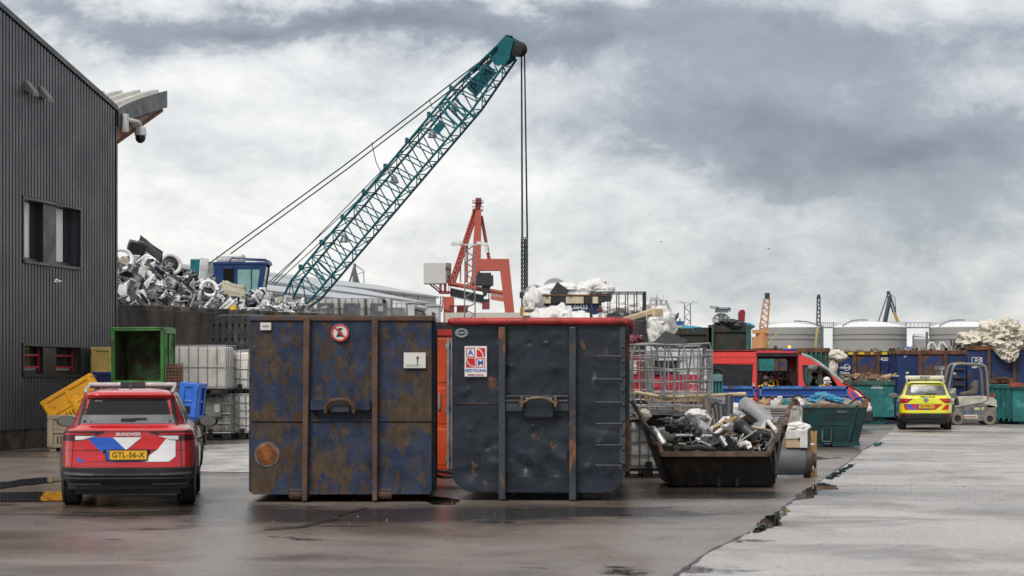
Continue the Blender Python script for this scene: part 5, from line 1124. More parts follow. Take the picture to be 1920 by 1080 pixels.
# ------------------------------------------------------------ bags, crates and cages in the middle
bag_m = M('sack_white', (.66,.65,.63), .65, var=.08, vs=3, bump=.25, bs=14, layers=[((.38,.36,.32), 3, .64, .1)]); bag_d = M('sack_cream', (.60,.56,.47), .7, var=.12, vs=2, bump=.3, bs=10, layers=[((.36,.32,.24), 2, .62, .12)])
bag_k = M('sack_black', (.02,.02,.022), .35, var=.3, bump=.3, bs=12); tarp_b = M('tarp_blue', (.03,.22,.36), .5, var=.2, bump=.2, bs=10)
def sack(label, c, r, seed, mat=bag_m, wr=.22, amp=.3, name='sack', cat='sack', flat=None, group=None):
    q = MB(); q.blob((0,0,0), r, seed, amp, 1.5, 22, 0, wr, flat=flat); o = q.build(name, mat, sharp=60, loc=c); return tag(o, label, cat, group)
YN = 63.; nb_m = M('navy_blue_paint', (.010,.030,.13), .5, var=.2, layers=[(RUST,3,.66,.06)]); cream = M('cream_block', (.52,.47,.33), .55, var=.2, layers=[(RUST, 4, .60, .05)]); blkp = M('black_block', (.02,.018,.016), .6, var=.4, layers=[(RUST, 4, .62, .06)])
nc_ = thing('tall_container', 'tall navy container with black and cream blocks along its rim, heaped with white sacks', 'container', (PX(1075,YN), YN, 0))
nx = lambda px: (px-1075)*YN/F
q = MB(); x0, x1, zt = nx(1007), nx(1140), PZ(569,YN); L2 = 5.
q.bx(x0,x1,0,.1,.2,zt); q.bx(x0,x0+.1,.1,L2,.2,zt); q.bx(x1-.1,x1,.1,L2,.2,zt); q.bx(x0,x1,L2-.1,L2,.2,zt); q.bx(x0,x1,0,L2,zt-.7,zt-.6); q.build('body', nb_m, nc_)
q = MB(); zr = PZ(553.5,YN)
edges = [1008,1032.5,1061,1094,1108,1121,1146]
for i, (a, b) in enumerate(zip(edges[:-1], edges[1:])): q.bx(nx(a),nx(b),-.10,.06,zt,zr, i % 2)
q.bx(x0-.02,x0+.1,.06,L2,zt,zr,1); q.bx(x1-.1,x1+.1,.06,L2,zt,zr,1); q.bx(nx(1008),nx(1146),-.12,-.10,zr-.03,zr+.02,2); q.build('rim', [cream, blkp, m_['rust']], nc_)
q = MB()
for i in range(8):
    a, b = P(1003-2*i,556+6.*i,YN-.05-.2*i)-nc_.location, P(1003-2*(i+1),556+6.*(i+1),YN-.05-.2*(i+1))-nc_.location; q.bar(a, b, .25,.2, i % 2)
q.build('tail_arm', [cream, blkp], nc_)
text('NL.06.06433', .185, (nx(1074), -.012, PZ(576,YN)), m_['white_film'], nc_, bold=.004, sx=.92)
q = MB()
for px, mir in ((1021,1), (1131,-1)):
    q.plate([(nx(px)-.15*mir,PZ(572,YN)),(nx(px)+.05*mir,PZ(574,YN)),(nx(px)-.03*mir,PZ(583,YN))], (), lambda u,v,w: Vector((u,-.015-w,v)), .006, 0); q.plate([(nx(px)+.03*mir,PZ(583,YN)),(nx(px)+.08*mir,PZ(573.5,YN)),(nx(px)+.2*mir,PZ(583,YN))], (), lambda u,v,w: Vector((u,-.02-w,v)), .006, 1)
q.build('reflector', [m_['white_film'], m_['red_film']], nc_)
q = MB(); q.bx(nx(1030),nx(1044),-.03,-.01,PZ(580,YN),PZ(572,YN)); q.build('paper_notice', white_s, nc_)
for i, (px, py, rx, rz_, sd, lab) in enumerate([(1028,555,.62,.32,1,'white sack sagging over the rim corner of the navy container'),(1055,551,.7,.32,2,'long white sack lying on top of the navy container'),(1092,552,.7,.30,3,'broad white sack in the centre of the navy container'),(1114,546,.5,.34,4,'tallest white sack on the navy container'),(1068,546,.6,.22,9,'small white sack at the back of the navy container'),(1000,570,.28,.5,6,'white sack drooping beside the striped tail arm'),(1128,549,.35,.35,7,'small white sack in the corner of the navy container')]):
    sack(lab, P(px,py,YN+.9 if px > 1005 else YN-.4), (rx,.6,rz_), sd, group='white sacks on the navy container')
for px, py, r_, lab in ((1040,543,.36,'round grey lid poking out behind the white sacks'), (1002,552,.30,'round grey lid poking out by the drooping sack')):
    q = MB(); q.lathe([(0,.12),(r_*.9,.12),(r_,.05),(r_,-.12),(0,-.12)], P(px,py,YN+1.6), 26, 0, RXY); tag(q.build('drum_lid', sc_g), lab, 'lid')
q = MB(); q.bar(P(1131,529,YN+.6), P(1136,554,YN+.6), .16, .1); tag(q.build('dark_post', m_['dark_steel']), 'dark upright post at the end of the sack heap', 'post')
q = MB(); q.bx(-.22,.22,-.02,.02,-.2,.2); o = q.build('dark_label', m_['dark_steel'], loc=P(1049,547,YN+.18)); o.rotation_euler = (0,R(35),0); tag(o, 'dark square label sheet on the long white sack', 'label')
# sacks between the dark container and the navy one
YS = 50.
for px, py, r_, sd, lab in [(1020,606,(.36,.35,.32),11,'round white sack below the reflector triangle'),(1048,600,(.38,.4,.36),12,'knotted white sack before the navy number'),(1085,610,(.5,.4,.30),13,'flat white sack beside the knotted sack'),(1112,608,(.35,.35,.24),14,'low white sack by the wire cage')]:
    sack(lab, P(px,py,YS), r_, sd, wr=.3, group='white sacks heaped behind the slate container')
t = thing('sack_platform', 'dark crate stack holding up the knotted white sacks behind the slate container', 'crates', (PX(1062,YS), YS, 0))
for k in range(3):
    q = MB(); z = k*.92; q.bx(-1.0,1.0,-.5,.5,z+.1,z+.95); q.bx(-1.04,1.04,-.54,.54,z+.85,z+.95); [q.bx(x-.1,x+.1,-.5,.5,z,z+.1) for x in (-.8,0,.8)]; q.build('crate', sc_g, t, bevel=.02)
# stack of cages, three high
YK = 47.; red_box = M('red_goods', (.42,.015,.03), .35, var=.25, vs=4); rag_m = M('red_rags', (.26,.02,.03), .6, var=.8, vs=12, layers=[((.02,.02,.03), 9, .50, .04), ((.6,.6,.6), 11, .63, .03)])
cxk = PX(1160,YK)
ibc('wire_cage', 'open wire cage of red scrap on top of the cage stack', (cxk-.02, YK, 2.36), R(0), w=1.17, d=1.0, h=1.28, tank=None, pal=0.0, nx=6, nz=2, r=.012, cage_m=m_['dark_steel'])
q = MB(); q.grid(lambda u,v: Vector((cxk-.5+u*1.0, YK-.45+v*.9, 2.60+.18*noise.noise(Vector((u*6,v*6,0)))+.06*noise.noise(Vector((u*22,v*22,0))))), 40, 30); q.bx(cxk-.5,cxk+.5,YK-.45,YK+.45,2.38,2.52); tag(struct(q.build('rag_load', rag_m), 'stuff'), 'red and dark rags filling the top wire cage', 'rags')
ibc('wire_cage', 'wire cage holding a red box, second of the cage stack', (cxk+.18, YK, 1.18), R(0), w=1.15, d=1.0, h=1.17, tank=None, pal=.1, nx=7, nz=5)
q = MB(); q.bx(cxk-.3,cxk+.52,YK-.42,YK+.42,1.42,2.3); q.box((cxk+.3,YK-.44,2.0), (.16,.03,.3), 1); tag(q.build('red_box', [red_box, white_s], bevel=.03), 'shiny red box inside the second wire cage', 'box')
q = MB(); q.bx(cxk+.56,cxk+.76,YK-.56,YK-.52,1.28,2.36); q.bx(cxk+.60,cxk+.72,YK-.6,YK-.56,1.5,2.3); tag(q.build('galvanised_upright', m_['galv']), 'galvanised upright strapped to the corner of the second wire cage', 'upright')
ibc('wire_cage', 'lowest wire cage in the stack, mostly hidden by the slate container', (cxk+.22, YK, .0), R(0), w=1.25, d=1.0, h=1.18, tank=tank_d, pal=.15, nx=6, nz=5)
for i, (px, py, r_, sd, lab) in enumerate([(1157,578,(.42,.3,.2),21,'white sack behind the top wire cage'),(1190,577,(.38,.3,.2),22,'second white sack behind the top wire cage by the ship mast'),(1240,606,(.36,.3,.38),23,'torn white sack sticking out beside the stake end'),(1228,625,(.25,.3,.35),24,'creased grey white sack hanging under the torn sack'),(1246,640,(.36,.3,.12),25,'white plastic sheet lying on the grey board')]):
    sack(lab, P(px,py,54), r_, sd, wr=.3, group='white sacks behind the cage stack')
q = MB(); q.bx(-1.2,1.3,-.6,.6,0,PZ(640,54)-.25); q.bx(-1.2,.06,-.5,.5,PZ(640,54)-.25,PZ(592,54)); o = q.build('stacked_bulk_crate', sc_k, loc=(PX(1205,54),54.2,0), bevel=.03); tag(o, 'dark bulk crate hidden behind the cages, carrying the torn white sacks', 'crate')
q = MB(); q.plate([(-.42,.16),(-.12,.44),(.40,.22),(.08,-.14)], (), lambda u,v,w: Vector((u, w+v*.25, v)), .04); o = q.build('dark_board', M('charcoal_board', (.035,.034,.036), .7, var=.15, bump=.2, bs=40), loc=P(1258,655,50)); tag(o, 'tilted charcoal board leaning behind the crushed cage', 'board')
q = MB(); q.bx(-.6,.5,-.4,.4,0,PZ(664,50)); o = q.build('crate_block', sc_g, loc=(PX(1262,50),50.8,0)); tag(o, 'grey block crate under the charcoal board', 'crate')
# crushed cage on the tank in front of it
YG = 39.3
ibc('wire_cage', 'crushed leaning wire cage above the skip beside the slate container', (PX(1254,YG), YG, 1.02), R(4), w=1.36, d=1.1, h=1.36, tank=None, pal=0, nx=6, nz=6, bend=.2, seed=6, r=.015, cage_m=M('old_galv', (.20,.205,.205), .5, .4, var=.35, layers=[((.14,.085,.04), 5, .60, .08)]))
ibc('wire_cage', 'upright grey wire cage just behind the crushed one', (PX(1275,41.5), 41.2, 1.10), R(0), w=1.12, d=.9, h=1.2, tank=None, pal=0, nx=4, nz=3, r=.012)
ibc('bulk_tank', 'white caged tank on the ground between the slate container and the skip', (PX(1212,38.3), 38.6, 0), R(3), w=.98, d=1.0, h=1.1, nx=6, nz=4, r=.014, cage_m=bpy.data.materials['old_galv'])
q = MB(); q.blob((0,0,.05), (.62,.5,.13), 4, .3, 2, 20, 0, .1); q.tube([(-.6,-.3,.0),(0,-.42,.06),(.6,-.3,.02)], .05, 8); o = q.build('black_fender', m_['black_plastic'], loc=P(1240,787,38.2)); tag(o, 'torn black plastic fender draped over the caged tank', 'fender')
q = MB(); q.blob((0,0,0), (.14,.1,.10), 4, .3, 2, 10); o = q.build('pale_bracket', bag_d, loc=P(1207,778,37.6)); tag(o, 'small pale bracket on the torn black fender', 'bracket')
# shrink wrapped goods on a timber crate
YW = 43.; wrap = M('shrink_wrap', (.50,.51,.53), .25, var=.3, vs=5, bump=.5, bs=9, spec=.6, layers=[((.30,.31,.33), 4, .55, .08)]); wrap_r = M('red_wrapped', (.36,.025,.05), .25, var=.4, vs=5, bump=.5, bs=9, layers=[((.60,.50,.52), 5, .62, .05, (.4,1,2))])
wt = thing('wrapped_pallet', 'pallet of red and grey goods in shrink wrap behind the crushed cage', 'pallet', (PX(1278,YW), YW, 1.42))
def wrp(x0, x1, z0, z1, mat, nm, sd):
    q = MB()
    def f(th, v):
        a = th*2*math.pi; c, s_ = math.cos(a), math.sin(a); w = (x1-x0)/2; d = .5
        p = Vector(((x0+x1)/2+w*math.copysign(abs(c)**.35, c), d*math.copysign(abs(s_)**.35, s_), z0+(z1-z0)*v)); k = 1+.05*noise.noise(p*4+Vector((sd,0,0))); return Vector((p.x*k, p.y*k, p.z))
    q.grid(f, 60, 16); q.grid(lambda u,v: Vector((x0+(x1-x0)*u, -.48+.96*v, z1-.002)), 4, 4); return q.build(nm, mat, wt)
wrp(-.62,.54,.0,.42,wrap_r,'red_bundle',1); wrp(-.12,.55,.42,.70,wrap,'grey_bundle',2); wrp(-.5,.53,.70,.93,wrap,'wrapped_top',3); wrp(-.62,-.12,.42,.70,tint,'dark_bundle',4)
for k in range(5): sack('crumpled clear film hanging down the end of the wrapped pallet', P(1319+1.5*(k % 2), 665+15*k, YW-.4), (.10,.1,.11), 30+k, mat=wrap, wr=.3, name='plastic_film', cat='film', group='film hanging from the wrapped pallet')
tc_ = thing('timber_crate', 'open timber frame crate carrying the wrapped pallet', 'crate', (PX(1278,YW), YW, 0))
for x in (-.62,-.1,.38,.60):
    for y in (-.42,.42): q = MB(); q.bx(x-.07,x+.07,y-.05,y+.05,0,1.3); q.build('post', m_['wood'], tc_)
q = MB(); q.bx(-.72,.72,-.5,.5,1.3,1.41); q.bx(-.70,.70,-.48,.48,.12,.22); q.bx(-.02,.32,-.40,-.37,.2,1.3); q.bx(-.6,-.2,-.40,-.37,.2,.9,1); q.build('deck', [m_['wood'], m_['galv']], tc_)
q = MB(); q.tube([P(1190,735,38.6),P(1240,744,38.8),P(1300,743,39),P(1397,739,39.6)], [.03,.034,.036,.04], 10); tag(q.build('wooden_pole', m_['pale_wood']), 'long pale wooden pole threaded through the crushed cage', 'pole')
q = MB(); q.tube([P(1215,741,38.75),P(1250,749,38.9),P(1300,741,39.1)], .025, 8); tag(q.build('wooden_pole', m_['pale_wood']), 'short bent wooden pole below the long one in the cage', 'pole')
# teal rack with black tubes
YT = 52.; trk = thing('post_rack', 'teal ribbed rack holding black tubes beside the van', 'rack', (PX(1338,YT), YT, 0)); ts = M('rack_teal', (.02,.14,.15), .5, var=.2, layers=[(RUST,4,.68,.05)])
q = MB(); q.bx(-.22,.19,-.3,.3,PZ(715,YT),PZ(702,YT)); q.build('top', M('rack_top', (.10,.22,.24), .5, var=.15), trk, bevel=.01)
q = MB(); q.bx(-.19,.17,-.2,.2,.02,PZ(715,YT)); 
for i in range(6): q.bx(-.2+i*.072,-.165+i*.072,-.27,-.2,0.02,PZ(715,YT))
q.build('ribbed_body', ts, trk)
for i, (px, py, l, tl) in enumerate([(1328,684,.35,.0),(1337,690,.28,.1),(1343,693,.3,.2),(1347,696,.3,.5)]):
    q = MB(); a = P(px,701.5,YT); q.tube([a, P(px+2+tl*8,py,YT)], .055, 10); q.lathe([(0,.02),(.09,.02),(.09,-.02),(0,-.02)], P(px+2+tl*8,py,YT), 12)
    tag(q.build('black_tube', m_['black_plastic']), ['tallest black capped tube on the teal rack','second black capped tube on the teal rack','third black capped tube on the teal rack','slanting black tube at the edge of the teal rack'][i], 'tube', 'black tubes on the teal rack')
# blue steel troughs before the van
bt_m = M('trough_blue', (.010,.055,.24), .42, var=.2, vs=2, layers=[(RUST,3,.70,.05)]); bt_l = M('trough_edge', (.05,.14,.36), .5, var=.3, vs=5, layers=[(RUST,5,.60,.06)])
YU = 65.
for (a, b, lab) in ((1318,1414,'short blue steel trough before the tinted van window'),(1425,1589,'long blue steel trough before the open van door')):
    t = thing('steel_trough', lab, 'trough', (PX((a+b)/2,YU), YU, 0)); w = (b-a)*YU/F/2; zt = PZ(725,YU)
    q = MB(); q.bx(-w,w,.0,.06,PZ(745,YU),zt); q.bx(-w,w,.9,.96,PZ(745,YU),zt); q.bx(-w,-w+.06,.06,.9,PZ(745,YU),zt); q.bx(w-.06,w,.06,.9,PZ(745,YU),zt); q.bx(-w,w,0,.96,PZ(748,YU),PZ(745,YU)); q.build('wall', bt_m, t)
    q = MB(); q.bx(-w-.03,w+.03,-.06,.0,zt-.07,zt+.02); q.bx(-w-.03,w+.03,-.20,.0,PZ(742.5,YU),PZ(740.5,YU)); q.bx(-w-.02,-w+.05,-.06,0,PZ(745,YU),zt); q.bx(w-.05,w+.02,-.06,0,PZ(745,YU),zt); q.build('flange', bt_l, t)
    q = MB(); q.bx(-w+.05,w-.05,-.15,.8,.0,PZ(742.6,YU)); q.build('base', bt_m, t)
# ------------------------------------------------------------ scrap skip in front
blackrust = M('skip_black', (.006,.0055,.005), .6, spec=.25, var=.4, vs=3, bump=.3, layers=[((.045,.026,.015,.025,.016,.011), 2.2, .63, .10, (1,1,.5))]); rimrust = M('skip_rim', (.12,.07,.045), .75, var=.4, vs=5, bump=.4, layers=[((.03,.025,.02), 4, .55, .1)])
sk = thing('skip', 'black rusty skip with flared high sides heaped with car scrap and pipes', 'skip', (PX(1350,34.6), 34.5, 0)); so_ = Vector(sk.location)
A = [PX(1262,34.6)-so_.x, PX(1450,34.6)-so_.x]; B_ = [PX(1240,34.4)-so_.x, PX(1438,34.4)-so_.x]
zf = PZ(851,34.4); zrr = PZ(772,36.6); C_ = [PX(1197,36.6)-so_.x, PX(1480,36.6)-so_.x]; y0, y1 = -.15, 2.1
q = MB()
def quad(p): 
    n = (Vector(p[1])-Vector(p[0])).cross(Vector(p[3])-Vector(p[0])).normalized()*.03
    vs = [Vector(k) for k in p]+[Vector(k)+n for k in p]; q.add(vs, [(0,1,2,3),(7,6,5,4),(0,4,5,1),(1,5,6,2),(2,6,7,3),(3,7,4,0)])
quad([(A[0],.05,.06),(A[1],.05,.06),(B_[1],y0,zf),(B_[0],y0,zf)])
quad([(A[0],.05,.06),(B_[0],y0,zf),(C_[0],y1,zrr),(A[0]-.05,y1-.3,.06)]); quad([(A[1],.05,.06),(A[1]+.12,y1-.3,.06),(C_[1],y1,zrr),(B_[1],y0,zf)])
quad([(A[0]-.05,y1-.3,.06),(C_[0]*.6+A[0]*.4,y1-.1,.62),(C_[1]*.6+A[1]*.4,y1-.1,.62),(A[1]+.12,y1-.3,.06)]); quad([(A[0],.05,.06),(A[0]-.05,y1-.3,.06),(A[1]+.12,y1-.3,.06),(A[1],.05,.06)])
q.build('body', blackrust, sk)
q = MB(); q.bar((B_[0]-.02,y0,zf),(B_[1]+.02,y0,zf),.09,.08)
for s_ in (0,1):
    a = Vector((B_[s_],y0,zf)); b = Vector((C_[s_],y1,zrr)); pts = [a.lerp(b,k/8)+Vector((.025*math.sin(k*2.1+s_),0,.03*math.sin(k*1.7))) for k in range(9)]; q.tube(pts, .045, 6); q.bar(pts[-1], pts[-1]+Vector((.1*(1 if s_ else -1),.0,.16)), .05, .07)
q.build('rim', rimrust, sk)
q = MB(); q.bar((A[0]+.55,-.02,.26),(A[0]+1.15,-.02,.26),.05,.05); q.build('handle_bar', blackrust, sk); q = MB(); q.bx(A[0]+.7,A[0]+.76,-.03,.05,.02,.3); q.bx(A[0]+1.0,A[0]+1.06,-.03,.05,.02,.3); q.build('pocket', blackrust, sk)
for k in range(4):
    q = MB(); a = Vector((A[1]+.02*k,.2+k*.45,.06)); f_ = (.35+k*.45)/2.25; b = Vector((B_[1],y0,zf)).lerp(Vector((C_[1],y1,zrr)), f_); q.bar(a+Vector((.02,0,0)), b+Vector((.03,0,-.05)), .05,.07); q.build('stiffener', blackrust, sk)
q = MB(); q.bx(A[0]+.1,A[1]-.1,.1,1.6,.0,.06); q.build('skid', blackrust, sk)
def sc(o, lab, cat, grp=None): return tag(o, lab, cat, grp)
q = MB(); q.grid(lambda u,v: Vector((so_.x+B_[0]+.25+(B_[1]-B_[0]-.4)*u, 34.55+1.8*v, .50+.36*v+.12*noise.noise(Vector((u*5,v*5,3)))+.05*noise.noise(Vector((u*17,v*17,3))))), 50, 40); tag(struct(q.build('scrap_rubble', M('rubble', (.06,.055,.05), .7, var=.9, vs=14, bump=.6, bs=14, layers=[((.3,.29,.27), 9, .64, .03), ((.01,.01,.01), 8, .50, .05)])), 'stuff'), 'small mixed scrap filling the black skip', 'scrap')
def slab(name, lab, cat, pts, w, th, mat, n=14, dep=None, grp=None):     # padded curved shell along points; w across (towards the viewer), th thick
    q = MB(); P3 = [Vector(p) for p in pts]; k = len(P3); 
    def at(t):
        f_ = t*(k-1); i = min(int(f_), k-2); return P3[i].lerp(P3[i+1], f_-i)
    def f(u, v):
        t = max(.0, min(1, u)); c = at(t); d = (at(min(1,t+.02))-at(max(0,t-.02))).normalized(); side = Vector((0,1,0)); up = side.cross(d).normalized(); a = v*2*math.pi; e = min(1, 5*t+.35, 5*(1-t)+.35)
        ca, sa = math.cos(a), math.sin(a); return c+side*(w*.5*math.copysign(abs(ca)**.5,ca)*e)+up*(th*.5*math.copysign(abs(sa)**.6,sa)*e)
    q.grid(f, n*2, 20); q.add([f(0,i/20) for i in range(20)], [tuple(range(20))]); q.add([f(1,i/20) for i in range(20)], [tuple(range(20))]); return sc(q.build(name, mat), lab, cat, grp)
gpl = M('grey_bumper', (.27,.272,.28), .5, var=.12, vs=3, bump=.1, bs=60); dgp = M('dark_bumper', (.13,.132,.14), .45, var=.2)
slab('car_bumper', 'large pale grey padded bumper leaning over the end of the skip', 'bumper', [P(1387,754,35.8),P(1400,760,35.7),P(1425,779,35.6),P(1447,802,35.5)], .55, .26, gpl)
slab('car_bumper', 'darker grey bumper section standing under the large pale bumper', 'bumper', [P(1452,797,35.3),P(1448,820,35.2),P(1437,845,35.1)], .3, .12, dgp)
slab('car_bumper', 'smooth grey shell lying across the back of the skip', 'bumper', [P(1292,785,35.9),P(1312,800,35.8),P(1338,822,35.7)], .5, .22, gpl)
q = MB(); q.blob((0,0,0), (.17,.2,.10), 5, .3, 2, 12, 0, .1); sc(q.build('torn_film', bag_m, loc=P(1306,777,35.8)), 'scrap of white film caught on the smooth grey shell', 'film')
slab('seat_shell', 'glossy black plastic shell in the middle of the skip', 'shell', [P(1376,792,35.2),P(1390,800,35.2),P(1408,815,35.1),P(1420,832,35.1)], .4, .2, m_['black_plastic'])
slab('black_sheet', 'flat black panel lying along the front edge of the skip', 'panel', [P(1272,842,34.5),P(1310,838,34.55),P(1346,845,34.6)], .3, .09, M('matt_black', (.012,.013,.016), .5), grp=None)
slab('body_sheet', 'pale grey curved body panel at the side of the skip', 'panel', [P(1232,812,35.6),P(1280,822,35.6),P(1330,828,35.6)], .15, .22, M('dull_panel', (.20,.20,.19), .5, var=.3, layers=[((.07,.06,.05), 3, .55, .1)]))
slab('air_duct', 'bright metal flue duct standing against the skip side', 'duct', [P(1219,801,35.0),P(1232,815,34.9),P(1247,838,34.8)], .16, .14, m_['steel'])
for pts, r_, mt_, nm, lab in [([(1316,833),(1340,815),(1358,801),(1374,794)],.036,'white_paint','bent_pipe','thick white bent pipe crossing the skip'), ([(1318,817),(1345,818),(1382,823)],.022,'white_paint','thin_pipe','thin white pipe lying level across the skip'), ([(1268,816),(1320,817)],.02,'white_paint','thin_pipe','thin pale pipe resting on the dull side panel'),
        ([(1371,851),(1382,840),(1400,830)],.045,'tank','plastic_hose','short cream hose at the front of the skip'), ([(1340,800),(1362,790),(1380,783)],.03,'wood','wooden_stick','brown stick lying behind the bent white pipe'), ([(1336,802),(1350,796),(1376,786)],.02,'pale_wood','wooden_stick','pale thin stick beside the brown stick'), ([(1410,800),(1430,804),(1445,808)],.018,'pale_wood','cable','pale cable end over the grey bumper'),
        ([(1395,838),(1408,845)],.02,'white_paint','plastic_stub','small white plastic stub by the beige lump'), ([(1440,790),(1455,808)],.035,'tank','plastic_trim','cream trim strip beside the bumper end'), ([(1345,822),(1368,818),(1390,812)],.02,'galv','metal_rod','grey metal rod under the glossy black shell')]:
    q = MB(); q.tube([P(a,b,35.0+.3*math.sin(a)) if nm != 'bent_pipe' else P(a,b,35.0) for a,b in pts], r_, 8); sc(q.build(nm, tank_m if mt_ == 'tank' else m_[mt_]), lab, nm.split('_')[-1])
t = thing('coil_bundle', 'bundle of dark coil springs at the front of the skip', 'springs', P(1366,835,34.9))
for k in range(6):
    q = MB(); q.tube([(-.16+.064*k+.045*math.cos(i*.9), -.05+.045*math.sin(i*.9), -.11+i*.0055) for i in range(42)], .010, 5); o = q.build('coil', m_['dark_steel'], t); o.rotation_euler = (0,R(35),0)
for px, py, r_, mt_, lab in [(1415,838,.11,M('beige_lump', (.42,.33,.24), .8, var=.3, bump=.5),'beige foam lump at the front corner of the skip'), (1362,812,.08,m_['wood'],'brown block under the bent pipe'), (1330,836,.16,sc_g,'crushed grey casing behind the black panel'), (1300,812,.14,sc_k,'black crushed casing under the grey shell'), (1425,820,.15,sc_k,'black crushed casing behind the beige lump'), (1398,806,.07,sc_b,'tan scrap chunk beside the glossy shell'), (1345,806,.07,m_['rust'],'rusty scrap chunk beside the sticks'),(1284,800,.16,sc_k,'black tangled part by the side panel'),(1262,798,.13,sc_k,'black tangled part in the skip corner')]:
    q = MB(); q.blob((0,0,0), (r_,r_,r_*.8), int(px), .5, 2.2, 12, 0, .3); sc(q.build('scrap_chunk', mt_, loc=P(px,py,35.1)), lab, 'scrap')
for px, y0_, y1_, dx, r_, lab, Yp in [(1324,748,795,10,.075,'grey rusty pipe leaning behind the skip',37.6), (1368,741,792,-2,.07,'dark upright pipe behind the skip',37.4), (1352,762,792,3,.06,'short dark pipe between the two leaning pipes',37.5), (1342,760,790,8,.05,'thin grey pipe beside the short dark pipe',37.8)]:
    q = MB(); a = P(px,y0_,Yp); b = P(px+dx,y1_+25,Yp-.2); n_ = (b-a).normalized(); q.tube([a, b], r_, 14, caps=False); q.tube([a, b], r_*.82, 14, 1, caps=False); sc(q.build('steel_pipe', [m_['dark_steel'] if 'dark' in lab else M('pipe_rust', (.11,.095,.085), .6, .4, var=.4, layers=[(RUST,4,.6,.08)]) if 'pipe_rust' not in bpy.data.materials else bpy.data.materials['pipe_rust'], m_['ink']]), lab, 'pipe', 'pipes standing behind the skip')
for px, py, lab, mt_, r_ in [(1378,772,'white plastic canister behind the pipes',bag_m,(.2,.2,.16)), (1390,783,'crumpled white sheet by the canister',bag_m,(.16,.2,.09)), (1345,752,'grey plastic hood behind the pipes',sc_g,(.2,.2,.12)), (1320,785,'brown cardboard scrap beside the rusty pipe',m_['wood'],(.14,.2,.2))]:
    sack(lab, P(px,py,40), r_, px, mat=mt_, wr=.1, name='scrap_lump', cat='scrap')
q = MB(); q.bx(-.9,.6,-.4,.4,0,.62); o = q.build('scrap_bin', sc_k, loc=(PX(1362,40.2),40.3,0), bevel=.03); tag(o, 'dark bin behind the skip holding pipes and canisters', 'bin')
kr = random.Random(21); km = [sc_w, sc_g, sc_k, m_['galv'], sc_b, m_['rust'], m_['white_paint'], dgp]; kn = ['white','grey','black','steel','beige','rusty','pale','dark grey']
for i in range(64):
    k = i % 8; px = kr.uniform(1262,1432); v = kr.random(); Yk = 34.65+1.5*v; z = PZ(843,34.6)+.34*v+kr.uniform(.0,.16); q = MB(); f_ = i % 4
    if f_ == 0: a = kr.uniform(.12,.32); q.tube([(-a,0,0),(-a*.2,.03,kr.uniform(-.05,.06)),(a,.0,0)], kr.uniform(.008,.022), 6)
    elif f_ == 1: q.plate([(-.09,-.05),(.07,-.06),(.11,.02),(.03,.09),(-.06,.05)], (), lambda u,v_,w: Vector((u,v_,w+.25*u*u)), .012)
    elif f_ == 2: q.box((0,0,0), (kr.uniform(.08,.2),kr.uniform(.05,.12),.04)); q.box((.03,0,.03), (.05,.04,.05))
    else: q.tube([(.08*math.cos(t*.5)*(1+.04*t),.02*math.sin(t*2),.08*math.sin(t*.5)) for t in range(11)], .009, 5)
    o = q.build('scrap_bit', km[k], loc=(PX(px,Yk),Yk,z)); o.rotation_euler = (kr.uniform(-1,1),kr.uniform(-1,1),kr.uniform(0,6)); tag(o, f"small {kn[k]} {['rod','flake','fitting','wire'][f_]} among the scrap in the black skip", 'scrap', f"{kn[k]} {['rods','flakes','fittings','wires'][f_]} in the black skip")
for i in range(16):
    k = [0,1,2,3,5,7,2,0][i % 8]; px = 1258+178*((i*7) % 16)/15; v = kr.uniform(.05,.9); Yk = 34.8+1.4*v; z = PZ(838,34.6)+.34*v+kr.uniform(.04,.16); a, b = kr.uniform(.16,.34), kr.uniform(.07,.15); q = MB()
    q.plate([(-a,-b),(a*.6,-b*1.1),(a,0),(a*.5,b),(-a*.2,b*.7),(-a*.9,b*.9)], (), lambda u,v_,w: Vector((u,v_,w+.5*u*u+.3*abs(v_))), .018); q.bar((-a*.8,0,.02),(a*.7,0,.06),.03,.02)
    o = q.build('bent_sheet', km[k], loc=(PX(px,Yk),Yk,z)); o.rotation_euler = (kr.uniform(.3,1.4),kr.uniform(-.9,.9),kr.uniform(-.8,.8)); tag(o, f"bent {kn[k]} body sheet in the heap of the black skip", 'scrap', f"bent {kn[k]} sheets in the black skip")
# ------------------------------------------------------------ grey drum with boxes on it, planks
YR = 37.8; dr = thing('steel_drum', 'grey steel cylinder lying on the ground beside the skip', 'drum', (PX(1494,YR), YR, 0)); steel_d = M('drum_grey', (.135,.135,.14), .42, .3, var=.15, vs=2, layers=[(RUST,4,.68,.04)])
dx_ = lambda px: (px-1494)*YR/F
q = MB(); r_ = .30; xa, xb = dx_(1448), dx_(1519); q.lathe([(0,xa),(r_*.9,xa),(r_,xa+.03),(r_,xb-.03),(r_*.96,xb),(0,xb)], (0,.35,.30), 40, 0, Ry(R(90))); q.build('shell', steel_d, dr)
q = MB(); q.lathe([(r_*.98,xb-.06),(r_*1.08,xb-.05),(r_*1.08,xb+.03),(r_*.8,xb+.06),(0,xb+.06)], (0,.35,.30), 40, 0, Ry(R(90))); q.lathe([(0,.09),(.14,.09),(.15,0)], (xb+.05,.35,.3), 20, 0, Ry(R(90))); q.build('end_flange', M('flange_rust', (.09,.07,.055), .6, .4, var=.4, layers=[(RUST,5,.55,.1)]), dr)
q = MB(); q.tube([(xb+.06+.055*0,.1+.05*math.cos(i*.785),.16+.05*math.sin(i*.785)) for i in range(8)], .016, 6, closed=True); q.bx(xa+.1,xb-.1,.1,.6,0.0,.05); q.build('lug', m_['galv'], dr)
q = MB(); q.tube([(xb-.05,.35,.585),(xb+.12,.35,.585)], .02, 8); q.build('valve_stub', m_['white_paint'], dr)
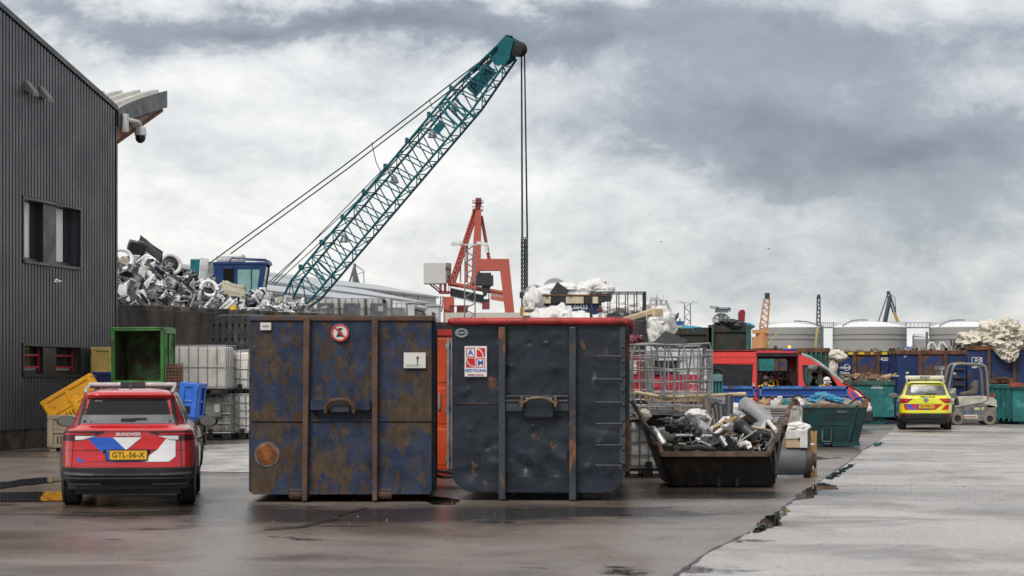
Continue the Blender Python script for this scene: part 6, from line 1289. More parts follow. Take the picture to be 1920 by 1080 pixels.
ct = thing('cardboard_box', 'torn cardboard box half wrapped in white film on the grey drum', 'box', P(1490,839,YR+.3)); cbx = lambda px: (px-1490)*YR/F
q = MB(); q.bx(cbx(1471),cbx(1500),-.2,.2,0,.30); q.build('box', M('cardboard', (.42,.31,.20), .8, var=.15), ct, bevel=.01)
q = MB(); q.bx(cbx(1470),cbx(1511),-.22,-.205,.16,.31); q.bx(cbx(1497),cbx(1511),-.23,.2,.0,.31); q.bx(cbx(1493),cbx(1497),-.222,-.206,.14,.19,1); q.build('film', [M('film_white', (.55,.54,.52), .4, var=.2, vs=6, bump=.3), m_['black_plastic']], ct, bevel=.01)
sack('crumpled white film bundle on top of the cardboard box', P(1494,803,YR+.3), (.2,.18,.11), 41, wr=.35)
q = MB(); q.plate([(-.025,-.1),(.025,-.1),(.03,.06),(.01,.17),(-.015,.03)], (), lambda u,v,w: Vector((u,w,v)), .02); tag(q.build('metal_offcut', m_['white_paint'], loc=P(1500,795,YR+.5)), 'upright pale metal blade behind the cardboard box', 'offcut')
for px, lab in ((1507,'short steel bracket plate standing by the cardboard box'), (1516,'tall steel bracket plate with a bolt hole beside the planks')):
    q = MB(); w = .04; q.plate([(-w,0),(w,0),(w,.33),(-w,.33)], [[(w*.4*math.cos(-i*.785), .27+w*.4*math.sin(-i*.785)) for i in range(8)]], lambda u,v,w_: Vector((u,w_,v)), .03); tag(q.build('bracket_plate', M('bracket_grey', (.17,.155,.14), .55, .4, var=.3, layers=[(RUST,5,.62,.08)]) if 'bracket_grey' not in bpy.data.materials else bpy.data.materials['bracket_grey'], loc=P(px,832,YR+.35)), lab, 'bracket')
for i, (px, wd_) in enumerate(((1517.5,.045),(1523,.05),(1529,.05),(1532,.03))):
    q = MB(); q.bx(-wd_/2,wd_/2,-.03,.03,0.0,.78+.03*(i % 2)); o = q.build('wooden_plank', M('ochre_wood', (.40,.24,.09), .7, var=.25, vs=5, streak=(4,4,.5)) if 'ochre_wood' not in bpy.data.materials else bpy.data.materials['ochre_wood'], loc=(PX(px,38.8),38.8+.05*i,0.0)); tag(o, ['upright ochre plank closest to the drum flange','second upright ochre plank beyond the drum','third upright ochre plank beyond the drum','thin outermost ochre plank beyond the drum'][i], 'plank', 'ochre planks behind the drum')
# ------------------------------------------------------------ vented grey crate, teal skip
YA = 46.; ag = M('crate_grey', (.34,.32,.29), .6, var=.15, layers=[((.16,.13,.1), 2.5, .60, .1)]); ac = thing('vented_crate', 'pale grey plastic crate with louvred vents beside the teal skip', 'crate', (PX(1450,YA), YA, 0)); ax_ = lambda px: (px-1450)*YA/F; zt = PZ(762,YA)
q = MB(); q.bx(ax_(1390),ax_(1496),0,1.1,.1,zt); q.build('body', ag, ac, bevel=.03)
q = MB(); q.bx(ax_(1388),ax_(1498),-.03,1.13,zt-.05,zt+.01); [q.bx(ax_(p)-.06,ax_(p)+.06,-.03,1.1,.0,.12) for p in (1395,1440,1490)]; q.bx(ax_(1493),ax_(1498),-.02,.1,.1,zt-.05); q.bx(ax_(1433),ax_(1444),-.02,0,.2,zt-.06); q.bx(ax_(1476),ax_(1486),-.02,0,.2,zt-.06); q.build('rim', ag, ac, bevel=.01)
for px0, px1, fx in ((1446,1475,0),(1420,1432,0)):
    for i in range(6): q = MB(); z = zt-.10-i*.055; q.bx(ax_(px0),ax_(px1),-.006,.002,z-.018,z+.012); q.build('louvre', m_['dark_steel'], ac)
for i in range(7): q = MB(); z = zt-.1-i*.05; q.bx(ax_(1496)-.002,ax_(1496)+.006,.15,.9,z-.015,z+.01); q.build('louvre', m_['dark_steel'], ac)
teal_s = M('skip_teal', (.004,.036,.038), .55, var=.3, vs=2, bump=.2, layers=[((.01,.02,.02), 2.5, .58, .06), (RUST,5,.68,.05)]); teal_r = M('skip_teal_rim', (.05,.15,.13), .6, var=.3, vs=4, layers=[((.22,.10,.05,.12,.06,.03), 4, .52, .06)])
YZ = 54.5; tk = thing('skip', 'dark teal skip with rusty rim and tapered side standing by the lane edge', 'skip', (PX(1558,YZ), YZ, 0)); tx_ = lambda px: (px-1558)*YZ/F
zt = PZ(760,YZ); 
q = MB()
quad([(tx_(1497),.05,.12),(tx_(1608),.05,.12),(tx_(1624),-.1,zt),(tx_(1492),-.1,zt)]); quad([(tx_(1608),.05,.12),(tx_(1608),2.8,.12),(tx_(1624),3.1,zt),(tx_(1624),-.1,zt)]); quad([(tx_(1497),.05,.12),(tx_(1492),-.1,zt),(tx_(1492),3.1,zt),(tx_(1497),2.8,.12)]); quad([(tx_(1497),2.8,.12),(tx_(1492),3.1,zt),(tx_(1624),3.1,zt),(tx_(1608),2.8,.12)]); quad([(tx_(1497),.05,.12),(tx_(1497),2.8,.12),(tx_(1608),2.8,.12),(tx_(1608),.05,.12)])
q.build('body', teal_s, tk)
q = MB(); q.bx(tx_(1490),tx_(1625),-.14,.0,zt-.06,zt+.03); q.bx(tx_(1490),tx_(1494),0,3.2,zt-.06,zt+.03); q.bx(tx_(1621),tx_(1628),0,3.2,zt-.06,zt+.03); q.bx(tx_(1617),tx_(1627),-.12,.2,zt+.03,zt+.16); q.bx(tx_(1490),tx_(1627),3.1,3.2,zt-.06,zt+.09); q.bx(tx_(1475),tx_(1483),2.9,3.2,zt-.06,zt+.16); q.build('rim', teal_r, tk, bevel=.01)
q = MB(); q.bx(tx_(1533),tx_(1596),-.06,.1,.56,.66); q.bx(tx_(1560),tx_(1612),-.05,.15,.02,.13); q.bx(tx_(1497),tx_(1545),-.02,.15,.02,.10); q.build('base_rail', teal_s, tk)
for k in range(4): q = MB(); q.bar((tx_(1608)+.03,.3+k*.8,.12),(tx_(1624)+.04,.25+k*.85,zt-.05),.09,.06); q.build('stiffener', teal_s, tk)
q = MB(); q.bar((tx_(1590),.0,.1),(tx_(1606),-.12,zt),.08,.08); q.build('stiffener', teal_r if False else teal_s, tk)
q = MB(); q.bx(tx_(1540),tx_(1542),-.12,.1,.15,.45); q.bx(tx_(1557),tx_(1558),-.12,.1,.15,.45); q.bx(tx_(1540),tx_(1558),-.12,.1,.13,.16); q.build('lift_pocket', teal_r, tk)
text('GO42 0', .075, (tx_(1577),-.125,PZ(772,YZ)), M('faded_white', (.25,.28,.26), .6), tk)
q = MB(); q.grid(lambda u,v: Vector((PX(1494,YZ)+(PX(1622,YZ)-PX(1494,YZ))*u, YZ+.1+2.9*v, zt+.02+.14*v+.10*noise.noise(Vector((u*6,v*6,8))))), 40, 30); tag(struct(q.build('mixed_waste', M('mixed_waste', (.26,.21,.15), .75, var=.7, vs=9, layers=[((.55,.53,.5), 6, .62, .05), ((.03,.03,.03), 6, .56, .05)])), 'stuff'), 'boards and mixed waste filling the teal skip', 'waste')
sack('crumpled blue tarpaulin lying on the teal skip', P(1545,750,YZ+1.2), (.42,.4,.17), 51, mat=tarp_b, wr=.5, name='tarpaulin', cat='tarpaulin')
sack('small blue tarpaulin fold beside the crumpled one', P(1565,753,YZ+1.1), (.3,.4,.12), 52, mat=tarp_b, wr=.5, name='tarpaulin', cat='tarpaulin')
for i, (pts, r_, mt_, lab) in enumerate([([(1546,748),(1570,755),(1588,760)],.025,'ink','black hose across the blue tarpaulin'), ([(1590,760),(1605,748),(1618,745),(1632,750)],.025,'ink','black hose over the corner of the teal skip'), ([(1487,750),(1491,741),(1502,742),(1505,752),(1510,757)],.022,'ink','looped black cable on the edge of the teal skip'), ([(1530,757),(1540,745),(1545,741),(1548,743)],.02,'galv','bent grey rod beside the blue tarpaulin')]):
    q = MB(); q.tube([P(a,b,YZ+.3) for a,b in pts], r_, 7); tag(q.build('hose' if 'hose' in lab else 'cable' if 'cable' in lab else 'metal_rod', m_[mt_]), lab, 'hose' if 'hose' in lab else 'cable' if 'cable' in lab else 'rod')
jr = random.Random(5); jm = [M('junk_yellow', (.65,.42,.02), .5), bag_m, m_['rust'], ts, sc_w, M('junk_red', (.35,.03,.02), .5), m_['wood'], sc_k]
jn = ['yellow','white','rusty','teal','pale','red','brown','black']
for i in range(22):
    px = 1405+94*i/21+jr.uniform(-3,3); k = i*5 % 8; h = jr.uniform(.12,.36); q = MB()
    if i % 3 == 1: q.box((0,0,h*.35), (.10,.06,h*.8), 0, Ry(jr.uniform(-.7,.7)) @ Rx(.3))
    elif i % 3: q.box((0,0,.07), (jr.uniform(.15,.3),.14,.10), 0, Ry(jr.uniform(-.5,.5)))
    else: q.blob((0,0,.08), (.13,.12,.11), i, .4, 2, 10, 0, .2)
    Yj = 47.3+jr.uniform(-.4,.6); o = q.build('scrap_offcut', jm[k], loc=(PX(px,Yj),Yj,PZ(763,47.3))); tag(o, f'small {jn[k]} scrap offcut lying on the vented grey crates', 'scrap', f'{jn[k]} offcuts on the vented crates')
q = MB(); q.bx(PX(1388,47.6),PX(1500,47.6),47.12,48.4,0,PZ(764,47.3)); tag(q.build('junk_bin', ag, bevel=.03), 'grey bin under the coloured offcuts behind the vented crate', 'bin')
# ------------------------------------------------------------ containers across the yard
blue_c = M('container_blue', (.006,.024,.105), .5, var=.3, vs=1.4, bump=.2, layers=[((.012,.045,.14), 1.5, .66, .1), (RUST, 2.2, .60, .04, (1,1,.5))]); brown_p = M('rusty_panel', (.10,.045,.025), .8, var=.4, vs=3, bump=.3, layers=[((.012,.04,.14), 1.6, .56, .08), ((.2,.2,.2), 3, .66, .04)])
tealw = M('teal_weathered', (.012,.14,.14), .55, var=.3, vs=1.5, layers=[((.05,.25,.22), 2, .62, .05), (RUST, 2.6, .62, .05)]); tealg = M('green_teal', (.03,.10,.085), .6, var=.35, vs=2, layers=[(RUST, 1.6, .55, .08), ((.015,.05,.05), 2, .6, .1)])
dkr = M('dark_rust_green', (.028,.024,.018), .75, var=.5, vs=3, bump=.4, layers=[((.02,.05,.042), 1.2, .58, .08, (1,1,.6)), ((.14,.10,.07), 5, .66, .03, (2,2,.5)), (RUST, 2, .62, .08)])
wt_ = m_['white_film']
def big_bin(name, label, px0, px1, py, Y, depth, mat, beams=(), rim=None, rz=0., beam_mat=None, z0=.12, mid=None, bar=None):
    xc = PX((px0+px1)/2, Y); t = thing(name, label, 'container', (xc, Y, 0), R(rz)); w = (px1-px0)*Y/F/2; zt = PZ(py, Y); e = .06
    q = MB(); q.bx(-w,w,0,e,z0,zt); q.bx(-w,-w+e,e,depth,z0,zt); q.bx(w-e,w,e,depth,z0,zt); q.bx(-w,w,depth-e,depth,z0,zt); q.bx(-w,w,e,depth-e,z0,z0+.08); q.bx(-w+e,w-e,e,depth-e,zt-.5,zt-.42); q.build('body', mat, t)
    q = MB(); q.bx(-w-.04,w+.04,-.07,.05,zt-.12,zt+.05); q.bx(-w-.05,-w+.07,.05,depth,zt-.1,zt+.05); q.bx(w-.07,w+.05,.05,depth,zt-.1,zt+.05); q.bx(-w,w,depth-.05,depth+.05,zt-.1,zt+.05); q.build('rim', rim or m_['rust'], t, bevel=.015)
    xs = [PX(b, Y)-xc for b in beams]
    for x in xs: q = MB(); q.bx(x-.07,x+.07,-.14,0,.0,zt-.12); q.build('beam', beam_mat or beam_rust, t)
    if mid and len(xs) == 2: q = MB(); q.bx(xs[0]+.07,xs[1]-.07,-.015,-.001,z0+.3,zt-.12); q.build('door_panel', mid, t)
    if bar and len(xs) == 2: q = MB(); z = PZ(bar, Y); q.bx(xs[0]+.07,xs[1]-.07,-.12,-.0,z-.1,z+.1); q.tube([(xs[0]+.5,-.16,z-.05),((xs[0]+xs[1])/2-.25,-.22,z+.12),((xs[0]+xs[1])/2+.25,-.22,z+.12),(xs[1]-.5,-.16,z-.05)], .035, 8); q.build('lift_beam', m_['rust'], t)
    q = MB(); q.bx(-w+.3,w-.3,.2,depth-.2,.0,z0); [q.bx(s*(w+.03)-.03,s*(w+.03)+.03,.4+k*.9,.52+k*.9,z0,zt-.1) for s in (-1,1) for k in range(int(depth/.9))]; q.build('side_rib', mat, t); return t, xc, w, zt
def rubble(label, px0, px1, py, Y, depth, seed, mat, amp=.2):
    q = MB(); z = PZ(py, Y)
    q.grid(lambda u,v: Vector((PX(px0,Y)+(PX(px1,Y)-PX(px0,Y))*u, Y+.1+depth*v, z-.15+.2*math.sin(math.pi*min(1,v+.15))+amp*noise.noise(Vector((u*9,v*7,seed)))+amp*.6*noise.noise(Vector((u*31,v*22,seed))))), 90, 40); return tag(struct(q.build('scrap_load', mat), 'stuff'), label, 'scrap')
load_m = M('scrap_mix', (.20,.17,.14), .7, var=.9, vs=5, bump=.6, bs=12, layers=[((.03,.028,.026), 3.5, .52, .04), ((.50,.46,.40), 5, .62, .03), (RUST, 3, .60, .04)]); wood_m = M('wood_scrap', (.24,.16,.10), .75, var=.8, vs=5, bump=.6, layers=[((.04,.025,.016), 4, .52, .05), ((.48,.40,.30), 6, .60, .03)])
Ya = 88.
t, xc, w, zt = big_bin('scrap_container', 'blue container numbered 4420 with a round white emblem and a rust brown door panel', 1568, 1678, 661, Ya, 6, blue_c, (1601,1645), None, 0, None, .12, brown_p)
text('4420', .20, (PX(1656,Ya)-xc,-.01,PZ(673.5,Ya)), wt_, t, bold=.006, sx=1.15)
q = MB(); q.tube([(PX(1588,Ya)-xc+.125*math.cos(R(a)),-.02,PZ(689,Ya)+.125*math.sin(R(a))) for a in range(-150,190,15)], .014, 5); em = q.build('emblem', wt_, t)
for s_, sz, px, py in (('renewi',.17,1584,689),('Clienna',.13,1584,699)): tx = text(s_, sz, (PX(px,Ya)-xc,-.03,PZ(py,Ya)), wt_, t, bold=.003); sub(tx, em)
ym = M('mark_yellow', (.65,.50,.02), .6)
for a, b in ((1590,1599),(1609,1620),(1632,1637),(1653,1663)): q = MB(); q.bx(PX(a,Ya)-xc,PX(b,Ya)-xc,-.085,-.072,zt-.08,zt+.01); q.build('yellow_mark', ym, t)
rubble('mixed scrap showing over the rim of the 4420 container', 1569, 1677, 660, Ya, 5.6, 3, load_m)
Yb2 = 86.
t, xc, w, zt = big_bin('scrap_container', 'bright blue container with three rungs behind the yellow car and forklift', 1683, 1811, 659, Yb2, 6, blue_c, (1724,1772), m_['rust'], 1.0, None, .12, brown_p)
q = MB()
for py in (678,692,708,722): q.bx(PX(1787,Yb2)-xc,PX(1808,Yb2)-xc,-.14,-.02,PZ(py+1,Yb2),PZ(py-1,Yb2))
q.build('rung', beam_rust, t)
for px, py, nm in ((1701,699,'green_label'),(1790,700,'green_label')):
    q = MB(); q.bx(PX(px-3,Yb2)-xc,PX(px+3,Yb2)-xc,-.012,-.004,PZ(py+2,Yb2),PZ(py-2,Yb2)); q.build(nm, M('label_pale', (.5,.55,.35), .5) if 'label_pale' not in bpy.data.materials else bpy.data.materials['label_pale'], t)
q = MB(); q.bx(PX(1692,Yb2)-xc,PX(1702,Yb2)-xc,-.01,-.003,PZ(672,Yb2),PZ(665,Yb2)); o = q.build('dark_notice', M('notice_blue', (.01,.02,.10), .5), t)
q = MB(); [q.bx(PX(1694,Yb2)-xc,PX(1700-k,Yb2)-xc,-.014,-.010,PZ(668+2*k,Yb2),PZ(667.2+2*k,Yb2)) for k in range(2)]; sub(q.build('print', wt_, t), o)
rubble('rusty mixed scrap in the bright blue container', 1686, 1808, 657, Yb2, 5.6, 6, load_m, .24)
for px0, lab in ((1741,'bent white tube hoop on the bright blue container'),(1761,'second bent white tube hoop on the bright blue container')):
    q = MB(); q.tube([P(px0+x,y,Yb2+1) for x, y in ((0,658),(0,648),(3,643),(8,643),(12,648),(16,656))], .05, 6); tag(q.build('tube_hoop', m_['white_paint']), lab, 'hoop', 'white hoops on the blue container')
for px, lab, mt_, h in ((1701,'blue plastic scrap on the corner of the bright blue container',blp,.25),(1667,'bright green plastic scrap on the 4420 container',M('lime_plastic', (.04,.45,.06), .4),.10)): sack(lab, P(px,659.5,88.6), (.24,.2,h*.8), int(px), mat=mt_, wr=.2, name='plastic_scrap', cat='scrap')
for px in (1785,1788):
    q = MB(); q.tube([P(px,657,88),P(px-2+(px-1785),637,88)], .035, 6); tag(q.build('metal_rod', m_['dark_steel']), 'thin dark rod standing upright out of the bright blue container', 'rod', 'rods in the blue container')
Yc2 = 88.5
t, xc, w, zt = big_bin('scrap_container', 'blue container with a white square emblem, draped with cream tarpaulin', 1814, 1926, 651, Yc2, 6, M('container_blue_dark', (.010,.030,.11), .5, var=.3, vs=1.4, bump=.2, layers=[(RUST, 2.0, .60, .05, (1,1,.5)), ((.006,.008,.012), 1.5, .6, .1)]), (1853,1901), None, 0, None, .35, None, 714)
u0, u1, v0, v1 = PX(1822,Yc2)-xc, PX(1841.5,Yc2)-xc, PZ(684,Yc2), PZ(670,Yc2); q = MB(); e = .02
q.plate([(u0,v0),(u1,v0),(u1,v1),(u0,v1)], [[(u0+e,v0+e),(u1-e,v0+e),(u1-e,v1-e),(u0+e,v1-e)]], lambda u,v,w_: Vector((u,-.006-w_,v)), .005)
for a, b in (((u0+.2,v1-.02),(u0+.13,v0+.12)),((u0+.13,v0+.12),(u1-.02,v1-.03)),((u0+.2,v0+.02),(u1-.02,v1-.12))): q.bar((a[0],-.009,a[1]),(b[0],-.009,b[1]),.035,.005,0,(0,1,0))
em = q.build('emblem', wt_, t); tx = text('LEML', .17, ((u0+u1)/2-.02,-.01,PZ(687.5,Yc2)), wt_, t, bold=.006); sub(tx, em)
# cream tarpaulin heaped on that container and hanging over its front
tp = thing('tarpaulin', 'crumpled cream tarpaulin heaped on the container and hanging down its front', 'tarpaulin', (PX(1865,Yc2), Yc2, 0))
for i, (px, py, rx, rz_, sd) in enumerate([(1828,640,.7,.45,61),(1862,628,.75,.5,62),(1885,622,.6,.55,63),(1910,632,.6,.5,64),(1848,642,.7,.4,65),(1893,640,.8,.5,66)]):
    q = MB(); q.blob(P(px,py,Yc2+1.0)-tp.location, (rx,.9,rz_), sd, .35, 1.6, 26, 0, .5); q.build('fold', bag_d, tp)
def hang(u, v):
    x0, x1 = 1856+10*v**1.5, 1918-12*v**1.3; px = x0+(x1-x0)*u; lo = 648+40*math.sin(math.pi*min(1,max(0,.12+u*.78)))**.6*(.55+.45*u); py = 640+(lo-640)*v
    n_ = noise.noise(Vector((u*5,v*4,2)))*.30+abs(noise.noise(Vector((u*9,v*8,7))))*.30
    return P(px, py, Yc2-.35)-Vector((0,abs(n_),0))-tp.location
q = MB(); q.grid(hang, 50, 40); o = q.build('hanging_sheet', bag_d, tp, sharp=60); s_ = o.modifiers.new('s','SOLIDIFY'); s_.thickness = .02
Yd2 = 80.
t, xc, w, zt = big_bin('scrap_container', 'teal green container at the edge of the yard beyond the forklift', 1899, 1965, 724, Yd2, 4, tealw, (), tealw)
q = MB(); q.box((PX(1905,Yd2)-xc,-.05,zt+.05), (.5,.2,.16)); q.build('corner_cap', M('cap_red', (.30,.05,.03), .6, layers=[(RUST,5,.55,.1)]), t)
Ye = 82.
t, xc, w, zt = big_bin('skip', 'low turquoise container heaped with broken wood behind the van nose', 1582, 1676, 716, Ye, 4, tealw, (), tealg, 0, None, .25)
for i, (px, n_) in enumerate(((1640,'white_mark'),)):
    q = MB(); [q.bx(PX(1634+2.4*k,Ye)-xc,PX(1635.4+2.4*k,Ye)-xc,-.02,-.004,PZ(728.5,Ye),PZ(725.5,Ye)) for k in range(9)]; [q.bx(PX(1636+4*k,Ye)-xc,PX(1639+4*k,Ye)-xc,-.02,-.004,PZ(724,Ye),PZ(719.5,Ye)) for k in range(4)]; q.build(n_, wt_, t)
rubble('splintered wood heaped in the low turquoise container', 1585, 1674, 714, Ye, 3.6, 9, wood_m, .3)
wr_ = random.Random(8)
for i in range(16):
    px = wr_.uniform(1590,1670); p = P(px, wr_.uniform(702,713), Ye+wr_.uniform(.3,1.6)); a = wr_.uniform(-.5,.5); l = wr_.uniform(.35,.95); d = Vector((math.cos(a), wr_.uniform(-.3,.3), math.sin(a)))*l/2
    q = MB(); q.bar(Vector((0,0,0))-d, d, .10, .05); o = q.build('broken_plank', [m_['wood'], m_['pale_wood'], M('dark_wood', (.10,.05,.03), .8) if 'dark_wood' not in bpy.data.materials else bpy.data.materials['dark_wood']][i % 3], loc=p); tag(o, f"{['brown','pale','dark'][i % 3]} broken plank on the heap of splintered wood", 'plank', f"{['brown','pale','dark'][i % 3]} broken planks on the wood heap")
q = MB(); q.bar(P(1632,711,Ye+.2), P(1642,703,Ye+.4), .5, .04); tag(q.build('brown_board', M('brown_board', (.12,.06,.03), .7)), 'square brown board tilted at the front of the wood heap', 'board')
sack('tattered cream sheet snagged between the green and blue containers', P(1567,668,84), (.38,.3,.25), 71, mat=bag_d, wr=.5, name='torn_sheet', cat='sheet'); sack('tattered cream sheet strip hanging below the snagged one', P(1562,690,84), (.16,.2,.5), 72, mat=bag_d, wr=.4, name='torn_sheet', cat='sheet')
q = MB(); q.bx(-.25,.25,-.25,.25,0,PZ(674,84)); tag(q.build('steel_bollard', tealg, loc=(PX(1563,84),84.3,0)), 'narrow green steel column under the tattered sheet', 'column')
# green container behind the van, seen through its open door
t, xc, w, zt = big_bin('tall_container', 'weathered green container behind the red van, seen through its open door', 1424, 1554, 655, 78.5, 4, tealg, (1455,), m_['rust'])
q = MB(); xx = PX(1424,78.5)-xc; q.bx(PX(1424,78.5)-xc,PX(1453,78.5)-xc,-.03,-.005,.3,zt-.2); q.build('teal_panel', tealw, t); q = MB(); q.bx(PX(1457,78.5)-xc,PX(1500,78.5)-xc,-.03,-.005,.3,zt-.2); q.build('brown_panel', brown_p, t)
q = MB(); [q.bx(PX(1510+9*k,78.5)-xc,PX(1513+9*k,78.5)-xc,-.1,0,.3,zt-.1) for k in range(5)]; q.build('side_rib', tealg, t)
# the two dark rusted bins
for px0, px1, py, lab in ((1269,1330,622,'dark rusted bin with a blue tarpaulin on top'),(1332,1404,617,'dark rusted bin with a black bag and red chute on top')):
    t, xc, w, zt = big_bin('tall_container', lab, px0, px1, py, 82, 1.6, dkr, (), dkr)
    q = MB()
    for px in (px0+1, px1-1): q.bx(PX(px,82)-xc-.1,PX(px,82)-xc+.1,-.12,.1,.1,zt+.16)
    q.build('corner_post', tealg if px0 > 1300 else dkr, t)
    q = MB(); q.bx(-w+.05,-w+.6,-.06,.1,zt+.05,zt+.13); q.bx(w-.6,w-.1,-.06,.1,zt+.05,zt+.16); q.build('rim_lug', dkr, t)
sack('crumpled blue tarpaulin over the first dark bin', P(1294,619,82.8), (.6,.5,.15), 81, mat=tarp_b, wr=.5, name='tarpaulin', cat='tarpaulin')
sack('black plastic bag slumped over the second dark bin', P(1372,612,82.4), (.58,.5,.28), 82, mat=bag_k, wr=.6, name='plastic_bag', cat='bag'); q = MB()
sack('blue tarpaulin roll at the corner of the second dark bin', P(1400,612,82.6), (.28,.4,.14), 83, mat=tarp_b, wr=.4, name='tarpaulin', cat='tarpaulin')
q = MB(); q.plate([(-.12,-.2),(.10,-.2),(.14,.4),(.08,.47),(-.06,.46),(-.12,.36)], (), lambda u,v,w: Vector((u,w,v)), .3); tag(q.build('red_chute', M('chute_red', (.26,.015,.03), .45), bevel=.03, loc=P(1391,603,83)), 'dark red plastic chute standing on the second dark bin', 'chute')
# ------------------------------------------------------------ forklift
YF = 79.5; fk = thing('forklift', 'dirty cream forklift with a tubular roll bar, parked beside the yellow car', 'forklift', (PX(1822,YF), YF, 0)); fx = lambda px: (px-1822)*YF/F
fkc = M('forklift_cream', (.42,.40,.33), .5, var=.2, layers=[((.12,.10,.08), 2.5, .60, .1)]); fkg = M('forklift_grey', (.16,.155,.14), .6, var=.25, layers=[((.07,.06,.05), 3, .56, .12)])
FZ = lambda py: PZ(py, YF)
def prof(name, pts, mat, y0=-.5, y1=.5, bev=.03):
    q = MB(); q.plate([(fx(a), FZ(b)) for a, b in pts], (), lambda u,v,w: Vector((u, y0+w, v)), y1-y0); return q.build(name, mat, fk, bevel=bev)
prof('chassis', [(1784,760),(1845,757),(1862,760),(1864,778),(1862,790),(1858,777),(1850,773),(1842,777),(1839,789),(1786,789)], fkg); prof('hood', [(1792,746),(1798,743),(1840,742),(1858,746),(1864,751),(1864,764),(1845,764),(1842,757),(1794,760)], fkc); prof('front_cowl', [(1776,738),(1786,727),(1788,730),(1783,760),(1774,760)], fkc)
prof('seat', [(1800,741),(1801,736),(1818,733),(1822,732),(1822,722),(1827,713),(1832,714),(1832,726),(1829,740)], M('seat_tan', (.10,.085,.07), .7), -.28, .24, .05)
q = MB()
for yy in (-.47, .45): q.tube([(fx(1771),yy,FZ(745)),(fx(1776),yy,FZ(718)),(fx(1782),yy,FZ(690)),(fx(1786),yy,FZ(684)),(fx(1793),yy,FZ(682)),(fx(1836),yy,FZ(683.5)),(fx(1842),yy,FZ(687)),(fx(1845),yy,FZ(700)),(fx(1848),yy,FZ(742)),(fx(1845),yy,FZ(750)),(fx(1836),yy,FZ(754)),(fx(1785),yy,FZ(763))], .05, 8)
q.tube([(fx(1786),-.47,FZ(684)),(fx(1786),.45,FZ(684))], .04, 8); q.tube([(fx(1842),-.47,FZ(687)),(fx(1842),.45,FZ(687))], .04, 8); q.build('roll_bar', M('bar_grey', (.20,.195,.185), .45, .4), fk)
q = MB()
for yy in (-.42, .42): q.bx(fx(1759),fx(1763),yy-.06,yy+.06,.1,FZ(686))
q.bx(fx(1756),fx(1766),-.5,.5,FZ(693),FZ(686)); q.bx(fx(1757),fx(1765),-.4,.4,.4,.6); q.tube([(fx(1761),0,.4),(fx(1761),0,FZ(690))], .05, 8); q.build('mast', m_['galv'], fk)
q = MB(); q.tube([(fx(1786),0,FZ(735)),(fx(1789),0,FZ(722))], .03, 6); q.tube([(fx(1789)+.17*math.cos(i*.524)*.5,.17*math.sin(i*.524),FZ(721)+.17*math.cos(i*.524)*.6) for i in range(12)], .02, 6, closed=True); q.build('steering_wheel', m_['black_plastic'], fk)
for a, b, s_ in ((1800,1827,1),):
    q = MB(); q.bx(fx(1799),fx(1827),-.515,-.502,FZ(784),FZ(777.5)); o = q.build('sign', white_s, fk); q = MB(); q.bx(fx(1801),fx(1825),-.52,-.516,FZ(782.5),FZ(779.5)); sub(q.build('print', M('sign_print', (.35,.16,.14), .6), fk), o)
q = MB(); [q.bx(fx(p),fx(p+9),-.512,-.502,FZ(774),FZ(770.5)) for p in (1797,1809,1826)]; q.build('blue_print', M('faded_blue', (.06,.10,.22), .6), fk)
q = MB(); q.bx(fx(1821),fx(1832),-.512,-.502,FZ(768),FZ(763.5)); q.lathe([(0,0),(.06,0),(.06,.008),(0,.008)], (fx(1837),-.502,FZ(765.5)), 16, 0, RXY); q.build('pale_sticker', M('sticker_lime', (.42,.45,.25), .6), fk)
q = MB(); q.box((fx(1858),0,FZ(741)), (.25,.5,.12)); q.build('rear_lamp', M('lamp_dull', (.2,.05,.04), .4), fk)
wm = M('dusty_tyre', (.17,.14,.11), .85, var=.3)
for px, rr_ in ((1850,.235),(1790,.25)):
    for yy in (-.46,.46):
        q = MB(); q.lathe([(rr_*.5,-.09),(rr_*.92,-.09),(rr_,-.06),(rr_,.06),(rr_*.92,.09),(rr_*.5,.09)], (fx(px),yy,rr_), 26, 0, RXY); wh = q.build('wheel', wm, fk); q = MB(); q.lathe([(0,.07),(rr_*.2,.07),(rr_*.22,.04),(rr_*.5,.05)], (fx(px),yy,rr_), 22, 0, RXY); q.lathe([(0,-.07),(rr_*.5,-.05)], (fx(px),yy,rr_), 22, 0, RXY); sub(q.build('rim', m_['black_plastic'], fk), wh)
